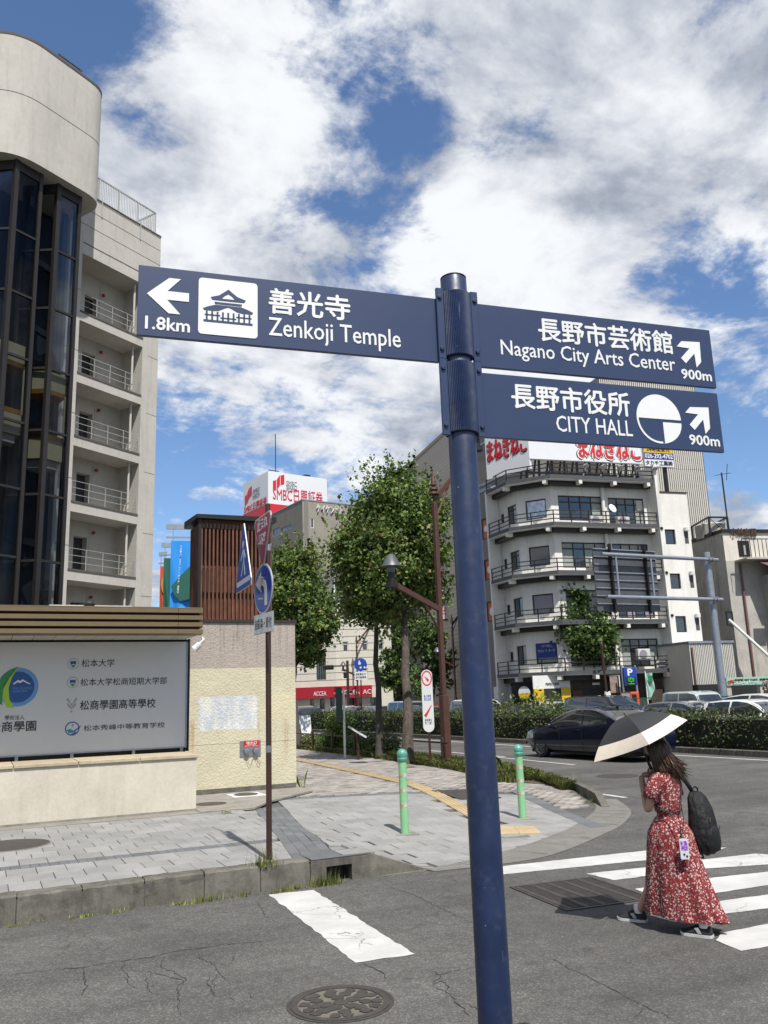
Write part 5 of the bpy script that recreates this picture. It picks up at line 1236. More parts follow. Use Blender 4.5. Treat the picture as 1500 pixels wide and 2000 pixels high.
zf0 = FC.q(656, 1362)[1]; zf1 = FC.q(656, 1350)[1]; shop = [(1.0, 2.4, 0, zf0 - .1), (3.2, 4.3, 0, zf0 - .1), (5.4, W2 - .4, .3, zf0 - .2)]
wall(wb, 'facade', 0, W2, 0, zt, gw + shop, M['white_tile'], .2)
for w in gw: window(wb, *w, 1, 2, M['white_tile'], y=.06, fw=.10)
for w in shop: window(wb, *w, 2, 1, M['fascia_red'] if w[0] < 3 else M['galv'], y=.1, fw=.08)
for k in range(14):
    z = zf1 + .35 + k * .68
    if z < zt - .2: MB().box(0, W2, -.006, 0, z, z + .05).build('wall_joint', M['joint'], wb)
Lw = 9.5; a = R_(-19); lw = Sub(wb, (-Lw * math.cos(a), -Lw * math.sin(a), 0), a)
FL = Face(FC.P + Vector((math.cos(FC.ang + a), math.sin(FC.ang + a), 0)) * -Lw, -24 - 19)
def flq(p): return FL.q(*p)
lh = []
for p0, p1 in (((618, 1328), (636, 1270)), ((606, 1380), (613, 1366)), ((625, 1385), (634, 1365)), ((645, 1380), (653, 1362))): s0, s1, zb, zt_ = fq(FL, p0, p1); lh.append((s0, s1, max(.05, zb), zt_))
wall(lw, 'facade', 0, Lw, 0, zt, lh, M['white_tile'], .2)
for i, w in enumerate(lh): window(lw, *w, 4 if i == 0 else 1, 1, M['dark_metal'] if i != 1 else M['fascia_red'], y=.1, fw=.07)
for k in range(14):
    z = zf1 + .35 + k * .68
    if z < zt - .2: MB().box(.0, Lw, -.006, 0, z, z + .05).build('wall_joint', M['joint'], lw)
fa = MB().box(-.02, W2 * .72, -.55, -.05, zf0, zf1 + .45).build('fascia', M['fascia_red'], wb); MB().box(0, Lw, -.55, -.05, zf0, zf1 + .45).build('fascia', M['fascia_red'], lw)
for (p0, p1) in (((664, 1356), (690, 1350)), ((709, 1354), (728, 1348))):
    s0, s1, zb, zt_ = fq(FC, p0, p1); text('ACCEA', 'lettering', M['white_print'], fa, 1.9, .42, (s0, -.56, zf0 + .22), extr=.03, bold=.01)
s0, _, zb, _ = fq(FL, (617, 1358), (630, 1352)); text('ACCEA', 'lettering', M['white_print'], lw, 1.3, .40, (s0, -.56, zf0 + .2), extr=.03); text('ビジネスプリント', 'lettering', M['white_print'], lw, 1.1, .16, (s0 + 2.1, -.56, zf0 + .3), extr=.03)
# shingle roof: courses of tiles on a steep hip
for nm, par, Lr in (('r', wb, W2), ('l', lw, Lw)):
    rf = MB().add([(0, 0, zt), (Lr, 0, zt), (Lr, 2.2, zt + 3.4), (0, 2.2, zt + 3.4)], [(0, 1, 2, 3)]).build('roof', M['shingle'], par)
    for r in range(8):
        t0, t1 = r / 8, (r + 1) / 8
        MB().add([(0, 2.2 * t0 - .05, zt + 3.4 * t0 - .02), (Lr, 2.2 * t0 - .05, zt + 3.4 * t0 - .02), (Lr, 2.2 * t1, zt + 3.4 * t1 + .02), (0, 2.2 * t1, zt + 3.4 * t1 + .02)], [(0, 1, 2, 3)]).build('shingle_course', M['shingle'], rf)
    MB().box(0, Lr, -.15, .05, zt - .12, zt + .02).build('eaves', M['galv'], par)
MB().bar((0, -.02, zt), (0, 2.2, zt + 3.45), .12, .10).build('hip_cap', M['galv'], wb)
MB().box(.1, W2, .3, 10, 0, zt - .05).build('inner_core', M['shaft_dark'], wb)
b = MB(); b.bar((-4.3, -.7, 0), (-4.3, -.7, zt * .7), .14, .14); b.build('flag_pole', M['white_paint'], wb)

# --- long grey office range along the far side of the main road
M['grey_panel'] = mat('grey_panel', srgb(122, 120, 116), .8, var=.06, vs=.8, streak=.12); M['blue_glass'] = glass_mat('blue_glass', (.03, .07, .11)); M['orange_panel'] = mat('orange_panel', srgb(186, 92, 42), .6, var=.06)
XG = 37.0
pA = on_x(795, 915, XG); pB = on_x(875, 860, XG)
gb = thing('long_grey_office', 'long grey panelled office receding behind the big tree', 'building', (XG, 0, 0))
zr = (pA.z + pB.z) / 2; y0, y1 = 52.0, 80.0
# its street front faces -x: local frame with x running towards the camera
gf = Sub(gb, (0, y1, 0), -PI / 2); Lg = y1 - y0
FG = Face((XG, y1, 0), -90)
def bandz(py, px=875): return FG.q(px, py)[1]
fl = [bandz(925), bandz(1010), bandz(1095), bandz(1165)]
hol = []
nwin = 9
for zc in (zr - 2.6, zr - 6.2, zr - 9.8):
    for k in range(nwin): s0 = Lg - 2.4 - k * 4.4; hol.append((s0 - 2.2, s0, zc - 1.7, zc))
hol = [h for h in hol if h[0] > .3]
wall(gf, 'facade', 0, Lg, 0, zr, hol, M['grey_panel'], .25)
for i, h in enumerate(hol): window(gf, *h, 2, 1, M['galv'], M['blue_glass'], y=.12, fw=.07)
for z in (zr - 1.9, zr - 5.4, zr - 9.0): MB().box(0, Lg, -.06, 0, z, z + .18).build('string_course', M['galv'], gf)
MB().box(0, 14, y0, y1, zr - .4, zr - .02).build('roof', M['grey_panel'], gb); MB().box(-.1, .25, y0, y1, zr - .02, zr + .2).build('parapet', M['grey_panel'], gb)
MB().box(.02, 14, y0, y0 + .2, 0, zr - .05).build('end_wall', M['grey_panel'], gb)
# round orange sign and lit projecting sign on its front
P = on_x(862, 1097, XG - 1.2)
rs = thing('round_blade_sign', 'round orange and white projecting sign behind the lamp post', 'sign', (XG - 1.2, P.y, P.z), R_(-8)); rr = on_x(862, 1072, XG - 1.2).z - P.z
flat([disc(0, 0, rr, 36)], 'rim', mat('sign_orange', srgb(196, 72, 30), .45), rs, .1, .25); flat([disc(0, 0, rr * .78, 36)], 'face', M['sign_white'], rs, -.155, .02)
text('U', 'lettering', M['sign_blue'], rs, rr * .6, rr * .9, (-.1 * rr, -.18, -rr * .45), bold=.06, extr=.02)
MB().bar((0, .03, 0), (1.3, .2, 0), .08, .08).build('arm', M['dark_metal'], rs)
P = on_x(876, 1212, XG - 1.0); Q = on_x(885, 1147, XG - 1.0)
vs_ = thing('vertical_blade_sign', 'narrow white vertical blade sign with red characters behind the lamp post', 'sign', (XG - 1.4, P.y, P.z), R_(-20)); hv = Q.z - P.z
MB().box(-.45, .45, -.12, .12, 0, hv).build('case', M['dark_metal'], vs_); MB().box(-.38, .38, -.135, -.12, .12, hv - .12).build('face', M['sign_white'], vs_)
text('カ\nラ\nオ\nケ\nま\nね\nき\nね\nこ', 'lettering', M['bill_red'], vs_, .34, hv * .86, (-.17, -.14, hv * .07), bold=.03, extr=.01)
MB().bar((.4, 0, hv * .7), (1.2, .3, hv * .7), .15, .15).build('arm', M['dark_metal'], vs_)
# ------------------------------------------------------------------ the white balconied block with the chamfered corner
M['oct_wall'] = mat('render_white', srgb(228, 225, 217), .85, var=.06, vs=.9, streak=.20); M['oct_grey'] = mat('slab_grey', srgb(74, 76, 80), .7, var=.08); M['curtain'] = mat('curtain', srgb(150, 156, 150), .8, var=.15, vs=6); M['foil'] = mat('foil_sheet', (.55, .6, .66), .25, .6, var=.3, vs=4, bump=.8, bs=6); M['frosted'] = mat('frosted_pane', srgb(142, 138, 146), .5, var=.05); M['ac_white'] = mat('ac_white', (.62, .61, .56), .6, var=.08)
P = at_d(1281, 985, 52.0); FO = Face(P, -9.5)
oc = thing('balconied_corner_block', 'white five storey block with grey wraparound balconies and chamfered corner', 'building', FO.P, FO.ang)
s_r = FO.q(1281, 985)[0]; s_l = FO.q(1078, 970)[0]         # balcony front: main face from corner to right end
ZS = [FO.q(x, y)[1] for x, y in ((1278, 938), (1286, 1037), (1299, 1125), (1308, 1215), (1322, 1308))]
fh = (ZS[0] - ZS[4]) / 4; ZS = [ZS[0] - fh * k for k in range(5)]
c45 = math.cos(R_(225)); 
A0 = Vector((s_r, 0)); A1 = Vector((s_l, 0)); d1 = Vector((math.cos(R_(180 - 45)), math.sin(R_(180 - 45)))); A2 = A1 + d1 * 2.75; d2 = Vector((math.cos(R_(180 - 84)), math.sin(R_(180 - 84)))); A3 = A2 + d2 * 2.5
bal = [A0, A1, A2, A3]
def inset(pl, w):
    out = []
    for i, p in enumerate(pl):
        n_ = []
        for a, c in ((i - 1, i), (i, i + 1)):
            if a < 0 or c >= len(pl): continue
            d = (pl[c] - pl[a]).normalized(); n_.append(Vector((d.y, -d.x)))
        if len(n_) == 1: out.append(p + n_[0] * w)
        else: bis = (n_[0] + n_[1]).normalized(); out.append(p + bis * (w / bis.dot(n_[0])))
    return out
WIN = .85
wl = inset(bal, WIN)
# wall wings: each run is a frame whose x goes from left to right seen from outside
def wing(a, c): d = (a - c); return Sub(oc, (c.x, c.y, 0), math.atan2(d.y, d.x)), d.length
main, Lm = wing(wl[0], wl[1]); midw, Lmid = wing(wl[1], wl[2]); leftw, Ll = wing(wl[2], wl[3])
TOPW = ZS[0] - .25
def wface(sub):
    M4 = oc.matrix_basis @ sub.M; p = M4.translation; d = M4.to_3x3() @ Vector((1, 0, 0)); return Face(p, math.degrees(math.atan2(d.y, d.x)))
oc_m = Matrix.Translation(FO.P) @ Matrix.Rotation(FO.ang, 4, 'Z')
def wface(sub):
    M4 = oc_m @ sub.M; p = M4.translation; d = M4.to_3x3() @ Vector((1, 0, 0)); return Face(p, math.degrees(math.atan2(d.y, d.x)))
Fm, Fmid, Fl = wface(main), wface(midw), wface(leftw)
def rep(F_, a, c): s0, s1, zb, zt_ = fq(F_, a, c); return s0, s1, zb - ZS[1], zt_ - ZS[1]
wm = [rep(Fm, (1093, 1016), (1176, 970)), rep(Fm, (1192, 1030), (1256, 974))]
wmid = [rep(Fmid, (1028, 1016), (1065, 973))]
wlft = [rep(Fl, (969, 1028), (984, 1003)), rep(Fl, (992, 1027), (1009, 983))]
def clampw(w, L): return (max(.15, w[0]), min(L - .15, w[1]), max(.25, w[2]), min(fh - .5, w[3]))
wm = [clampw(w, Lm) for w in wm]; wmid = [clampw(w, Lmid) for w in wmid]; wlft = [clampw(w, Ll) for w in wlft]
def holes(ws): return [(a, c, ZS[k] + d, ZS[k] + e) for k in range(1, 5) for a, c, d, e in ws]
gz = ZS[4] - .3
wall(main, 'facade', 0, Lm, gz, TOPW, holes(wm), M['oct_wall'], .18); wall(midw, 'facade', 0, Lmid, gz, TOPW, holes(wmid), M['oct_wall'], .18); wall(leftw, 'facade', 0, Ll, gz, TOPW, holes(wlft), M['oct_wall'], .18)
GL = M['glass_dark']; Cc = M['curtain']
for k in range(1, 5):
    z = ZS[k]
    for j, (a, c, d, e) in enumerate(wm): window(main, a, c, z + d, z + e, 4, 2, M['dark_metal'], [random.choice((GL, GL, Cc, M['frosted'])) for _ in range(4)], y=.08, fw=.07)
    for (a, c, d, e) in wmid: window(midw, a, c, z + d, z + e, 1, 1, M['dark_metal'], {1: M['foil'], 2: GL, 3: M['frosted'], 4: M['curtain']}[k], y=.08, fw=.07)
    a, c, d, e = wlft[0]; MB().box(a, c, .05, .10, z + d, z + e).build('vent_louvre', M['dark_metal'], leftw)
    a, c, d, e = wlft[1]; window(leftw, a, c, z + d, z + e, 2, 2 if k < 3 else 1, M['dark_metal'], GL, y=.08, fw=.06)
# balconies: slab, white brackets, dark beam, railing
outer = bal
for k, z in enumerate(ZS):
    o3 = [Vector(p) for p in outer]; in3 = inset(outer, WIN - .02)
    poly = [tuple(p) for p in o3] + [tuple(p) for p in in3[::-1]]
    sl = MB().prism(poly, z - .14, z).build('balcony_slab', M['oct_wall'], oc)
    edge = inset(outer, -.03); ein = inset(outer, .02); MB().prism([tuple(p) for p in edge] + [tuple(p) for p in ein[::-1]], z - .10, z + .10).build('slab_edge', M['oct_grey'], sl)
    b1, b2 = inset(outer, .40), inset(outer, .66); MB().prism([tuple(p) for p in b1] + [tuple(p) for p in b2[::-1]], z - .42, z - .15).build('edge_beam', M['dark_metal'], sl)
    for a, c in zip(outer, outer[1:]):
        L = (c - a).length; n = max(1, round(L / 2.0)); d = (c - a).normalized(); nn = Vector((d.y, -d.x))
        for j in range(n):
            p = a + d * (L * (j + .15) / n); q = p + nn * .4; MB().bar((p.x + nn.x * .01, p.y + nn.y * .01, z - .26), (q.x, q.y, z - .26), .22, .23).build('bracket', M['oct_wall'], sl)
    pts = [(p.x, p.y, z + .07) for p in inset(outer, .05)]
    railing(sl, pts, .74, M['dark_metal'], 3, 1.2, th=.055)
q_ = [A3, A3 + d2 * .2, A3 + d2 * .2 + Vector((2.2, .3)), A3 + Vector((2.2, .3))]; MB().prism([tuple(p) for p in q_], 0, ZS[0] + .1).build('fin_wall', M['oct_wall'], oc)
# fin wall and stair tower on the right
MB().box(s_r + .0, s_r + .22, -.15, 4, 0, ZS[0] + .95).build('fin_wall', M['oct_wall'], oc)
FT = Face(FO.P, -9.5); zt = FO.q(1310, 963)[1]; sT = FO.q(1331, 985)[0]
tw = []
for (x0, y1, x1, y0) in ((1301, 1063, 1318, 1034), (1311, 1150, 1328, 1120), (1322, 1235, 1339, 1203), (1331, 1301, 1347, 1279)):
    s0, s1, zb, zt_ = fq(FO, (x0, y1), (x1, y0)); tw.append((s0, s1, zb, zt_))
wall(oc, 'stair_tower', s_r + .22, sT + .4, 2.4, zt, tw, M['oct_wall'], .2)
MB().add([(sT + .4, 0, 2.4), (sT + .4, 6, 2.4), (sT + .4, 6, zt), (sT + .4, 0, zt)], [(0, 1, 2, 3)]).build('stair_tower', M['oct_wall'], oc); MB().box(s_r + .2, sT + .45, -.04, 6, zt, zt + .08).build('tower_cap', M['brown_metal'], oc); MB().box(s_r + .24, sT + .38, .02, 6, 2.38, 2.42).build('tower_soffit', M['oct_wall'], oc)
for w in tw: 
    window(oc, *w, 1, 1, M['dark_metal'], GL, y=.1, fw=.06)
    z = w[3] - .1; MB().lathe([(.16, 0), (.16, .22), (.04, .30), (.04, .32)], 10).build('vent_hood', M['white_paint'], oc, loc=(w[1] + .75, -.12, z)); MB().box(w[1] + .62, w[1] + .88, -.01, 0, z - .75, z - .02).build('vent_grille', M['oct_grey'], oc); MB().lathe([(.10, 0), (.12, .10), (.05, .16)], 8).build('wall_lamp', M['dark_metal'], oc, loc=(w[0] - .3, -.12, z + .05))
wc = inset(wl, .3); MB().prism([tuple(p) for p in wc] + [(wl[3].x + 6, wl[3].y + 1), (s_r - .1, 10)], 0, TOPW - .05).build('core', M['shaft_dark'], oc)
MB().prism([tuple(p) for p in wl] + [(wl[3].x + 8, wl[3].y + 2), (s_r, 10)], TOPW - .015, TOPW + .1).build('roof', M['oct_grey'], oc)
MB().cyl((wl[1].x + Lm * .52, wl[1].y - .12, gz), (wl[1].x + Lm * .52, wl[1].y - .12, TOPW), .11, n=10).build('downpipe', M['oct_wall'], oc)
def ac(par, x, y, z, name='air_conditioner'):
    o = MB().box(x, x + .8, y, y + .3, z, z + .62).build(name, M['ac_white'], par, bevel=.02)
    MB().lathe([(.001, 0), (.24, 0), (.25, .012)], 20).build('fan_grille', M['frosted'], o, loc=(x + .32, y - .013, z + .31), rot=(R_(90), 0, 0)) 
    return o
yb_ = .35
ac(oc, s_l + 2.6, yb_, ZS[1] + .02); ac(oc, s_l + 4.4, yb_, ZS[1] + .02); ac(oc, s_l + 2.3, yb_ - .1, ZS[2] + .3); ac(oc, s_r - 2.1, .16, ZS[4] + .62); ac(oc, s_r - .95, .16, ZS[4] + .02)
MB().lathe([(.001, .06), (.2, .03), (.28, 0), (.28, .01), (.001, .08)], 18).build('satellite_dish', M['white_paint'], oc, loc=(s_l + 3.9, .0, ZS[1] + 1.0), rot=(R_(70), 0, R_(15)))
MB().box(s_r - .75, s_r - .35, .9, 1.15, ZS[1] + 1.15, ZS[1] + 1.75).build('meter_box', M['ac_white'], oc)
# hair salon poster in the lowest chamfer window
a, c, d, e = wmid[0]; z = ZS[4]
hp = MB().box(a + .05, c - .05, -.02, .07, z + d + (e - d) * .30, z + e).build('window_poster', mat('poster_blue', srgb(22, 52, 132), .5), midw)
text('ヘアーサロン', 'lettering', M['white_print'], midw, (c - a) * .5, .16, (a + (c - a) * .28, -.024, z + d + (e - d) * .78), extr=.004); text('サロン ド ポーテ', 'lettering', M['white_print'], midw, (c - a) * .8, .16, (a + (c - a) * .1, -.024, z + d + (e - d) * .56), extr=.004)
# ---- ground floor shops
M['yellow'] = mat('shop_yellow', srgb(214, 178, 10), .5, var=.04); M['brick_dark'] = mat('dark_brick_wall', (.055, .04, .034), .85, var=.25, vs=4, bump=.4, bs=20); M['wood_shop'] = mat('wood_front', (.06, .035, .025), .7, var=.25, vs=4)
def band(F_, sub, p0, p1, m, y0=-.25, y1=0, name='shopfront'):
    s0, s1, zb, zt_ = fq(F_, p0, p1); return MB().box(s0, s1, y0, y1, max(0, zb), zt_).build(name, m, sub), (s0, s1, max(0, zb), zt_)
wall(main, 'shop_wall', 0, Lm, 0, gz, [], M['brick_dark'], .2, -.02); wall(midw, 'shop_wall', 0, Lmid, 0, gz, [], M['wood_shop'], .2, -.02); wall(leftw, 'shop_wall', 0, Ll, 0, gz, [], M['wood_shop'], .2, -.02)
band(Fm, main, (1044, 1400), (1110, 1318), M['white_paint'], -.12, -.03); band(Fm, main, (1044, 1400), (1059, 1345), M['yellow'], -.2, -.03); band(Fm, main, (1097, 1400), (1110, 1342), M['yellow'], -.2, -.03); band(Fm, main, (1060, 1400), (1096, 1344), M['black'], -.16, -.13, 'shop_window')
s0, s1, zb, zt_ = fq(Fm, (1064, 1339), (1090, 1335)); text('PERFECT BEER', 'lettering', M['black_print'], main, s1 - s0, zt_ - zb + .05, (s0, -.125, zb), bold=.04, extr=.01)
s0, s1, zb, zt_ = fq(Fm, (1110, 1329), (1188, 1322)); text('PERFECT BEER KITCHEN', 'lettering', M['white_print'], main, (s1 - s0) * 1.12, .36, (s0, -.03, zb + .05), bold=.02, extr=.03)
s0, s1, zb, zt_ = fq(Fm, (1157, 1338), (1170, 1333)); flat([[(s0, zb), (s0, zt_), ((s0 + s1) / 2, (zb + zt_) / 2 + .05), (s1, zt_), (s1, zb), ((s0 + s1) / 2, (zb + zt_) / 2 - .05)]], 'bow_tie', M['white_print'], main, -.025, .02)
band(Fm, main, (1128, 1400), (1190, 1344), M['black'], -.06, -.03, 'shop_window'); band(Fm, main, (1120, 1395), (1135, 1348), M['wood_shop'], -.12, -.03)
band(Fm, main, (1286, 1360), (1318, 1318), M['white_paint'], -.1, -.03, 'roller_shutter'); band(Fm, main, (1286, 1420), (1318, 1341), M['black'], -.14, -.105, 'garage_opening'); band(Fm, main, (1272, 1420), (1286, 1310), M['wood_shop'], -.3, -.03); band(Fm, main, (1318, 1420), (1329, 1308), mat('brick_pier', srgb(112, 74, 56), .85, var=.2, vs=5), -.3, -.03)
o, q = band(Fmid, midw, (1005, 1400), (1040, 1336), M['black'], -.1, -.03, 'shop_window'); o, q = band(Fl, leftw, (970, 1400), (1000, 1340), M['white_paint'], -.1, -.03)
s0, z0_ = Fmid.q(1031, 1352); r = .34; flat([disc(s0, z0_, r, 24)], 'round_lamp_sign', M['sign_white'], midw, -.5, .12); flat([[(s0 + r * math.cos(PI + PI * k / 12), z0_ - .05 + r * .9 * math.sin(PI + PI * k / 12)) for k in range(13)]], 'sign_print', M['yellow'], midw, -.63, .01)
# ---- rooftop billboards
zb0, zb1 = FO.q(1150, 905)[1], FO.q(1150, 838)[1]
sB0, sB1 = FO.q(1031, 880)[0] + .9, FO.q(1254, 905)[0]
rb = thing('karaoke_rooftop_sign', 'white rooftop billboard with red hiragana above the balconied block', 'billboard', FO.P + FO.d * 0, FO.ang)
yB = 1.0; FBB = Face(FO.P - FO.n * yB, -9.5)
sB0 = FBB.q(1033, 880)[0]; sB1 = FBB.q(1254, 905)[0]; zb0 = FBB.q(1150, 901)[1]; zb1 = FBB.q(1150, 812)[1]
face_ = MB().box(sB0, sB1, yB, yB + .25, zb0, zb1).build('front_panel', M['bill_white'], rb)
M['red_out'] = mat('sign_red', srgb(205, 30, 36), .5)
s0, s1, zq, zt_ = fq(FBB, (1131, 893), (1246, 858)); text('まねきねこ', 'lettering', M['black_print'], face_, s1 - s0 + .16, zt_ - zq + .16, (s0 - .08, yB - .002, zq - .08), bold=.26, extr=.01); text('まねきねこ', 'lettering', M['white_print'], face_, s1 - s0 + .1, zt_ - zq + .1, (s0 - .05, yB - .02, zq - .05), bold=.19, extr=.01); text('まねきねこ', 'lettering', M['red_out'], face_, s1 - s0, zt_ - zq, (s0, yB - .04, zq), bold=.09, extr=.01)
ld = (Face(FO.P, -9.5 - 62)).d
ls = Sub(rb, (sB0 - 3.3 * math.cos(R_(-62)), yB - 3.3 * math.sin(R_(-62)), 0), R_(-62)); lp = MB().box(0, 3.28, 0, .2, zb0 - .6, zb1).build('side_panel', M['bill_white'], ls)
for s_, z_ in (('カラオケ', zb0 + 2.3), ('まねきねこ', zb0 + .5)): text(s_, 'lettering', M['black_print'], ls, 3.0, 1.3, (.14, -.002, z_ - .03), bold=.2, extr=.01); text(s_, 'lettering', M['red_out'], ls, 2.95, 1.25, (.17, -.03, z_), bold=.08, extr=.01)
b = MB()
for k in range(10): x = sB0 + (sB1 - sB0) * k / 9; b.bar((x, yB + .6, ZS[0]), (x, yB + .3, zb1), .12, .12); b.bar((x, yB + 1.6, ZS[0]), (x, yB + .4, zb0 + 1.5), .1, .1)
b.bar((sB0, yB + .5, ZS[0] + .6), (sB1, yB + .5, ZS[0] + .6), .12, .12); b.build('support_frame', M['dark_metal'], rb)
for k in range(5):
    x = sB0 + 3.0 + (sB1 - sB0 - 3.0) * k / 4.02; q = MB(); q.tube([(x + .3, yB - .2, ZS[0] + .15), (x, yB - 1.2, ZS[0] + .55)], .05, 8); o = q.build('lamp_arm', M['white_paint'], rb); MB().lathe([(.05, .16), (.16, .10), (.20, 0), (.001, .01)], 12).build('flood_lamp', M['steel'], o, loc=(x, yB - 1.25, ZS[0] + .6), rot=(R_(-30), 0, 0))
yB2 = 2.6; F2 = Face(FO.P - FO.n * yB2, -9.5); s0, s1, zq, zt_ = fq(F2, (1260, 910), (1309, 842))
ts = thing('phone_number_board', 'yellow, blue and white rooftop board with a phone number', 'billboard', FO.P, FO.ang); h_ = zt_ - zq; MB().box(s0, s1, yB2, yB2 + .2, zq, zt_).build('panel', M['bill_white'], ts)
MB().box(s0 + .01, s1 - .01, yB2 - .02, yB2 - .002, zq + h_ * .37, zq + h_ * .58).build('yellow_field', M['yellow'], ts)
MB().box(s0 + .01, s1 - .01, yB2 - .02, yB2 - .002, zq + h_ * .20, zq + h_ * .365).build('blue_field', mat('board_blue', srgb(20, 40, 130), .5), ts)
text('24時間受付', 'lettering', M['black_print'], ts, (s1 - s0) * .8, h_ * .12, (s0 + (s1 - s0) * .1, yB2 - .022, zq + h_ * .41), bold=.05, extr=.01); text('026-292-4702', 'lettering', M['white_print'], ts, (s1 - s0) * .95, h_ * .12, (s0 + (s1 - s0) * .025, yB2 - .022, zq + h_ * .222), bold=.05, extr=.01); text('タカチ工業㈱', 'lettering', M['black_print'], ts, (s1 - s0) * .92, h_ * .13, (s0 + (s1 - s0) * .03, yB2 - .004, zq + h_ * .03), bold=.05, extr=.01)
for k in (.35, .75): MB().bar((s0 + (s1 - s0) * k, yB2 + .3, zt - 3), (s0 + (s1 - s0) * k, yB2 + .3, zq + .5), .2, .2).build('post', M['dark_metal'], ts)

# --- tall corrugated block behind
M['corr'] = mat('corrugated_beige', srgb(208, 205, 196), .6, 0, var=.05, vs=.6, streak=.12); M['beige_tile'] = mat('beige_tile', srgb(176, 160, 140), .8, var=.06)
P = at_d(1372, 880, 63); FR = Face(P, -9.5)
cr_ = thing('corrugated_tower', 'tall pale corrugated metal tower block behind the balconied block', 'building', FR.P, FR.ang)
sL = FR.q(1185, 900)[0]; zt = FR.q(1352, 752)[1]; b = MB(); n = 48
pts = []
for k in range(n): 
    s = sL + (0 - sL) * k / n; w = (0 - sL) / n
    pts += [(s, 0), (s + w * .55, 0), (s + w * .62, .16), (s + w * .93, .16)]
pts.append((0, 0))
for z0, z1 in ((0, 5.0), (5.02, 17.2), (17.22, zt)): b.grid([[(x, y, z0) for x, y in pts], [(x, y, z1) for x, y in pts]])
b.build('corrugated_wall', M['corr'], cr_, fix=False); MB().box(sL, -.01, .1, 12, 0, zt - .05).build('body', M['beige_tile'], cr_); MB().box(sL, .05, -.05, 12, zt - .02, zt + .15).build('parapet', M['galv'], cr_)
zz = FR.q(1300, 760); MB().box(zz[0] - 1, zz[0] + 2.2, .5, 3, zt + .1, zt + 1.0).build('roof_unit', mat('pale_blue', srgb(150, 190, 200), .6), cr_)
# --- beige tiled block seen between signpost and billboard
P = at_d(985, 900, 72); FQ = Face(P, -9.5)
bt = thing('beige_tiled_block', 'pale brown tiled high block right behind the blue signpost', 'building', FQ.P, FQ.ang); s0 = FQ.q(880, 900)[0]; zt = FQ.q(950, 845)[1]; s1 = FQ.q(1240, 900)[0]
def m_tilegrid():
    b = MatB('beige_small_tile'); br = b.N.new('ShaderNodeTexBrick'); tc = b.N.new('ShaderNodeTexCoord'); mp = b.N.new('ShaderNodeMapping'); mp.inputs['Rotation'].default_value = (R_(90), 0, 0); b.L.new(tc.outputs['Object'], mp.inputs[0]); b.L.new(mp.outputs[0], br.inputs[0])
    br.offset = 0; br.inputs['Scale'].default_value = 1.0; br.inputs['Brick Width'].default_value = .34; br.inputs['Row Height'].default_value = .34; br.inputs['Mortar Size'].default_value = .025; br.inputs['Color1'].default_value = (.42, .36, .30, 1); br.inputs['Color2'].default_value = (.37, .32, .27, 1); br.inputs['Mortar'].default_value = (.5, .47, .42, 1); b.color(br.outputs[0]); b.set(rough=.8); return b.m
M['tilegrid'] = m_tilegrid(); MB().box(s0, s1, 0, 10, 0, zt).build('body', M['tilegrid'], bt); MB().box(s0 - .1, s1 + .1, -.1, 10, zt, zt + .3).build('parapet', M['beige_tile'], bt)
for py in (905, 945, 985): q0 = FQ.q(968, py + 12); q1 = FQ.q(976, py); window(bt, q0[0], q1[0], q0[1], q1[1], 1, 1, M['galv'], y=-.05, fw=.08)
# --- slim grey building with orange window panels beside the chamfered corner
P = at_d(968, 1100, 57); FP = Face(P, -90 - 3); 
ob = thing('orange_panel_building', 'slim grey building with orange window panels left of the balconied block', 'building', FP.P, FP.ang + PI)
sub = Sub(ob, (0, 0, 0), 0); FPr = Face(FP.P, 90 - 3)
# front faces the main road (-x); x runs away from the corner
LO = 5.5; fr_ = Sub(ob, (LO, 0, 0), PI); Fop = Face(FP.P + Vector((math.cos(FP.ang + PI), math.sin(FP.ang + PI), 0)) * LO, math.degrees(FP.ang))
zt = Fop.q(955, 955)[1]; hol = []
for (p0, p1) in (((941, 1056), (954, 1009)), ((947, 1135), (962, 1089)), ((951, 1216), (968, 1172))): hol.append(fq(Fop, p0, p1))
for (p0, p1) in (((926, 1056), (936, 1014)), ((926, 1135), (940, 1094)), ((930, 1216), (944, 1176))): hol.append(fq(Fop, p0, p1))
wall(fr_, 'facade', 0, LO, 0, zt, hol, M['grey_panel'], .2)
for h in hol:
    window(fr_, *h, 1, 1, M['dark_metal'], M['orange_panel'], y=.06, fw=.10); flat([disc((h[0] + h[1]) / 2, (h[2] + h[3]) / 2, (h[1] - h[0]) * .2, 16)], 'emblem', M['sign_white'], fr_, .05, .02)
MB().box(0, LO, -8, -.25, 0, zt - .1).build('body', M['grey_panel'], ob); MB().box(-.05, LO, -8, .05, zt - .02, zt + .2).build('parapet', M['galv'], ob)
# --- right edge: weathered concrete building with roof letters
M['old_conc'] = mat('old_concrete', srgb(180, 175, 166), .9, var=.12, vs=1.0, streak=.35, grime=.15); M['old_white'] = mat('old_white', srgb(214, 208, 196), .88, var=.07, vs=1, streak=.2); M['rooftile'] = mat('brown_roof', srgb(112, 80, 78), .8, var=.15)
P = at_d(1418, 1100, 56); FW = Face(P, -14.0)
wo = thing('weathered_corner_block', 'weathered beige concrete building with roof letters, balcony and mast at the right edge', 'building', FW.P, FW.ang)
zt = FW.q(1418, 1040)[1]; sR = 14.0; zl = FW.q(1430, 1095)[1]; FW2 = FW
MB().box(0, sR, 0, 12, 0, zl).build('lower_block', M['old_conc'], wo)
MB().add([(0, 0, 0), (-.9, 6, 0), (-.9, 6, zt - .2), (0, 0, zt - .2)], [(0, 1, 2, 3)]).build('side_wall', M['old_conc'], wo)
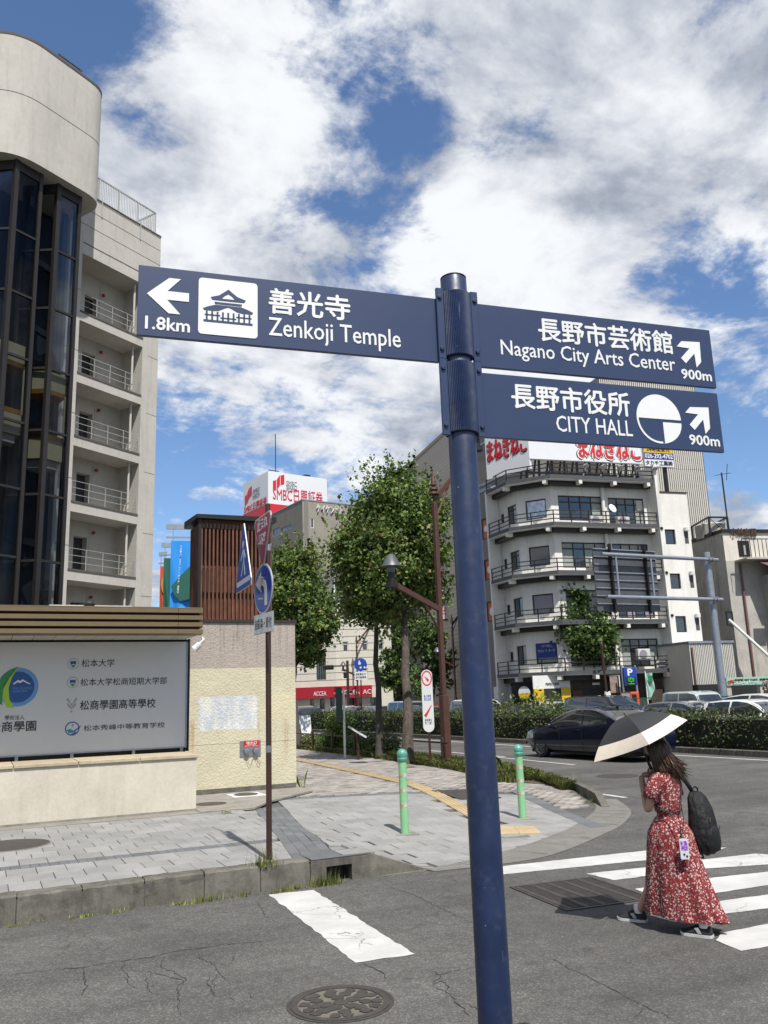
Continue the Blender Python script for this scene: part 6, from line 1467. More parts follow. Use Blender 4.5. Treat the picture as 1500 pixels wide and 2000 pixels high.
MB().box(0, sR * .9, .02, 10, zl, zt).build('penthouse', M['old_white'], wo); MB().box(-.1, sR * .9, -.1, 10, zt, zt + .2).build('roof_edge', M['dark_metal'], wo)
s0, s1, zb, zt_ = fq(FW, (1427, 1052), (1476, 1041)); text('小林楽器', 'lettering', mat('sign_brown', srgb(84, 58, 46), .5), wo, s1 - s0, .5, (s0, -.06, zb + .15), bold=.05, extr=.05)
s0, s1, zb, zt_ = fq(FW, (1444, 1087), (1462, 1056)); MB().box(s0, s1, -.02, .01, zb, zt_).build('door', M['dark_metal'], wo); MB().box(s0 + .35, s1 - .3, -.03, -.02, zb + .1, zt_ - .3).build('door_pane', M['curtain'], wo)
b = MB()
for k in range(28): x = FW.q(1429, 1090)[0] + k * .28; b.bar((x, -1.2, zl), (x, -1.2, zl + 1.15), .03, .03)
b.bar((FW.q(1429, 1090)[0], -1.2, zl + 1.15), (FW.q(1429, 1090)[0] + 7.8, -1.2, zl + 1.15), .05, .05); b.build('terrace_railing', M['dark_metal'], wo); MB().box(.6, sR, -1.25, .0, zl - .1, zl - .002).build('terrace', M['old_conc'], wo)
s0, s1, zb, zt_ = fq(FW, (1458, 1112), (1500, 1090)); MB().add([(s0, -.9, zt_ - .3), (s0 + 8, -.9, zt_ - .3), (s0 + 8, -1.9, zb - .3), (s0 + .9, -1.9, zb - .3)], [(0, 1, 2, 3)]).build('pent_roof', M['rooftile'], wo)
MB().box(s0 + 1.0, s0 + 8, -1.6, -.01, 0, zb - .4).build('bay', M['old_conc'], wo)
s0, s1, zb, zt_ = fq(FW, (1420, 1222), (1430, 1194)); window(wo, s0, s1, zb, zt_, 1, 1, M['dark_metal'], GL, y=-.04, fw=.08)
s0, s1, zb, zt_ = fq(FW, (1492, 1150), (1520, 1110)); window(wo, s0, s1, zb, zt_, 2, 1, M['dark_metal'], GL, y=-1.68, fw=.08)
q = FW.q(1484, 1150); ac(wo, q[0] - .5, -2.1, q[1]); 
for x in (.9, 3.6, 6.2): MB().cyl((x, -.1, 0), (x, -.1, zl - .2), .07, n=8).build('downpipe', M['rooftile'], wo)
b = MB(); s0, z0_ = FW.q(1405, 1036); s1, z1_ = FW.q(1438, 1004)
for x, y in ((s0, 1), (s1, 1), (s0 + .6, 4), (s1 + .6, 4)): b.bar((x, y, zt), (x, y, z1_), .10, .10)
b.bar((s0, 1, z1_), (s1, 1, z1_), .1, .1); b.bar((s0, 1, z1_), (s0 + .6, 4, z1_), .1, .1); b.bar((s1, 1, z1_), (s1 + .6, 4, z1_), .1, .1); b.bar((s0, 1, zt), (s1, 1, z1_), .03, .03); b.bar((s0, 1, z1_), (s1, 1, zt), .03, .03)
zm = FW.q(1424, 915)[1]; b.bar((s1, 1, zt), (s1, 1, zm), .07, .07); b.bar((s1 - .5, 1, zm - .2), (s1 + .7, 1, zm), .03, .03); b.bar((s1 + .3, 1, zm - .5), (s1 + .5, 1, zm + .6), .03, .03); b.build('roof_mast', M['dark_metal'], wo)
MB().lathe([(1.0, 0), (1.05, .9), (.8, 1.0), (.001, 1.1)], 20).build('water_tank', M['old_conc'], wo, loc=((s0 + s1) / 2 + .3, 2.3, zt))
b = MB(); q0 = FW.q(1412, 1212); q1 = FW.q(1482, 1300); b.tube([(q0[0], -.6, q0[1]), (q1[0], -1.8, q1[1])], .09, 8); b.build('stay_pipe', M['white_paint'], wo)
# low corrugated shed and teal car park sign
P = at_d(1340, 1255, 50); FS_ = Face(P, -9.5); s0, z0_ = FS_.q(1345, 1256); s1, _ = FS_.q(1432, 1262)
sh = thing('corrugated_shed', 'low corrugated shed wall at the foot of the pale tower', 'shed', FS_.P, FS_.ang); pts = []
n = 26
for k in range(n): s = s0 + (s1 - s0) * k / n; w = (s1 - s0) / n; pts += [(s, 0), (s + w * .5, 0), (s + w * .6, .08), (s + w * .9, .08)]
pts.append((s1, 0)); MB().grid([[(x, y, 0) for x, y in pts], [(x, y, z0_) for x, y in pts]]).build('corrugated_wall', M['corr'], sh, fix=False); MB().box(s0, s1 - .02, .1, 4, 0, z0_ - .03).build('body', M['corr'], sh); MB().box(s0 - .05, s1 + .05, -.06, 4, z0_ - .02, z0_ + .10).build('roof_edge', M['galv'], sh)
q = FS_.q(1352, 1290); MB().bar((q[0], -.1, 0), (q[0], -.1, q[1] + .7), .08, .08).build('pipe', M['rooftile'], sh)
P = at_d(1420, 1320, 46); FK2 = Face(P, -12); s0, s1, zb, zt_ = fq(FK2, (1420, 1339), (1560, 1319))
sp_ = thing('car_park_sign', 'long pale green car park fascia sign with red and white letters at right', 'sign', FK2.P, FK2.ang)
teal = mat('fascia_teal', srgb(150, 190, 172), .5, var=.04); MB().box(s0, s1, 0, .4, zb, zt_).build('fascia', teal, sp_); hh = zt_ - zb
for k in (.0, .45, .98): MB().bar((s0 + (s1 - s0) * k + .15, .2, 0), (s0 + (s1 - s0) * k + .15, .2, zb), .25, .25).build('post', M['old_conc'], sp_)
MB().box(s0, s1, 2.5, 3, 0, zb + .1).build('garage_back', M['black'], sp_)
def ft(s, x0, x1, y0, y1, m): 
    (a, c), (d, e) = FK2.q(x0, y0), FK2.q(x1, y1); text(s, 'lettering', m, sp_, d - a, hh * (y0 - y1) / 20, (a, -.005, zb + hh * (1338 - y0) / 20), bold=.05, extr=.02)
ft('0円', 1421, 1432, 1335, 1325, M['red_out']); ft('長野駅 SKY PARK', 1434, 1479, 1327.5, 1322.5, mat('fascia_ink', srgb(110, 60, 40), .5)); ft('スカイパーク', 1435, 1479, 1335, 1328, M['white_print']); ft('長野中央駐車場', 1483, 1525, 1327, 1323, M['black_print']); ft('入口', 1488, 1500, 1336, 1330, M['red_out'])
# ------------------------------------------------------------------ trees
def tree(name, lab, base, clumps, nleaf, leaf, tr, fork, mleaf, mbark, seed, shoots=40, D=None, group=None, lean=None):
    """clumps: (centre, radii) in world space; trunk from base to fork then limbs into the clumps; leaves gather on twigs"""
    rg = np.random.default_rng(seed); t = thing(name, lab, 'tree', base, 0, group); B0 = Vector(base)
    fk = Vector(fork) - B0; b = MB(); n = 7
    mid = [Vector((0, 0, -.1))] + [fk * (k / n) + Vector((rg.normal() * .04, rg.normal() * .04, 0)) * (1 if k < n else 0) for k in range(1, n + 1)]
    b.tube(mid, [tr * 1.25] + [tr * (1 - .45 * k / n) for k in range(1, n + 1)], 12)
    tw = []
    W_ = np.array([r[0] * r[1] * r[2] for _, r in clumps]); W_ = W_ / W_.sum()
    for (c, r) in clumps:
        c = Vector(c) - B0; e = c + Vector((0, 0, r[2] * .3)); q = fk.lerp(e, .5) + Vector((rg.normal(), rg.normal(), 0)) * .15
        b.tube([fk - Vector((0, 0, .25)), q, e], [tr * .5, tr * .3, tr * .1], 7)
        for k in range(7):
            d = Vector(rg.normal(size=3)); d.normalize(); p = c + Vector((d.x * r[0], d.y * r[1], d.z * r[2])) * .8; tw.append((q.lerp(e, rg.uniform(.2, 1)), p)); b.tube([tw[-1][0], tw[-1][0].lerp(p, .5) + Vector((0, 0, .05)), p], [tr * .12, tr * .07, .006], 4, False)
    b.build('trunk', mbark, t, smooth=True)
    # leaf sprays: many small bunches, denser towards the outside
    C = []; O = []; nb = max(30, nleaf // 55); per = nleaf // nb
    for i in range(nb):
        k = rg.choice(len(clumps), p=W_); c, r = clumps[k]; d = rg.normal(size=3); d /= np.linalg.norm(d); d[2] = d[2] * .9 + .08
        f = rg.uniform(.12, 1.0) ** .55 * (1 + .12 * rg.normal()); p = np.array(c) - np.array(base) + d * np.array(r) * f; s = rg.uniform(.10, .24) * (r[0] / .8) ** .5
        C.append(p + rg.normal(size=(per, 3)) * np.array([s, s, s * .7])); O.append(np.repeat(d[None] * .7, per, 0))
    for i in range(shoots):   # upright young shoots break the outline
        k = rg.choice(len(clumps), p=W_); c, r = clumps[k]; a = rg.uniform(0, 2 * PI); q = rg.uniform(.1, .95); p = np.array(c) - np.array(base) + np.array([r[0] * q * math.cos(a), r[1] * q * math.sin(a), r[2] * math.sqrt(max(0, 1 - q * q)) * .95])
        L = rg.uniform(.3, .85) * (r[0] / .9) ** .5; h = np.linspace(0, 1, 13)[:, None]; dr = np.array([math.cos(a) * .5 * q, math.sin(a) * .5 * q, 1.0]); C.append(p + h * L * dr + rg.normal(size=(13, 3)) * .05 * (1.2 - h)); O.append(np.zeros((13, 3)))
    C = np.concatenate(C); O = np.concatenate(O); me = leaves(C, leaf, rg, .45, .74, mleaf, 'crown', O); link('crown', me, t); return t
def cl(px, py, rx, ry, D, dd=0, rd=None):
    c = at_d(px, py, D + dd); k = D / 1560.0; return (tuple(c), (rx * k, (rd or rx) * k, ry * k))
DB = 24.6; base = on_side(797, 1492)
tree('street_tree', 'largest leafy street tree, in front of the grey office, beside the lamp post', base, [cl(775, 998, 75, 58, DB), cl(705, 1072, 58, 55, DB, -.4), cl(800, 1075, 72, 70, DB, .3), cl(745, 1110, 70, 70, DB, -.6), cl(845, 1000, 36, 55, DB, .8), cl(735, 1180, 62, 48, DB), cl(820, 1150, 55, 45, DB, .6), cl(690, 1120, 40, 40, DB), cl(770, 955, 34, 18, DB)], 50000, .105, .165, at_d(790, 1195, DB), M['leaf'], M['bark'], 1, 300)
base = on_side(741, 1482)
tree('street_tree', 'dark straight-trunked street tree just left of the largest tree', base, [cl(735, 1150, 50, 45, DB + 2.4), cl(770, 1190, 45, 35, DB + 2.4, .5), cl(700, 1165, 40, 45, DB + 2.4)], 9000, .125, .11, at_d(731, 1170, DB + 2.4), M['leaf_deep'], M['bark_dark'], 2, 20)
base = on_side(577, 1462); D3 = 36
tree('street_tree', 'leafy street tree behind the yellow plaster wall', base, [cl(580, 1105, 42, 36, D3), cl(575, 1170, 62, 50, D3), cl(610, 1220, 48, 48, D3, -.5), cl(565, 1235, 52, 48, D3, .6), cl(600, 1270, 32, 36, D3)], 27000, .14, .16, at_d(575, 1290, D3), M['leaf'], M['bark_dark'], 3, 180)
P = on_x(1140, 1395, 31.2); P.z = .1; D4 = P.xy.length
tree('street_tree', 'rounded street tree standing before the balconied block', P, [cl(1118, 1172, 32, 30, D4), cl(1110, 1215, 40, 40, D4), cl(1140, 1235, 48, 40, D4, -.3), cl(1168, 1255, 34, 36, D4, -.4), cl(1108, 1265, 34, 34, D4), cl(1142, 1280, 40, 26, D4)], 34000, .18, .12, at_d(1140, 1310, D4), M['leaf_deep'], M['bark_dark'], 4, 120)
P = on_x(775, 1400, 32.5); P.z = .1; D5 = P.xy.length
tree('street_tree', 'smaller street tree seen between the two trunks left of the lamp post', P, [cl(770, 1275, 28, 40, D5), cl(785, 1330, 30, 35, D5), cl(755, 1320, 22, 30, D5)], 4200, .26, .16, at_d(775, 1370, D5), M['leaf_deep'], M['bark_dark'], 5, 30)
P = on_x(845, 1400, 32.5); P.z = .1; D6 = P.xy.length
tree('street_tree', 'dark street tree directly behind the lamp post', P, [cl(835, 1255, 42, 45, D6), cl(860, 1310, 30, 50, D6), cl(825, 1330, 28, 40, D6)], 5600, .24, .16, at_d(845, 1370, D6), M['leaf_deep'], M['bark_dark'], 6, 30)
P = on_x(622, 1405, 33); P.z = .1

# ------------------------------------------------------------------ hedge, shrubs
def box_leaves(x0, x1, y0, y1, z0, z1, n, size, rg, m, name, rough=.06):
    s = rg.integers(0, 4, n); u = rg.random((n, 3)); p = np.stack([x0 + (x1 - x0) * u[:, 0], y0 + (y1 - y0) * u[:, 1], z0 + (z1 - z0) * u[:, 2]], 1)
    p[s == 0, 0] = x0; p[s == 1, 2] = z1; p[s == 2, 2] = z1
    zz = .10 * np.sin(p[:, 1] * 1.3) * np.sin(p[:, 1] * .37 + 1); zz += .07 * np.sin(p[:, 1] * 4.1 + p[:, 0] * 3) + .05 * np.sin(p[:, 1] * 9.3); p[:, 2] += zz * (p[:, 2] - z0) / (z1 - z0); p[:, 0] += .08 * np.sin(p[:, 1] * 2.7 + p[:, 2] * 4); p += rg.normal(size=(n, 3)) * rough * rg.choice((1, 1, 1, 2.2), n)[:, None]
    return leaves(p, size, rg, .5, .55, m, name)
med = struct(MB().box(19.62, 21.6, 8, 75, 0, .14).build('median', M['soil']))
rg = np.random.default_rng(8)
k = 0; y = 8.0
while y < 60:
    MB().box(19.45, 19.62, y + .006, y + .594 + (0 if y < 40 else 1.2), -.02, .17).build('kerb_block', M['kerb'], med, bevel=.012); y += .6 if y < 40 else 1.8
hg = thing('median_hedge', 'clipped red-tipped hedge running along the median strip', 'hedge', (20.5, 34, .14))
link('foliage', box_leaves(-.72, .75, -22, 8, .02, .93, 30000, .085, rg, M['leaf_hedge'], 'foliage'), hg); link('foliage', box_leaves(-.72, .75, 8, 34, .02, .93, 14000, .12, rg, M['leaf_hedge'], 'foliage'), hg)
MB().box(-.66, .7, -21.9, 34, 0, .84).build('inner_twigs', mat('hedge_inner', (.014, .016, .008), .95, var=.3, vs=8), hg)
for i, (px, py, lab) in enumerate(((985, 1385, 'pale green weed bush on the hedge by the right bollard'), (1040, 1380, 'tall pale weed bush rising from the hedge before the white car'), (1078, 1378, 'pale weed bush on the hedge right before the black taxi'))):
    c = on_x(px, py, 20.9); t = thing('weed_bush', lab, 'plant', (c.x, c.y, .6), 0, 'weed bushes in the hedge'); n = 240
    p = rg.normal(size=(n, 3)) * np.array([.28, .45, .25]) + np.array([0, 0, c.z - .55]); link('foliage', leaves(p, .16, rg, .6, .4, M['leaf_shrub'], 'foliage'), t)
    b = MB(); [b.tube([(0, 0, 0), (rg.normal() * .2, rg.normal() * .3, c.z - .3)], [.015, .006], 5) for _ in range(5)]; b.build('stem', M['bark'], t)
for i, (px, py, w, h, lab, m) in enumerate(((610, 1470, .75, .45, 'yellowish low shrub left of the white post', 'leaf_shrub'), (650, 1478, .8, .55, 'yellow green low shrub under the info panel', 'leaf_deep'), (700, 1484, .7, .5, 'sparse shrub before the dark trunk', 'leaf_deep'), (745, 1488, .9, .62, 'dark shrub between the two trunks behind the fence', 'leaf_deep'), (665, 1455, .75, 1.25, 'round green bush standing behind the white post', 'leaf'))):
    P = on_side(px, py); P = on_x(px, py, 11.45); P.z = hs(11.3, P.y); t = thing('shrub', lab, 'shrub', P, 0, 'shrubs along the fence'); n = int(1500 * w * h / .4)
    d = rg.normal(size=(n, 3)); d /= np.linalg.norm(d, axis=1, keepdims=True); p = d * (rg.random((n, 1)) ** .4) * np.array([w * .7, w, h * .6]) + np.array([0, 0, h * .55]); p[:, 2] = np.maximum(p[:, 2], .03); p += rg.normal(size=(n, 3)) * .05
    link('foliage', leaves(p, .085, rg, .5, .55, M[m], 'foliage'), t); b = MB(); [b.tube([(0, 0, -.02), (rg.normal() * .15, rg.normal() * .2, h * .6)], [.014, .005], 5) for _ in range(6)]; b.build('stem', M['bark'], t)

# ------------------------------------------------------------------ fence, lamps, signs of the verge
fn = thing('pipe_fence', 'low brown two-rail pipe fence along the verge', 'fence', (10.72, 19.2, .2))
for k in range(10):
    y = .3 + 1.9 * k; MB().tube([(0, y, -.1), (0, y, .70), (0, y, .715)], [.045, .045, .02], 10).build('post', M['brown_metal'], fn)
for z in (.58, .16): MB().tube([(-.0, 0, z), (-.0, 17.6, z)], .024, 8).build('rail', M['brown_metal'], fn)
M['sign_rear0'] = mat('shade_grey', (.16, .165, .17), .4, .6, var=.08); M['rust_brown'] = mat('lamp_brown', srgb(84, 54, 44), .6, .2, var=.15, vs=5)
def lamp(base, lab, top=7.8, arms=(('L', 4.0, 4.62, 1.85), ('R', 7.05, 8.9, 2.1))):
    t = thing('street_lamp', lab, 'street lamp', base, R_(10), 'brown street lamps'); z0 = base[2]
    MB().box(-.10, .10, -.10, .10, 0, 1.75).build('base_box', M['rust_brown'], t, bevel=.015); MB().box(-.062, .062, -.062, .062, 1.752, 6.95 * top / 7.8).build('post', M['rust_brown'], t, bevel=.01)
    zt = 6.95 * top / 7.8
    MB().lathe([(.04, 0), (.04, .22), (.16, .24), (.15, .30), (.07, .31), (.07, .36), (.13, .37), (.12, .43), (.05, .44), (.05, .50), (.09, .51), (.075, .62), (.0, .92)], 10, (0, 0, zt)).build('finial', M['rust_brown'], t)
    for sd, za, zb, ln in arms:
        s = -1 if sd == 'L' else 1; d = Vector((s * .92, .1 * s, 0)) * ln; a = Vector((0, 0, za)); e = d + Vector((0, 0, zb))
        MB().bar(a, e, .09, .13).build('arm', M['rust_brown'], t); MB().tube([a + Vector((0, 0, -.6)), a.lerp(e, .22) + Vector((0, 0, -.25)), a.lerp(e, .35)], .03, 7).build('brace', M['rust_brown'], t)
        q = e - d.normalized() * .02
        MB().lathe([(.16, -.12), (.16, -.02), (.09, 0), (.09, .30), (.10, .31)], 14, tuple(q)).build('lantern', M['dark_metal'], t, smooth=True)
        sh_ = MB().lathe([(.09, .27), (.10, .42), (.27, .42), (.255, .44), (.10, .72), (.001, .76)], 22, tuple(q)).build('lamp_shade', M['sign_rear0'] if s < 0 else M['dark_metal'], t, smooth=True)
    return t
base = on_side(873, 1492); L0 = lamp(base, 'brown street lamp nearest, right of the largest tree')
for px, py, x, lab in ((700, 1398, 32.0, 'brown street lamp before the white corner shop'), (893, 1420, 31.5, 'brown street lamp far behind, just left of the blue signpost')):
    P = on_x(px, py, x); P.z = .1; copy_thing(L0, P, None, lab)
# slender sign with capsule plate (no entry/no smoking notice)
P = on_side(841, 1497); D = P.xy.length
cs = thing('capsule_notice_sign', 'tall capsule shaped notice sign with red ring left of the lamp post', 'sign', P, R_(-30)); z1 = at_d(830, 1308, D).z - P.z; z0 = at_d(834, 1430, D).z - P.z
MB().tube([(0, .04, -.1), (0, .04, z1 - .1)], .03, 10).build('post', M['brown_metal'], cs)
hw = 10.2 * D / 1600; pl_ = [(hw * math.cos(PI * k / 14), z1 - hw + hw * math.sin(PI * k / 14)) for k in range(15)] + [(hw * math.cos(PI + PI * k / 14), z0 + hw + hw * math.sin(PI + PI * k / 14)) for k in range(15)]
MB().prism(pl_, .0, .015, 'y').build('plate', M['sign_white'], cs); h = z1 - z0
R2 = hw * .95; cz = z1 - hw * 1.55; n = 24
flat([[(R2 * math.cos(2 * PI * i / n), cz + R2 * 1.45 * math.sin(2 * PI * i / n)), (R2 * math.cos(2 * PI * (i + 1) / n), cz + R2 * 1.45 * math.sin(2 * PI * (i + 1) / n)), (R2 * .78 * math.cos(2 * PI * (i + 1) / n), cz + R2 * 1.2 * math.sin(2 * PI * (i + 1) / n)), (R2 * .78 * math.cos(2 * PI * i / n), cz + R2 * 1.2 * math.sin(2 * PI * i / n))] for i in range(n)], 'red_ring', M['red_out'], cs, -.001, .002)
flat([[(-.06, cz + .06), (.02, cz - .10), (.06, cz - .04)]], 'pictogram', M['red_out'], cs, -.001, .002); flat([[(-.11, z0 + h * .27), (-.06, z0 + h * .30), (.09, z0 + h * .43), (.10, z0 + h * .42), (-.03, z0 + h * .26), (-.06, z0 + h * .23)]], 'pictogram', M['red_out'], cs, -.001, .002)
for k, s in enumerate(('路上喫煙', '禁止区域', '自転車は', '押して通行')): text(s, 'lettering', M['sign_blue'] if k < 2 else M['black_print'], cs, hw * 1.3, .07, (-hw * .65, -.001, z0 + h * (.55 - .05 * k) - (.28 * h if k > 1 else 0)), extr=.002)
# white striped post with green box, info panel, A-board
P = on_side(674, 1481); D = P.xy.length; zz = at_d(674, 1345, D).z - P.z
wp = thing('notice_post', 'white post with a narrow dark green notice box', 'post', P, R_(-20)); MB().tube([(0, 0, -.05), (0, 0, zz)], .035, 10).build('post', M['white_paint'], wp); MB().box(-.24, -.05, -.05, .05, zz - .95, zz + .05).build('notice_box', mat('box_green', srgb(40, 62, 54), .6), wp)
P = on_side(700, 1484); D = P.xy.length; zz = at_d(712, 1428, D).z - P.z
ip = thing('information_panel', 'slanted white information panel on a dark post by the fence', 'information panel', P, R_(62)); MB().tube([(0, 0, -.05), (0, 0, zz - .05)], .04, 8).build('post', M['brown_metal'], ip); MB().add([(-.18, -.26, zz - .16), (.18, -.26, zz - .16), (.18, .26, zz + .16), (-.18, .26, zz + .16), (-.18, -.25, zz - .19), (.18, -.25, zz - .19), (.18, .27, zz + .13), (-.18, .27, zz + .13)], [(0, 1, 2, 3), (7, 6, 5, 4), (0, 4, 5, 1), (1, 5, 6, 2), (2, 6, 7, 3), (3, 7, 4, 0)]).build('panel', M['sign_white'], ip)
P = on_side(594, 1452); D = P.xy.length
ab_ = thing('a_frame_sign', 'white A-frame shop sign with red print beyond the wall corner', 'A-frame sign', P, R_(-25)); zz = at_d(594, 1397, D).z - P.z; w = 15 * D / 1600
for s in (-1, 1): 
    q = MB().add([(-w, s * .30, 0), (w, s * .30, 0), (w * .8, s * .03, zz), (-w * .8, s * .03, zz), (-w, s * .28, 0), (w, s * .28, 0), (w * .8, s * .01, zz), (-w * .8, s * .01, zz)], [(0, 1, 2, 3), (7, 6, 5, 4), (0, 4, 5, 1), (1, 5, 6, 2), (2, 6, 7, 3), (3, 7, 4, 0)]).build('board', M['sign_white'], ab_)
tx = text('本日営業中', 'lettering', M['red_out'], ab_, w * 1.4, zz * .13, (-w * .7, -.07, zz * .76), (R_(-16), 0, 0), bold=.06, extr=.003); text('ランチ 950円', 'lettering', M['black_print'], ab_, w * 1.3, zz * .12, (-w * .65, -.15, zz * .5), (R_(-16), 0, 0), bold=.04, extr=.003)
# shared path sign and signal mast further back
P = on_x(707, 1400, 22.5); P.z = .1; D = P.xy.length
bs = thing('shared_path_sign', 'round blue pedestrian and cycle sign on a thin post', 'road sign', P, R_(-20)); z1 = at_d(706, 1298, D).z - .1; r = 12.2 * D / 1620
MB().tube([(.0, .05, 0), (.0, .05, z1 + r)], .04, 8).build('post', M['brown_metal'], bs); flat([disc(0, z1, r, 28)], 'disc', M['sign_blue'], bs, 0, .02); flat([disc(-.08, z1 + r * .5, r * .12, 10), [(-.16, z1 + r * .35), (.02, z1 + r * .35), (0, z1), (-.14, z1)], disc(.0, z1 - r * .45, r * .16, 10), disc(.26, z1 - r * .45, r * .16, 10)], 'pictogram', M['sign_white'], bs, -.021, .01)
MB().box(-r * .95, r * 1.0, -.02, .02, z1 - r * 2.3, z1 - r * 1.1).build('plate', M['sign_white'], bs); [text(s_, 'lettering', M['black_print'], bs, r * 1.6, r * .36, (-r * .8, -.022, z1 - r * (1.65 + .48 * i)), extr=.004, bold=.03) for i, s_ in enumerate(('自転車及び', '歩行者専用'))]
P = on_x(681, 1400, 27.0); P.z = .1; D = P.xy.length; k = D / 1620
sm_ = thing('signal_mast', 'brown traffic signal mast with horizontal arm reaching left', 'traffic light', P, R_(-25)); z1 = at_d(681, 1300, D).z - .1
MB().tube([(0, 0, 0), (0, 0, z1 + .4)], .11, 10).build('mast', M['brown_metal'], sm_); MB().tube([(0, 0, z1), (-36 * k, 0, z1)], .06, 8).build('arm', M['brown_metal'], sm_); MB().box(-46 * k, -26 * k, -.14, .14, z1 - .28, z1 + .10).build('signal_head', M['brown_metal'], sm_, bevel=.05)
for j in range(3): MB().tube([(-43 * k + j * 7 * k, -.145, z1 - .09), (-43 * k + j * 7 * k, -.24, z1 - .09)], .15, 12).build('lens_hood', M['dark_metal'], sm_)
# gantry sign seen from behind
GY = 28.85
gp = thing('gantry_sign', 'grey steel gantry with two arms and the ribbed back of a large road sign', 'gantry sign', (30.5, GY, 0))
def gx(px, py): P = on_y(px, py, GY); return P.x - 30.5, P.z
zt = gx(1381, 1079)[1]; MB().tube([(0, 0, 0), (0, 0, zt)], [.185, .165], 22).build('mast', M['galv'], gp, smooth=True)
gl = []
for (pl_, pr_) in (((1167, 1090), (1384, 1090)), ((1177, 1171), (1392, 1169))):
    (xa, za), (xb, zb) = gx(*pl_), gx(*pr_); z = (za + zb) / 2; gl.append(z); MB().tube([(xa, -.30, z), (.35, -.30, z)], .085, 16).build('arm', M['galv'], gp, smooth=True); 
    for dx in (-.22, .0): MB().lathe([(.13, -.05), (.13, .05)], 14).build('flange', M['steel'], gp, loc=(dx, -.30, z), rot=(0, R_(90), 0))
    MB().bar((-.02, -.30, z), (0, 0, z), .2, .2).build('clamp', M['galv'], gp)
M['sign_rear'] = mat('sign_rear', srgb(96, 98, 102), .55, .5, var=.1, streak=.1)
(x0, z1), (x1, z0) = gx(1157, 1070), gx(1291, 1195); n = 8
for j in range(n):
    za = z0 + (z1 - z0) * j / n; MB().box(x0, x1, .02, .06, za + .004, za + (z1 - z0) / n - .004).build('rear_panel', M['sign_rear'], gp); MB().box(x0, x1, -.035, .02, za + (z1 - z0) / n - .05, za + (z1 - z0) / n - .006).build('rib', M['galv'], gp)
for px in (1192, 1260): x = gx(px, 1130)[0]; MB().box(x - .04, x + .04, -.20, -.04, z0 - .1, z1 + .2).build('channel', M['dark_metal'], gp); MB().tube([(x + .15, -.3, gl[1]), (x + .15, -.3, gl[0])], .05, 10).build('tie', M['galv'], gp)
# ------------------------------------------------------------------ far side of the road: sidewalk, posts, parking things
fs = struct(MB().box(29.6, 34.5, 10, 100, 0, .12).build('far_sidewalk', M['concrete'])); 
y = 12.0
while y < 50: MB().box(29.42, 29.59, y + .01, y + .99, -.02, .15).build('kerb_block', M['kerb'], fs); y += 1.0
def farthing(name, lab, cat, px, py, x, rz=-15): P = on_x(px, py, x); P.z = .12; t = thing(name, lab, cat, P, R_(rz)); D = P.xy.length; return t, D / 1620, (lambda a, b_: at_d(a, b_, D).z - .12)
t, k, zf = farthing('parking_sign', 'blue and green lit P parking sign on a grey frame', 'parking sign', 1236, 1385, 32.6); z1 = zf(1236, 1303); z0 = zf(1236, 1339); 
for s in (-13, 13): MB().bar((s * k, .1, 0), (s * k, .1, z1 + .1), .1, .1).build('post', M['galv'], t)
MB().box(-12 * k, 12 * k, -.1, .1, z0, z1).build('case', M['sign_blue'], t); MB().box(-10 * k, 10 * k, -.12, -.1, z0 + .03, z0 + (z1 - z0) * .46).build('display', M['black'], t); text('P', 'lettering', M['white_print'], t, 9 * k, (z1 - z0) * .36, (-5 * k, -.105, z0 + (z1 - z0) * .55), bold=.08, extr=.02); text('空', 'lettering', mat('green_print', srgb(40, 190, 80), .5), t, 11 * k, (z1 - z0) * .38, (-5.5 * k, -.125, z0 + .08), bold=.06, extr=.02)
t, k, zf = farthing('ticket_machine', 'bright orange vending machine beside the parking sign', 'vending machine', 1243, 1390, 32.0); MB().box(-9 * k, 9 * k, 0, .7, 0, zf(1243, 1351)).build('body', mat('machine_orange', srgb(206, 84, 36), .5), t, bevel=.03); MB().box(-6 * k, 3 * k, -.02, 0, zf(1243, 1372), zf(1243, 1356)).build('panel', M['dark_metal'], t)
t, k, zf = farthing('menu_board', 'brown framed poster board left of the orange machine', 'notice board', 1226, 1392, 31.5); MB().box(-11 * k, 9 * k, 0, .1, zf(1226, 1385), zf(1226, 1351)).build('board', M['wood_shop'], t); MB().box(-9 * k, 7 * k, -.02, 0, zf(1226, 1370), zf(1226, 1354)).build('poster', M['frosted'], t); MB().bar((0, .05, 0), (0, .05, zf(1226, 1385)), .08, .08).build('leg', M['dark_metal'], t)
t, k, zf = farthing('poster_banner', 'faded poster hanging from a frame right of the brown pole', 'banner', 1206, 1392, 32.2); MB().box(-9 * k, 6 * k, 0, .04, zf(1206, 1353), zf(1206, 1321)).build('poster', mat('faded_poster', srgb(150, 130, 120), .7, var=.3, vs=5), t); MB().bar((-12 * k, .05, zf(1206, 1319)), (12 * k, .05, zf(1206, 1319)), .06, .06).build('frame', M['galv'], t); MB().bar((10 * k, .05, 0), (10 * k, .05, zf(1206, 1319)), .06, .06).build('frame', M['white_paint'], t)
for px, lab in ((1092, 'slim brown pole left of the rounded tree'), (1190, 'slim brown pole right of the rounded tree')):
    t, k, zf = farthing('banner_pole', lab, 'pole', px, 1395, 31.0); MB().tube([(0, 0, 0), (-3 * k, 0, zf(px, 1268))], .07, 8).build('pole', M['brown_metal'], t); MB().lathe([(.10, 0), (.10, .3), (.02, .5)], 8).build('pole_cap', M['brown_metal'], t, loc=(-3 * k, 0, zf(px, 1268)))
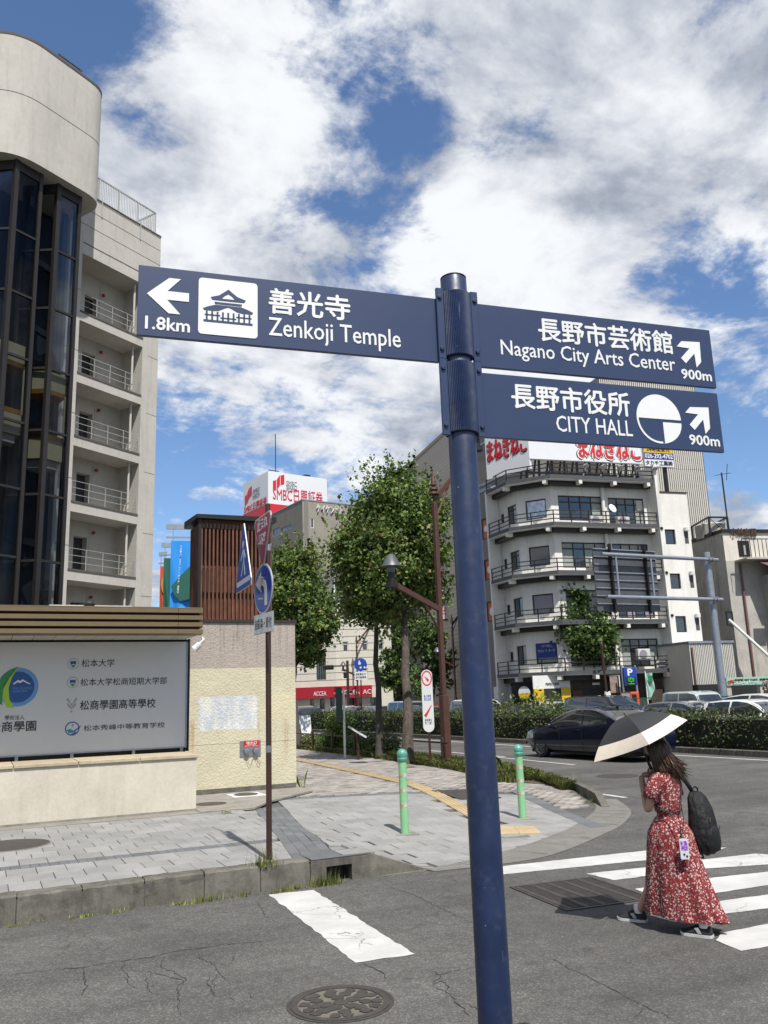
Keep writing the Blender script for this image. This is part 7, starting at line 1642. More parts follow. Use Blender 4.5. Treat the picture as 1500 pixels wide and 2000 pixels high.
t, k, zf = farthing('flag_banner', 'pale green feather flag beside the garage', 'flag', 1274, 1395, 32.4); z1 = zf(1274, 1314); z0 = zf(1274, 1366); rows = [[(-6 * k + 15 * k * j / 8 * (1 - .55 * (i < 4) * (4 - i) / 4), .08 * math.sin(j + i * .7), z0 + (z1 - z0) * i / 10) for j in range(9)] for i in range(11)]; MB().grid(rows).build('cloth', mat('flag_green', srgb(150, 190, 175), .8, var=.2, vs=3), t, smooth='all'); MB().bar((-6 * k, 0, 0), (-6 * k, 0, z1 + .1), .04, .04).build('pole', M['white_paint'], t); MB().box(-3 * k, 6 * k, -.10, -.09, z1 - (z1 - z0) * .32, z1 - (z1 - z0) * .1).build('print', mat('flag_print', srgb(20, 120, 80), .7), t)
t, k, zf = farthing('green_rail_fence', 'teal metal rail fence behind the silver estate car', 'fence', 1330, 1390, 29.9, -90); zr = zf(1330, 1362)
for j in range(7): MB().bar((-4 + 1.6 * j, 0, 0), (-4 + 1.6 * j, 0, zr), .06, .06).build('post', mat('teal_rail', srgb(70, 140, 128), .5) if j == 0 else bpy.data.materials['teal_rail'], t)
for z in (zr, zr * .55): MB().bar((-4, 0, z), (5.6, 0, z), .05, .05).build('rail', bpy.data.materials['teal_rail'], t)
# ------------------------------------------------------------------ cars
def paint(name, col, metal=.3, rough=.28):
    b = MatB(name); b.color(tuple(c * ALB for c in col)); b.set(rough=rough, metal=metal, coat=1.0, coatr=.04); return b.m
M['car_glass'] = glass_mat('car_glass', (.012, .015, .018), .03); M['tail_red'] = mat('tail_lamp', srgb(170, 40, 60), .2, coat=.8, var=.05); M['head_lamp'] = mat('head_lamp', (.55, .58, .6), .12, .3, coat=.8, var=.05); M['chrome'] = mat('chrome', (.65, .66, .68), .15, 1, var=.02); M['rim'] = mat('wheel_rim', (.34, .35, .36), .3, .85, var=.05); M['plate_white'] = mat('plate_white', (.7, .71, .7), .5, var=.03); M['trim_black'] = mat('trim_black', (.012, .012, .013), .55, var=.05)
def make_car(lab, cat, loc, rz, body, prof, W, belt, axles, wr=.33, zs=.20, tumble=.40, seams=(), green=None, group='cars in traffic', name='parked_car', plate_=True, wsc=None, rwin=None, sidew=None, taxi=None):
    """prof: top centre line (x,z) from nose to tail; belt: (x,z) shoulder line"""
    px_ = [p[0] for p in prof][::-1]; pz_ = [p[1] for p in prof][::-1]; x0, x1 = px_[0], px_[-1]; hw = W / 2
    T = lambda x: float(np.interp(x, px_, pz_)); Bl = lambda x: float(np.interp(x, [p[0] for p in belt][::-1], [p[1] for p in belt][::-1]))
    def wid(x):
        a = sm(x1, x1 - .75, x); c = sm(x0, x0 + .55, x); return hw * (.80 + .20 * min(a, c) ** .6)
    def sec(x):
        t = T(x); bl = min(Bl(x), t - .012); w = wid(x); e = max(0, t - bl); yr = w * .965 - e * tumble; zb = zs + .10 * (1 - min(sm(x1, x1 - .5, x), sm(x0, x0 + .5, x)))
        return [(0, zb), (w * .86, zb), (w * .955, zb + .07), (w * .985, zb + .16), (w, zb + (bl - zb) * .55), (w * .99, bl - .06), (w * .965, bl), (w * .965 - e * tumble * .5, bl + e * .5 + .012 * min(1, e * 3)), (yr, bl + e * .90), (yr * .88, bl + e * .985), (yr * .5, t - .004), (0, t)]
    xs = sorted(set(list(np.linspace(x0, x1, 46)) + px_)); b = MB(); rows = []
    for x in xs:
        s = sec(x); rows.append([(x, y, z) for y, z in s] + [(x, -y, z) for y, z in s[-2:0:-1]])
    b.grid(rows, True); k = len(rows[0]); n = len(rows); b.f += [list(range(k))[::-1], list(range((n - 1) * k, n * k))]; b.m += [0, 0]
    root = thing(name, lab, cat, loc, rz, group); bo = b.build('body', body, root, smooth=True)
    # wheel arches cut out of the shell
    cb = MB()
    for ax in axles:
        for s in (-1, 1): cb.cyl((ax, s * (hw - .24), wr + .01), (ax, s * (hw + .2), wr + .01), wr + .055, n=26)
    co = cb.build('cutter', M['trim_black']); md = bo.modifiers.new('arch', 'BOOLEAN'); md.object = co; md.operation = 'DIFFERENCE'; md.solver = 'EXACT'
    dg = bpy.context.evaluated_depsgraph_get(); me = bpy.data.meshes.new_from_object(bo.evaluated_get(dg)); bo.modifiers.clear(); bo.data = me; bpy.data.objects.remove(co)
    try: me.set_sharp_from_angle(angle=R_(38))
    except Exception: pass
    def side_pt(x, v, off=.006):
        s = sec(x); a, m_, c = Vector(s[6]), Vector(s[7]), Vector(s[8]); p = a.lerp(m_, v * 2) if v < .5 else m_.lerp(c, v * 2 - 1); return (x, p.x + off, p.y + off * .4)
    def patch(fn, us, vs_, nm, m, par=None):
        q = MB(); q.grid([[fn(u_, v_) for v_ in vs_] for u_ in us]); return q.build(nm, m, par or root, smooth='all', fix=False)
    for s in (-1, 1):
        for (xa, xb) in sidew or ():
            q = MB(); xs_ = np.linspace(xa, xb, 14); rows = [[(lambda p: (p[0], s * p[1], p[2]))(side_pt(x, v)) for v in np.linspace(.06, .97, 6)] for x in xs_ if T(x) - Bl(x) > .07]
            if len(rows) > 1: q.grid(rows); q.build('side_window', M['car_glass'], root, smooth='all', fix=True)
        for x in seams:
            q = MB(); ss = sec(x); pts = [Vector((x, s * (y + .003), z)) for y, z in ss[2:7]]
            for a, c in zip(pts, pts[1:]): q.bar(a, c, .012, .006, (0, s, 0))
            q.build('door_seam', M['trim_black'], root)
            ss = sec(x + .18); MB().bar((x + .10, s * (ss[5][0] + .012), Bl(x) - .10), (x + .28, s * (ss[5][0] + .012), Bl(x) - .10), .02, .028).build('door_handle', M['chrome'], root)
    def top_pt(x, u_, off=.006):
        ss = sec(x); yr = ss[8][0]; a = abs(u_); ys = [0, ss[10][0], ss[9][0], ss[8][0]]; zs_ = [ss[11][1], ss[10][1], ss[9][1], ss[8][1]]; y = a * yr * .985; z = float(np.interp(y, ys, zs_)); sl = (T(x + .02) - T(x - .02)) / .04; nn = Vector((-sl, 0, 1)).normalized() * off; return (x + nn.x, math.copysign(y, u_), z + nn.z)
    for rg_, nm in ((wsc, 'windscreen'), (rwin, 'rear_window')):
        if rg_: patch(top_pt, np.linspace(rg_[0], rg_[1], 12), np.linspace(-.97, .97, 9), nm, M['car_glass'])
    for s in (-1, 1):
        ss = lambda x: sec(x)
        def low_pt(x, v, off=.008): p = sec(x); a = Vector(p[4]).lerp(Vector(p[5]), v); return (x, s * (a.x + off), a.y)
        patch(low_pt, np.linspace(x1 - .62, x1 - .05, 6), (.25, .6, .95), 'head_lamp', M['head_lamp']); patch(low_pt, np.linspace(x0 + .03, x0 + .50, 6), (.45, .75, 1.0), 'tail_lamp', M['tail_red'])
        q = MB().lathe([(.001, -.07), (.07, -.06), (.085, 0), (.06, .06), (.001, .07)], 12, sx=.75, sy=1.15); mx_ = (sidew or ((0, .8),))[0][1] - .06; q.build('wing_mirror', body, root, smooth='all', loc=(mx_, s * (hw + .055), Bl(mx_) + .07))
        MB().bar((mx_, s * (hw - .05), Bl(mx_) + .03), (mx_, s * (hw + .03), Bl(mx_) + .05), .05, .03).build('mirror_arm', M['trim_black'], root)
    MB().box(x0 - .012, x0 + .03, -.50, .50, zs + .03, zs + .16).build('bumper_trim', M['trim_black'], root); MB().box(x1 - .05, x1 + .012, -.52, .52, zs + .10, zs + .28).build('grille', M['trim_black'], root)
    if plate_: MB().box(x0 - .02, x0 - .005, -.165, .165, zs + .36, zs + .525).build('number_plate', M['plate_white'], root); MB().box(x1 + .005, x1 + .02, -.165, .165, zs + .16, zs + .32).build('number_plate', M['plate_white'], root)
    for ax in axles:
        for s in (-1, 1):
            y = s * (hw - .105); w = link('wheel', wheel_mesh(wr), root, (ax, y, wr), rot=(0, 0, 0 if s > 0 else PI)); link('rim', rim_mesh(wr), w)
    MB().box(x0 + .3, x1 - .3, -hw * .8, hw * .8, zs - .06, zs + .05).build('underbody', M['trim_black'], root)
    return root, T, Bl
_wm = {}
def wheel_mesh(r):
    if ('w', r) not in _wm:
        b = MB(); pr = [(r * .66, -.09), (r * .90, -.105), (r * .985, -.085), (r, -.04), (r, .04), (r * .985, .085), (r * .90, .105), (r * .66, .09), (r * .62, .03), (r * .62, -.03)]; n = 30
        rows = [[(q * math.cos(2 * PI * j / n), y, q * math.sin(2 * PI * j / n)) for j in range(n)] for q, y in pr + pr[:1]]; b.grid(rows, True); _wm[('w', r)] = b.mesh('tyre', M['rubber'], True)
    return _wm[('w', r)]
def rim_mesh(r):
    if ('r', r) not in _wm:
        b = MB(); b.cyl((0, .0, 0), (0, .05, 0), r * .63, r * .63, 26)
        b = MB(); R = r * .66
        for j in range(30):
            a0, a1 = 2 * PI * j / 30, 2 * PI * (j + 1) / 30
            for (q0, y0, q1, y1) in ((R, .09, R * .90, .075), (R * .90, .075, R * .88, .01)): b.quad((q0 * math.cos(a0), y0, q0 * math.sin(a0)), (q0 * math.cos(a1), y0, q0 * math.sin(a1)), (q1 * math.cos(a1), y1, q1 * math.sin(a1)), (q1 * math.cos(a0), y1, q1 * math.sin(a0)))
        for j in range(10):
            a = 2 * PI * j / 10; d = Vector((math.cos(a), 0, math.sin(a))); b.bar(d * (R * .15) + Vector((0, .075, 0)), d * (R * .92) + Vector((0, .07, 0)), .026, .03, (0, 1, 0))
        b.cyl((0, .03, 0), (0, .085, 0), R * .2, R * .16, 14); b.cyl((0, -.02, 0), (0, .012, 0), R * .88, R * .88, 24); _wm[('r', r)] = b.mesh('rim', M['rim'], True)
    return _wm[('r', r)]
SEDAN = [(2.46, .45), (2.44, .60), (2.34, .72), (2.1, .79), (1.35, .93), (1.2, .97), (.75, 1.20), (.35, 1.37), (.0, 1.445), (-.4, 1.465), (-.8, 1.45), (-1.2, 1.37), (-1.6, 1.22), (-1.95, 1.10), (-2.2, 1.065), (-2.40, 1.03), (-2.46, .92), (-2.47, .5)]
SBELT = [(2.46, .70), (1.35, .86), (0, .93), (-1.2, .985), (-2.0, 1.03), (-2.47, .98)]
HATCH = [(2.15, .45), (2.13, .62), (2.0, .76), (1.75, .85), (1.2, .98), (1.0, 1.05), (.55, 1.32), (.2, 1.45), (-.2, 1.50), (-.9, 1.49), (-1.5, 1.44), (-1.75, 1.38), (-1.98, 1.08), (-2.08, .95), (-2.12, .5)]
HBELT = [(2.15, .74), (1.1, .92), (0, .97), (-1.5, 1.02), (-2.12, 1.0)]
ESTATE = [(2.3, .45), (2.28, .6), (2.15, .72), (1.9, .80), (1.2, .93), (1.0, 1.0), (.5, 1.28), (.1, 1.42), (-.3, 1.47), (-1.2, 1.46), (-1.8, 1.40), (-2.05, 1.30), (-2.22, 1.0), (-2.28, .9), (-2.3, .5)]
VAN = [(2.2, .45), (2.19, .75), (2.12, .95), (1.9, 1.03), (1.55, 1.12), (1.2, 1.40), (.85, 1.64), (.5, 1.72), (-.2, 1.75), (-1.6, 1.73), (-1.95, 1.68), (-2.12, 1.25), (-2.18, .95), (-2.2, .5)]
VBELT = [(2.2, .85), (1.5, 1.02), (0, 1.05), (-2.2, 1.08)]
JEEP = [(1.7, .5), (1.69, .85), (1.62, .97), (1.0, 1.03), (.72, 1.06), (.45, 1.66), (.35, 1.74), (0, 1.80), (-1.2, 1.80), (-1.6, 1.76), (-1.68, 1.2), (-1.70, .6)]
JBELT = [(1.7, .92), (.7, 1.02), (-1.7, 1.04)]
SUV = [(2.3, .5), (2.28, .72), (2.15, .90), (1.3, 1.06), (1.1, 1.12), (.65, 1.42), (.3, 1.58), (-.1, 1.64), (-.9, 1.63), (-1.6, 1.55), (-1.85, 1.44), (-2.15, 1.1), (-2.25, 1.0), (-2.28, .55)]
UBELT = [(2.3, .86), (1.2, 1.03), (0, 1.07), (-1.5, 1.12), (-2.28, 1.08)]
KW = dict(sedan=dict(prof=SEDAN, W=1.86, belt=SBELT, axles=(1.50, -1.38), wr=.335, seams=(.52, -.50), sidew=((-.46, .95), (-1.55, -.52)), wsc=(.30, 1.22), rwin=(-1.88, -1.05)),
          hatch=dict(prof=HATCH, W=1.74, belt=HBELT, axles=(1.32, -1.25), wr=.31, seams=(.5, -.45), sidew=((-.42, .95), (-1.45, -.5)), wsc=(.32, 1.04), rwin=(-1.96, -1.72)),
          estate=dict(prof=ESTATE, W=1.76, belt=HBELT, axles=(1.4, -1.3), wr=.32, seams=(.5, -.5), sidew=((-.46, .9), (-1.9, -.54)), wsc=(.22, 1.04), rwin=(-2.2, -2.0)),
          van=dict(prof=VAN, W=1.75, belt=VBELT, axles=(1.45, -1.35), wr=.32, seams=(.75, -.3), sidew=((-.26, 1.28), (-1.95, -.34)), wsc=(.86, 1.54), rwin=(-2.1, -1.93), tumble=.22),
          jeep=dict(prof=JEEP, W=1.60, belt=JBELT, axles=(1.15, -1.0), wr=.34, seams=(.3, -.55), sidew=((-.5, .55), (-1.5, -.58)), wsc=(.46, .70), rwin=None, tumble=.12),
          suv=dict(prof=SUV, W=1.84, belt=UBELT, axles=(1.45, -1.35), wr=.36, seams=(.5, -.5), sidew=((-.46, 1.0), (-1.75, -.54)), wsc=(.32, 1.14), rwin=(-2.14, -1.82), zs=.26))
UP, DN = R_(90), R_(-90)
f_, r_ = on_z(1058, 1479, 0), on_z(1160, 1490, 0)
NAVY = paint('navy_paint', (.006, .009, .032), .4); BLK = paint('black_paint', (.008, .008, .010), .3); WHT = paint('white_car_paint', (.70, .70, .69), .0); SIL = paint('silver_paint', (.40, .42, .45), .7); PRL = paint('pearl_paint', (.60, .60, .57), .1); TEAL = paint('pale_teal_paint', (.42, .50, .48), .1); GRY = paint('dark_grey_paint', (.05, .055, .065), .5)
# the dark saloon: near side wheels where the photo puts them
cxs = 15.75 + .93; cys = 20.85
t, T, Bl = make_car('glossy dark navy saloon driving away on the near lane', 'car', (cxs, cys, 0), UP + R_(2), NAVY, name='saloon_car', **KW['sedan'])
q = MB()
for s in (-1, 1): q.tube([(x, s * (.93 * .965 - (T(x) - Bl(x)) * .40 + .012), T(x) - (T(x) - Bl(x)) * .08) for x in np.linspace(1.0, -1.5, 14)], .010, 5)
q.build('window_chrome', M['chrome'], t)
MB().add([(-.95, 0, 1.44), (-1.12, .012, 1.40), (-1.12, -.012, 1.40), (-1.1, 0, 1.50)], [(0, 1, 3), (0, 3, 2), (0, 2, 1), (1, 2, 3)]).build('shark_fin', NAVY, t)
def oncoming(kind, x, pa, pb, lab, pn, name='car_in_lane', rz=DN, cat='car'):
    ya = on_x(pa[0], pa[1], x - .85).y; yb = on_x(pb[0], pb[1], x - .85).y; return make_car(lab, cat, (x, (ya + yb) / 2, 0), rz, pn, name=name, **KW[kind])
oncoming('estate', 23.6, (1243, 1380), (1418, 1380), 'silver estate car behind the hedge right of the saloon', SIL)
oncoming('hatch', 23.4, (1352, 1380), (1545, 1380), 'white hatchback behind the hedge, nose to the right edge', WHT)
vt, _, _ = oncoming('van', 24.2, (1085, 1370), (1225, 1370), 'black taxi minivan with a white roof lamp behind the saloon', BLK, name='taxi_van', cat='taxi')
MB().prism([(-.12, 0), (.12, 0), (.13, .05), (.11, .17), (.07, .13), (-.07, .13), (-.11, .17), (-.13, .05)], -.05, .05, 'x').build('roof_lamp', M['sign_white'], vt, loc=(.2, 0, 1.74))
oncoming('hatch', 26.8, (1020, 1375), (1102, 1375), 'cream car partly hidden behind the weeds and black taxi', PRL)
oncoming('sedan', 24.0, (945, 1380), (1040, 1380), 'dark saloon car mostly hidden by the hedge behind the right bollard', GRY)
oncoming('jeep', 27.6, (1288, 1360), (1392, 1360), 'pale teal boxy off-roader behind the silver estate', TEAL)
oncoming('suv', 27.4, (1424, 1360), (1540, 1360), 'pearl white SUV at the right edge behind the hatchback', PRL)
oncoming('van', 25.0, (745, 1390), (815, 1390), 'pale blue white minibus between the trunks', paint('minibus_paint', (.40, .44, .52), .2), name='minibus', cat='minibus')
oncoming('hatch', 24.0, (776, 1395), (845, 1395), 'dark blue car behind the largest trunk', paint('blue_car', (.012, .02, .06), .4)); oncoming('hatch', 27.5, (800, 1388), (845, 1388), 'red car glimpsed behind the trunk', paint('red_car', (.35, .02, .02), .1))
oncoming('van', 25.0, (878, 1388), (945, 1388), 'white minivan left of the blue signpost behind the hedge', WHT); oncoming('hatch', 25.0, (640, 1398), (680, 1398), 'white hatchback far left behind the hedge', WHT); oncoming('sedan', 25.0, (662, 1398), (702, 1398), 'dark blue saloon far left behind the hedge', NAVY); oncoming('sedan', 25.0, (702, 1400), (742, 1400), 'grey blue car left of the minibus', paint('greyblue_car', (.10, .13, .17), .4))
P = on_z(606, 1428, 0); make_car('black SUV seen from behind beyond the wall corner', 'car', (P.x + .2, P.y + 2.3, 0), UP, BLK, name='sport_utility_car', **KW['suv'])
# ------------------------------------------------------------------ the woman with the parasol
WO = Vector((5.263, 5.72, 0)); WR = R_(23)
wmn = thing('person', 'person in a red floral dress walking away under a black parasol', 'person', WO, WR)
M['skin'] = mat('skin', (.46, .27, .19), .5, var=.05, vs=12); M['skin'].node_tree.nodes['Principled BSDF'].inputs['Subsurface Weight'].default_value = .08
def skin_mesh(name, verts, edges, radii, material, root=0, sub=2):
    me = bpy.data.meshes.new(name); me.from_pydata([tuple(v) for v in verts], edges, []); o = bpy.data.objects.new(name, me); COL.objects.link(o)
    md = o.modifiers.new('skin', 'SKIN'); md.use_smooth_shade = True
    for i, r in enumerate(radii):
        sv = me.skin_vertices[0].data[i]; sv.radius = (r, r) if isinstance(r, (int, float)) else r; sv.use_root = (i == root)
    s = o.modifiers.new('sub', 'SUBSURF'); s.levels = sub; s.render_levels = sub
    dg = bpy.context.evaluated_depsgraph_get(); m2 = bpy.data.meshes.new_from_object(o.evaluated_get(dg)); bpy.data.objects.remove(o); m2.materials.clear(); m2.materials.append(material); m2.name = name
    m2.polygons.foreach_set('use_smooth', [True] * len(m2.polygons)); return m2
V = [(0, 0, .84), (0, -.01, .98), (0, .0, 1.12), (0, .005, 1.21), (0, .02, 1.29), (0, .03, 1.335),
     (.08, .0, .78), (.07, .17, .45), (.066, .355, .12), (.066, .385, .07),
     (-.08, 0, .78), (-.06, -.09, .43), (-.085, -.25, .13), (-.085, -.235, .08),
     (-.13, .0, 1.205), (-.185, .01, 1.18), (-.205, .065, .96), (-.20, .085, .945), (-.115, .15, 1.18), (-.098, .155, 1.215),
     (.13, .0, 1.205), (.18, .0, 1.18), (.20, .0, .96), (.17, .12, .80), (.16, .15, .76)]
E_ = [(0, 1), (1, 2), (2, 3), (3, 4), (4, 5), (0, 6), (6, 7), (7, 8), (8, 9), (0, 10), (10, 11), (11, 12), (12, 13), (3, 14), (14, 15), (15, 16), (16, 17), (17, 18), (18, 19), (3, 20), (20, 21), (21, 22), (22, 23), (23, 24)]
Rr = [(.09, .07), (.07, .055), (.09, .065), (.06, .045), (.043, .045), (.045, .048), .07, .048, .034, .033, .07, .048, .034, .033, .036, .036, .036, .034, .026, .024, .036, .036, .036, .028, .026]
body = link('body', skin_mesh('body', V, E_, Rr, M['skin']), wmn)
# head with face, hair as its own mesh
def head_mesh():
    b = MB(); n, k = 26, 18; rows = []
    for i in range(k + 1):
        ph = -PI / 2 + PI * i / k; z = math.sin(ph); r = math.cos(ph)
        row = []
        for j in range(n):
            th = 2 * PI * j / n; x = r * math.cos(th) * .070; y = r * math.sin(th) * .088; zz = z * .112
            if z < 0: x *= 1 + z * .30; y *= 1 + z * (.14 if math.sin(th) > 0 else .32)
            fr = max(0, math.sin(th)) ** 8 * r
            if -.32 < z < .12: y += fr * .020 * max(0, 1 - abs(z + .14) / .22)     # nose
            if -.55 < z < -.40: y += fr * .006                                      # lips
            if .05 < z < .25: y -= fr * .004
            row.append((x, y, zz))
        rows.append(row)
    b.grid(rows, True); return b
HC = (0, .045, 1.435)
hd_ = head_mesh().build('head', M['skin'], body, smooth='all', loc=HC, rot=(R_(4), 0, R_(14)))
M['hair'] = mat('hair_brown', (.07, .038, .022), .40, var=.45, vs=45); M['lip'] = mat('lips', (.30, .08, .07), .4, var=.05); M['eye'] = mat('eye_white', (.6, .6, .58), .3, var=.02)
# hair: a cap shell and long locks falling to the shoulder blades, tips blown to the right
b = MB(); rows = []
for i in range(13):
    ph = -.30 + (PI / 2 + .30) * i / 12; row = []
    for j in range(24):
        th = R_(148) + R_(244) * j / 23; row.append((math.cos(ph) * math.cos(th) * .083 + HC[0], math.cos(ph) * math.sin(th) * .101 + HC[1], math.sin(ph) * .125 + HC[2] + .004))
    rows.append(row)
b.grid(rows); b.build('hair_cap', M['hair'], wmn, smooth='all')
rgh = random.Random(9); b = MB()
for k in range(480):
    th = R_(165) + R_(210) * rgh.random(); ph = rgh.uniform(-.25, .95)
    p0 = Vector((math.cos(ph) * math.cos(th) * .080, math.cos(ph) * math.sin(th) * .098 + HC[1], math.sin(ph) * .12 + HC[2])); p1 = Vector((math.cos(th) * .092, math.sin(th) * .108 + HC[1] - .005, HC[2] - .03 - .05 * rgh.random()))
    blow = max(0, math.cos(th)) * .09 + rgh.uniform(0, .05); L = rgh.uniform(.12, .24); p2 = p1 + Vector((blow * .3 + rgh.gauss(0, .012), -.035 + rgh.gauss(0, .012), -L * .55)); p3 = p2 + Vector((blow + rgh.gauss(0, .025), -.03 + rgh.gauss(0, .02), -L * .45 + blow * .35)); b.tube([p0, p0.lerp(p1, .55) + Vector((math.cos(th), math.sin(th), 0)) * .014, p1, p2, p3], [.0065, .007, .006, .0045, .0012], 4)
b.build('hair_locks', M['hair'], wmn, smooth='all')
for s in (-1, 1): 
    MB().lathe([(.001, -.010), (.010, 0), (.001, .010)], 10).build('eye', M['eye'], hd_, loc=(s * .030, .078, .010)); MB().lathe([(.001, -.030), (.014, -.02), (.018, .01), (.001, .030)], 10, sx=.5, sy=1).build('ear', M['skin'], hd_, loc=(s * .070, -.005, -.008))
MB().lathe([(.001, -.004), (.018, 0), (.001, .005)], 10, sy=.45).build('mouth', M['lip'], hd_, loc=(0, .078, -.055))
# left hand closed round the handle
U_A = Vector((5.044, 5.876, 1.703)); U_X = Vector((-.333, .165, .928)).normalized(); Mi = (Matrix.Translation(WO) @ Matrix.Rotation(WR, 4, 'Z')).inverted()
ua = Mi @ U_A; ux = Mi.to_3x3() @ U_X; grip = ua - ux * .50; hand = Vector(V[19])
side_ = (hand - grip); side_ -= ux * side_.dot(ux); side_ = side_.normalized(); tang = ux.cross(side_).normalized()
gc = grip - ux * .015
hv = [hand, hand.lerp(gc + side_ * .028, .8)]; he = [(0, 1)]; hr = [.024, (.030, .022)]; 
palm = gc + side_ * .030
for f in range(4):
    off = ux * (.030 - f * .020); L = (.95, 1.0, .95, .8)[f]
    pts = [palm + off * .8 + tang * .012, palm + off + tang * .034 - side_ * .006, palm + off + tang * .030 - side_ * (.046 * L), palm + off + tang * .004 - side_ * (.058 * L), palm + off - tang * .014 - side_ * (.046 * L)]
    i0 = len(hv); hv += pts; he += [(1, i0)] + [(i0 + q, i0 + q + 1) for q in range(4)]; hr += [.011, .0098, .0092, .0088, .0072]
pts = [palm + ux * .02 - tang * .018, palm + ux * .04 - tang * .030 - side_ * .012, palm + ux * .048 - tang * .020 - side_ * .040]; i0 = len(hv); hv += pts; he += [(1, i0), (i0, i0 + 1), (i0 + 1, i0 + 2)]; hr += [.012, .0105, .008]
link('hand', skin_mesh('hand', hv, he, hr, M['skin'], 0, 1), body)
hv = [Vector(V[24]), Vector((.155, .17, .72))]; he = [(0, 1)]; hr = [.024, (.028, .018)]
for f in range(4): p = Vector((.145 + .004 * f, .20 - .018 * f, .69)); i0 = len(hv); hv += [p, p + Vector((-.012, .004, -.035)), p + Vector((-.028, 0, -.06))]; he += [(1, i0), (i0, i0 + 1), (i0 + 1, i0 + 2)]; hr += [.010, .009, .007]
p = Vector((.135, .19, .73)); i0 = len(hv); hv += [p, p + Vector((-.015, .02, -.03))]; he += [(1, i0), (i0, i0 + 1)]; hr += [.011, .008]
link('hand', skin_mesh('hand', hv, he, hr, M['skin'], 0, 1), body)
# dress
def m_floral():
    b = MatB('red_floral'); tc = b.N.new('ShaderNodeTexCoord').outputs['Object']
    wv = b.N.new('ShaderNodeTexNoise'); wv.inputs['Scale'].default_value = 18; b.L.new(tc, wv.inputs['Vector']); ad = b.N.new('ShaderNodeVectorMath'); ad.operation = 'MULTIPLY_ADD'; b.L.new(wv.outputs['Color'], ad.inputs[0]); ad.inputs[1].default_value = (.03, .03, .03); b.L.new(tc, ad.inputs[2])
    def vor(s, off): 
        mp = b.N.new('ShaderNodeMapping'); mp.inputs['Location'].default_value = off; b.L.new(ad.outputs[0], mp.inputs[0]); v = b.N.new('ShaderNodeTexVoronoi'); v.inputs['Scale'].default_value = s; b.L.new(mp.outputs[0], v.inputs['Vector']); return v
    v1, v2, v3 = vor(52, (0, 0, 0)), vor(78, (3, 1, 2)), vor(100, (1, 5, 2))
    base = b.mix(b.rng(b.noise(9, 4, .6, tc), .35, .65), (.14, .010, .012), (.21, .018, .018))
    c = b.mix(b.math('MULTIPLY', b.rng(v3.outputs['Distance'], .30, .42, 1, 0), .75), base, (.035, .008, .012))
    sc = b.N.new('ShaderNodeSeparateColor'); b.L.new(v1.outputs['Color'], sc.inputs[0]); f1 = b.math('MULTIPLY', b.rng(v1.outputs['Distance'], .30, .44, 1, 0), b.rng(sc.outputs[0], .22, .26)); c = b.mix(f1, c, (.46, .37, .34))
    s2 = b.N.new('ShaderNodeSeparateColor'); b.L.new(v2.outputs['Color'], s2.inputs[0]); f2 = b.math('MULTIPLY', b.rng(v2.outputs['Distance'], .24, .34, 1, 0), b.rng(s2.outputs[1], .28, .32)); c = b.mix(f2, c, (.38, .20, .19))
    c = b.mix(b.math('MULTIPLY', f1, b.rng(v1.outputs['Distance'], .10, .14, 1, 0)), c, (.30, .06, .05)); b.color(c); b.set(rough=.9); b.bump(b.noise(1, 4, .6, b.vec(22, 22, 5, src=tc), 1.0), .7, .025); return b.m
M['floral'] = m_floral(); M['hemmesh'] = mat('hem_lining', (.34, .24, .22), .9, var=.1)
def ring(cx, cy, rx, ry, z, n=72, fold=0, ph=0, nf=9, tz=None):
    out = []
    for j in range(n):
        a = 2 * PI * j / n; k = 1 + fold * ((1 - 2 * abs(math.sin(nf * a / 2 + ph)) ** .7) * .55 + math.sin((nf + 5) * a + ph * 2.3) * .35)
        r2 = ry if not isinstance(ry, tuple) else (ry[0] if math.sin(a) > 0 else ry[1]); out.append((cx + rx * k * math.cos(a), cy + r2 * k * math.sin(a), z + (tz(a) if tz else 0)))
    return out
b = MB(); rows = []
# bodice, slightly bloused over the waist
for z, cx, cy, rx, ry, fo in ((1.262, 0, .012, .060, .058, 0), (1.248, 0, .008, .095, .070, 0), (1.232, 0, .004, .152, .086, 0), (1.19, 0, .0, .182, .100, .0), (1.14, 0, -.0, .165, .110, .01), (1.08, 0, -.002, .152, .112, .02), (1.02, 0, -.006, .142, .108, .03), (.965, 0, -.008, .140, .108, .045), (.93, 0, -.008, .136, .104, .04), (.912, 0, -.006, .112, .088, .02), (.898, 0, -.006, .110, .086, .02)): rows.append(ring(cx, cy, rx, ry, z, fold=fo * 1.3, ph=1.0 + z * 3, nf=11))
b.grid(rows, True); b.build('bodice', M['floral'], wmn, smooth='all')
b = MB(); b.grid([ring(0, -.006, .114, .090, z, fold=.004) for z in (.888, .893, .912, .917)], True); b.build('waistband', M['floral'], wmn, smooth='all')
def skirt_rows(dr=0):
    rows = []
    for i in range(24):
        t = i / 23; z = .895 - .80 * t; e = t ** .9
        # the stride pushes the front forward, wind blows the hem back to the right
        cx = .03 * t ** 2; cy = -.006; hp = min(1, t * 5.5) ** .75; rx = .110 + .052 * hp + .052 * e; ry = (.088 + .078 * hp + .120 * e, .088 + .078 * hp + .215 * t ** 1.6)
        fo = .025 + .11 * t ** 1.2
        tz = lambda a, t=t: (t ** 3) * (.040 * math.sin(a * 2 + .6) + .03 * math.sin(3 * a) + .07 * max(0, math.sin(a)) ** 2)
        rows.append(ring(cx, cy, rx - dr, (ry[0] - dr, ry[1] - dr), z, 96, fo, 2.1 + t * .8, 8, tz))
    return rows
b = MB(); b.grid(skirt_rows(), True); b.build('skirt', M['floral'], wmn, smooth='all')
b = MB(); b.grid(skirt_rows(.012)[18:], True); b.build('skirt_lining', M['hemmesh'], wmn, smooth='all')
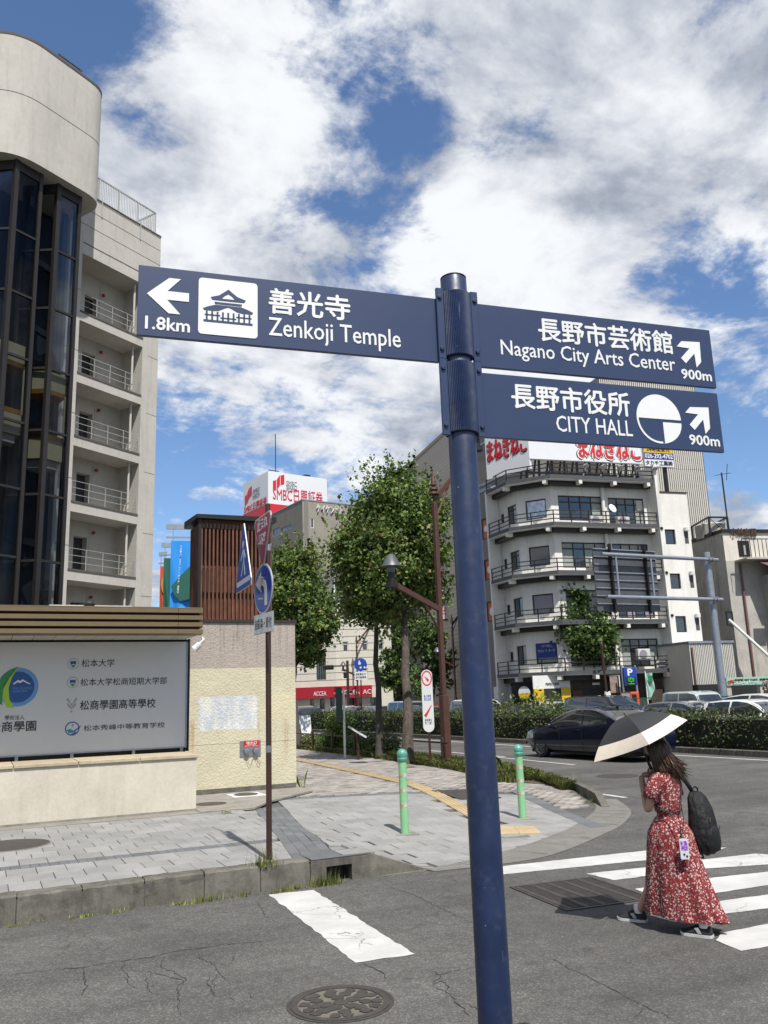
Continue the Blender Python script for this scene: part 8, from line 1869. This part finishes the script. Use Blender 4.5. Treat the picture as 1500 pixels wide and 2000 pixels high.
def sleeve(p0, p1, r0, r1, nm='sleeve'):
    p0, p1 = Vector(p0), Vector(p1); d = (p1 - p0).normalized(); b = MB(); b.tube([p0 - d * .03, p0 + d * .01, p0.lerp(p1, .5), p1, p1 + d * .002], [r0 * .7, r0, (r0 + r1) / 2 * 1.05, r1, r1 * .9], 20, False); b.build(nm, M['floral'], wmn, smooth='all')
sleeve((-.150, .0, 1.195), (-.200, .050, 1.035), .064, .066); sleeve((.150, 0, 1.195), (.195, .0, 1.035), .064, .066)
# shoes and socks
M['shoe'] = mat('shoe_suede', (.012, .013, .018), .85, var=.15, vs=20); M['sole'] = mat('shoe_sole', (.55, .55, .53), .7, var=.08); M['shoe_grey'] = mat('shoe_grey', (.36, .36, .34), .7, var=.08); M['sock'] = mat('white_sock', (.70, .70, .69), .9, var=.05)
def shoe(loc, rz, rx):
    s = link('shoe', None, None); bpy.data.objects.remove(s)
    st = [(-.115, .020, .070, .0), (-.105, .034, .085, .0), (-.07, .040, .095, .0), (-.03, .040, .092, .0), (.02, .041, .078, .0), (.06, .045, .060, .0), (.09, .045, .050, .0), (.115, .036, .042, .004), (.128, .018, .032, .010)]
    b = MB(); rows = []
    for y, w, h, z0 in st: rows.append([(w * math.cos(a) * (1.0 if math.sin(a) < .2 else .92 - .25 * max(0, math.sin(a) - .4)), y, .022 + z0 + max(0, math.sin(a)) * (h - .022) if math.sin(a) > 0 else .020 + z0) for a in [2 * PI * j / 18 for j in range(18)]])
    b.grid(rows, True); k = 18; b.f += [list(range(k)), list(range((len(st) - 1) * k, len(st) * k))]; b.m += [0, 0]
    o = b.build('shoe', M['shoe'], wmn, smooth='all', loc=loc, rot=(rx, 0, rz))
    so = MB(); rows = []
    for y, w, h, z0 in st: rows.append([((w + .005) * sx, y * 1.03, z + z0) for sx, z in ((-1, .002), (-1.0, .024), (1.0, .024), (1, .002))])
    so.grid(rows, True); k = 4; so.f += [list(range(k)), list(range((len(st) - 1) * k, len(st) * k))]; so.m += [0, 0]; so.build('sole', M['sole'], o)
    for sd in (-1, 1): 
        MB().add([(sd * .0415, -.045, .03), (sd * .0425, -.015, .03), (sd * .040, .012, .068), (sd * .038, -.02, .074)], [(0, 1, 2, 3)]).build('side_patch', M['shoe_grey'], o)
    MB().lathe([(.036, -.03), (.040, .0), (.038, .03), (.034, .032)], 14).build('sock', M['sock'], o, loc=(0, -.055, .10))
    q = MB()
    for k in range(4): q.bar((-.022, .0 + .016 * k, .086 - .009 * k), (.022, .0 + .016 * k, .086 - .009 * k), .007, .006)
    q.build('laces', M['shoe'], o)
shoe((.064, .435, .0), R_(10), R_(0)); shoe((-.085, -.185, .0), R_(4), R_(0))
# parasol
M['umb_black'] = mat('parasol_black', (.018, .019, .022), .75, var=.08); M['umb_cream'] = mat('parasol_cream', (.66, .58, .48), .8, var=.06, vs=10)
pr = thing('parasol', 'open black parasol with a cream border held by the person', 'parasol', U_A)
TI = [Vector(p) - U_A for p in ((4.701, 5.923, 1.339), (4.89, 5.447, 1.491), (5.392, 5.516, 1.659), (5.513, 6.034, 1.611), (5.085, 6.285, 1.413))]
for k in range(5):
    a, c = TI[k], TI[(k + 1) % 5]
    def P_(s, t):  # t from apex to rim, s across the panel
        e = a.lerp(c, s); d = e * t; rad = (d - U_X * d.dot(U_X)); rib = t * t; # dome: flat near the apex, falling to the rim
        ax_ = d.dot(U_X); flat_ = d - U_X * ax_; z = ax_ * (.72 * t + .28 * t * t); sag = -.16 * math.sin(PI * s) * t * t
        return flat_ * (1 + sag * .25) + U_X * (z - (.012 * math.sin(PI * s)) * t)
    for (t0, t1, mm, nm) in ((0, .78, M['umb_black'], 'canopy_panel'), (.78, 1.0, M['umb_cream'], 'canopy_border')):
        b = MB(); b.grid([[P_(s, t) for s in np.linspace(0, 1, 9)] for t in np.linspace(t0 + (.001 if t0 else 0), t1, 8)]); b.build(nm, mm, pr, smooth='all', fix=False)
        b = MB(); b.grid([[P_(s, t) - U_X * .0025 for s in np.linspace(0, 1, 9)] for t in np.linspace(t0 + (.001 if t0 else 0), t1, 8)]); b.build('canopy_lining', M['umb_black'], pr, smooth='all', fix=False)
    b = MB(); b.tube([P_(0, t) - U_X * .006 for t in np.linspace(.02, 1.0, 9)], .0025, 5); b.build('rib', M['steel'], pr)
MB().tube([U_X * .03, U_X * .0, -U_X * .42], [.004, .006, .006], 8).build('shaft', M['black'], pr); MB().tube([-U_X * .41, -U_X * .43, -U_X * .56, -U_X * .57], [.008, .013, .013, .009], 12).build('handle', M['black'], pr, smooth=True); MB().lathe([(.001, 0), (.006, .002), (.004, .025), (.001, .027)], 8).build('ferrule', M['black'], pr, rot=U_X.to_track_quat('Z', 'Y').to_euler())
# backpack hanging from the right shoulder
nb_ = MatB('black_nylon'); nb_.color((.0055, .0055, .0065)); nb_.set(rough=.62, spec=.35); nb_.bump(nb_.noise(13, 5, .6, nb_.vec(1, 1, .5), 1.5), .9, .03); M['nylon'] = nb_.m; M['brass'] = mat('brass', (.55, .42, .15), .3, .9)
bk = thing('backpack', 'black backpack slung over the right shoulder of the person', 'backpack', Mi.inverted() @ Vector((.17, -.20, .86)), WR + R_(-8)); bk.scale = (.92, .92, .94)
b = MB(); rows = []
for z, w, d, oy in ((-.30, .02, .02, .0), (-.295, .105, .07, .0), (-.26, .135, .10, -.01), (-.16, .142, .112, -.02), (-.03, .135, .105, -.02), (.08, .12, .088, -.01), (.17, .095, .065, .01), (.215, .06, .04, .02), (.228, .01, .01, .025)):
    rows.append([(w * math.copysign(abs(math.cos(a)) ** .7, math.cos(a)), oy + d * math.copysign(abs(math.sin(a)) ** .8, math.sin(a)), z) for a in [2 * PI * j / 24 for j in range(24)]])
rows = [[tuple(np.array(p) * (1 + .035 * math.sin(p[0] * 60 + p[2] * 38) * math.sin(p[2] * 55 - p[1] * 30))) for p in r] for r in rows]; b.grid(rows, True); b.build('bag_body', M['nylon'], bk, smooth='all')
b = MB(); rows = []
for z, w, d in ((-.27, .02, .02), (-.265, .10, .03), (-.20, .112, .045), (-.10, .105, .038), (-.055, .08, .02), (-.05, .01, .01)): rows.append([(w * math.cos(a), -.105 + d * math.sin(a), z) for a in [2 * PI * j / 20 for j in range(20)]])
b.grid(rows, True); b.build('front_pocket', M['nylon'], bk, smooth='all')
MB().tube([(-.03, .03, .22), (-.04, .07, .30), (-.05, .15, .385), (-.06, .235, .395), (-.06, .285, .33), (-.04, .30, .2), (-.02, .25, .0), (0, .12, -.2)], [.018, .022, .024, .024, .022, .02, .014, .01], 8).build('shoulder_strap', M['nylon'], bk, smooth='all')
MB().tube([(.05, .05, .18), (.07, .10, .05), (.07, .11, -.12), (.05, .06, -.28), (.02, .02, -.34), (-.04, .04, -.33)], [.018, .02, .012, .008, .008, .006], 7).build('loose_strap', M['nylon'], bk, smooth='all')
MB().tube([(-.05, .02, .20), (-.04, .02, .25), (.0, .02, .265), (.04, .02, .25), (.05, .02, .2)], .008, 6).build('carry_loop', M['nylon'], bk)
for x, z in ((.085, -.06), (-.06, .02)): MB().bar((x, -.135, z), (x, -.13, z - .035), .008, .006).build('zip_pull', M['brass'], bk)
# phone on a crossbody cord
ph = thing('phone', 'clear cased phone with a purple card hanging at the hip of the person', 'phone', Mi.inverted() @ Vector((-.175, -.185, .665)), WR + R_(-42))
MB().prism(rrect(-.036, .036, -.078, .078, .010), -.005, .005, 'y').build('case', mat('phone_case', (.62, .64, .68), .2, coat=.6, var=.05), ph); b_c = MatB('purple_card'); b_c.color(b_c.mix(b_c.rng(b_c.noise(40, 3), .4, .6), (.10, .04, .30), (.55, .25, .60))); MB().box(-.028, .028, -.0065, -.0055, -.012, .060).build('card', b_c.m, ph)
for x, z in ((-.018, -.040), (.004, -.055)): MB().lathe([(.001, 0), (.008, 0), (.008, .004)], 10).build('lens', M['black'], ph, loc=(x + .012, -.005, z), rot=(R_(90), 0, 0))
cd = MB(); pts = [(-.165, -.17, .745), (-.10, -.175, .88), (-.03, -.135, 1.0), (.05, -.122, 1.12), (.09, -.085, 1.225), (.095, .0, 1.255)]; cd.tube([Mi.inverted() @ Vector(p) - ph.location for p in pts], .0045, 6); pts = [(-.165, -.17, .745), (-.165, -.135, .85), (-.155, -.09, .93), (-.15, .06, 1.0)]; cd.tube([Mi.inverted() @ Vector(p) - ph.location for p in pts], .0045, 6)
o = cd.build('cord', M['black'], ph); o.matrix_basis = Matrix.Rotation(-(WR + R_(-42)), 4, 'Z') 
# the passer-by at the right edge
P = on_x(1500, 1392, 29.2); P2 = Vector((29.9, on_x(1499, 1392, 29.9).y, .12))
pb = thing('person', 'dark clothed person partly cut off at the right edge of the photo', 'person', P2, R_(150))
V2 = [(0, 0, .9), (0, 0, 1.1), (0, 0, 1.3), (0, 0, 1.42), (0, .02, 1.5), (0, .03, 1.6), (.1, 0, .85), (.1, .1, .45), (.1, .02, .08), (.1, .14, .03), (-.1, 0, .85), (-.1, -.02, .45), (-.1, -.12, .08), (-.1, 0, .03), (.19, 0, 1.36), (.24, -.02, 1.08), (.22, .12, .88), (.21, .19, .82), (-.19, 0, 1.36), (-.24, .02, 1.08), (-.22, .16, .92), (-.20, .23, .88)]
E2 = [(0, 1), (1, 2), (2, 3), (3, 4), (4, 5), (0, 6), (6, 7), (7, 8), (8, 9), (0, 10), (10, 11), (11, 12), (12, 13), (3, 14), (14, 15), (15, 16), (16, 17), (3, 18), (18, 19), (19, 20), (20, 21)]
R2_ = [(.16, .12), (.15, .11), (.17, .12), .09, .055, .055, .10, .07, .05, .045, .10, .07, .05, .045, .07, .055, .04, .035, .07, .055, .04, .035]
b2 = link('body', skin_mesh('body', V2, E2, R2_, mat('dark_clothes', (.02, .022, .03), .9, var=.1)), pb)
head_mesh().build('head', M['skin'], b2, smooth='all', loc=(0, .04, 1.63)); MB().lathe([(.085, -.02), (.092, .03), (.075, .09), (.03, .12), (.001, .125)], 16).build('hair', M['hair'], pb, smooth='all', loc=(0, .03, 1.65))
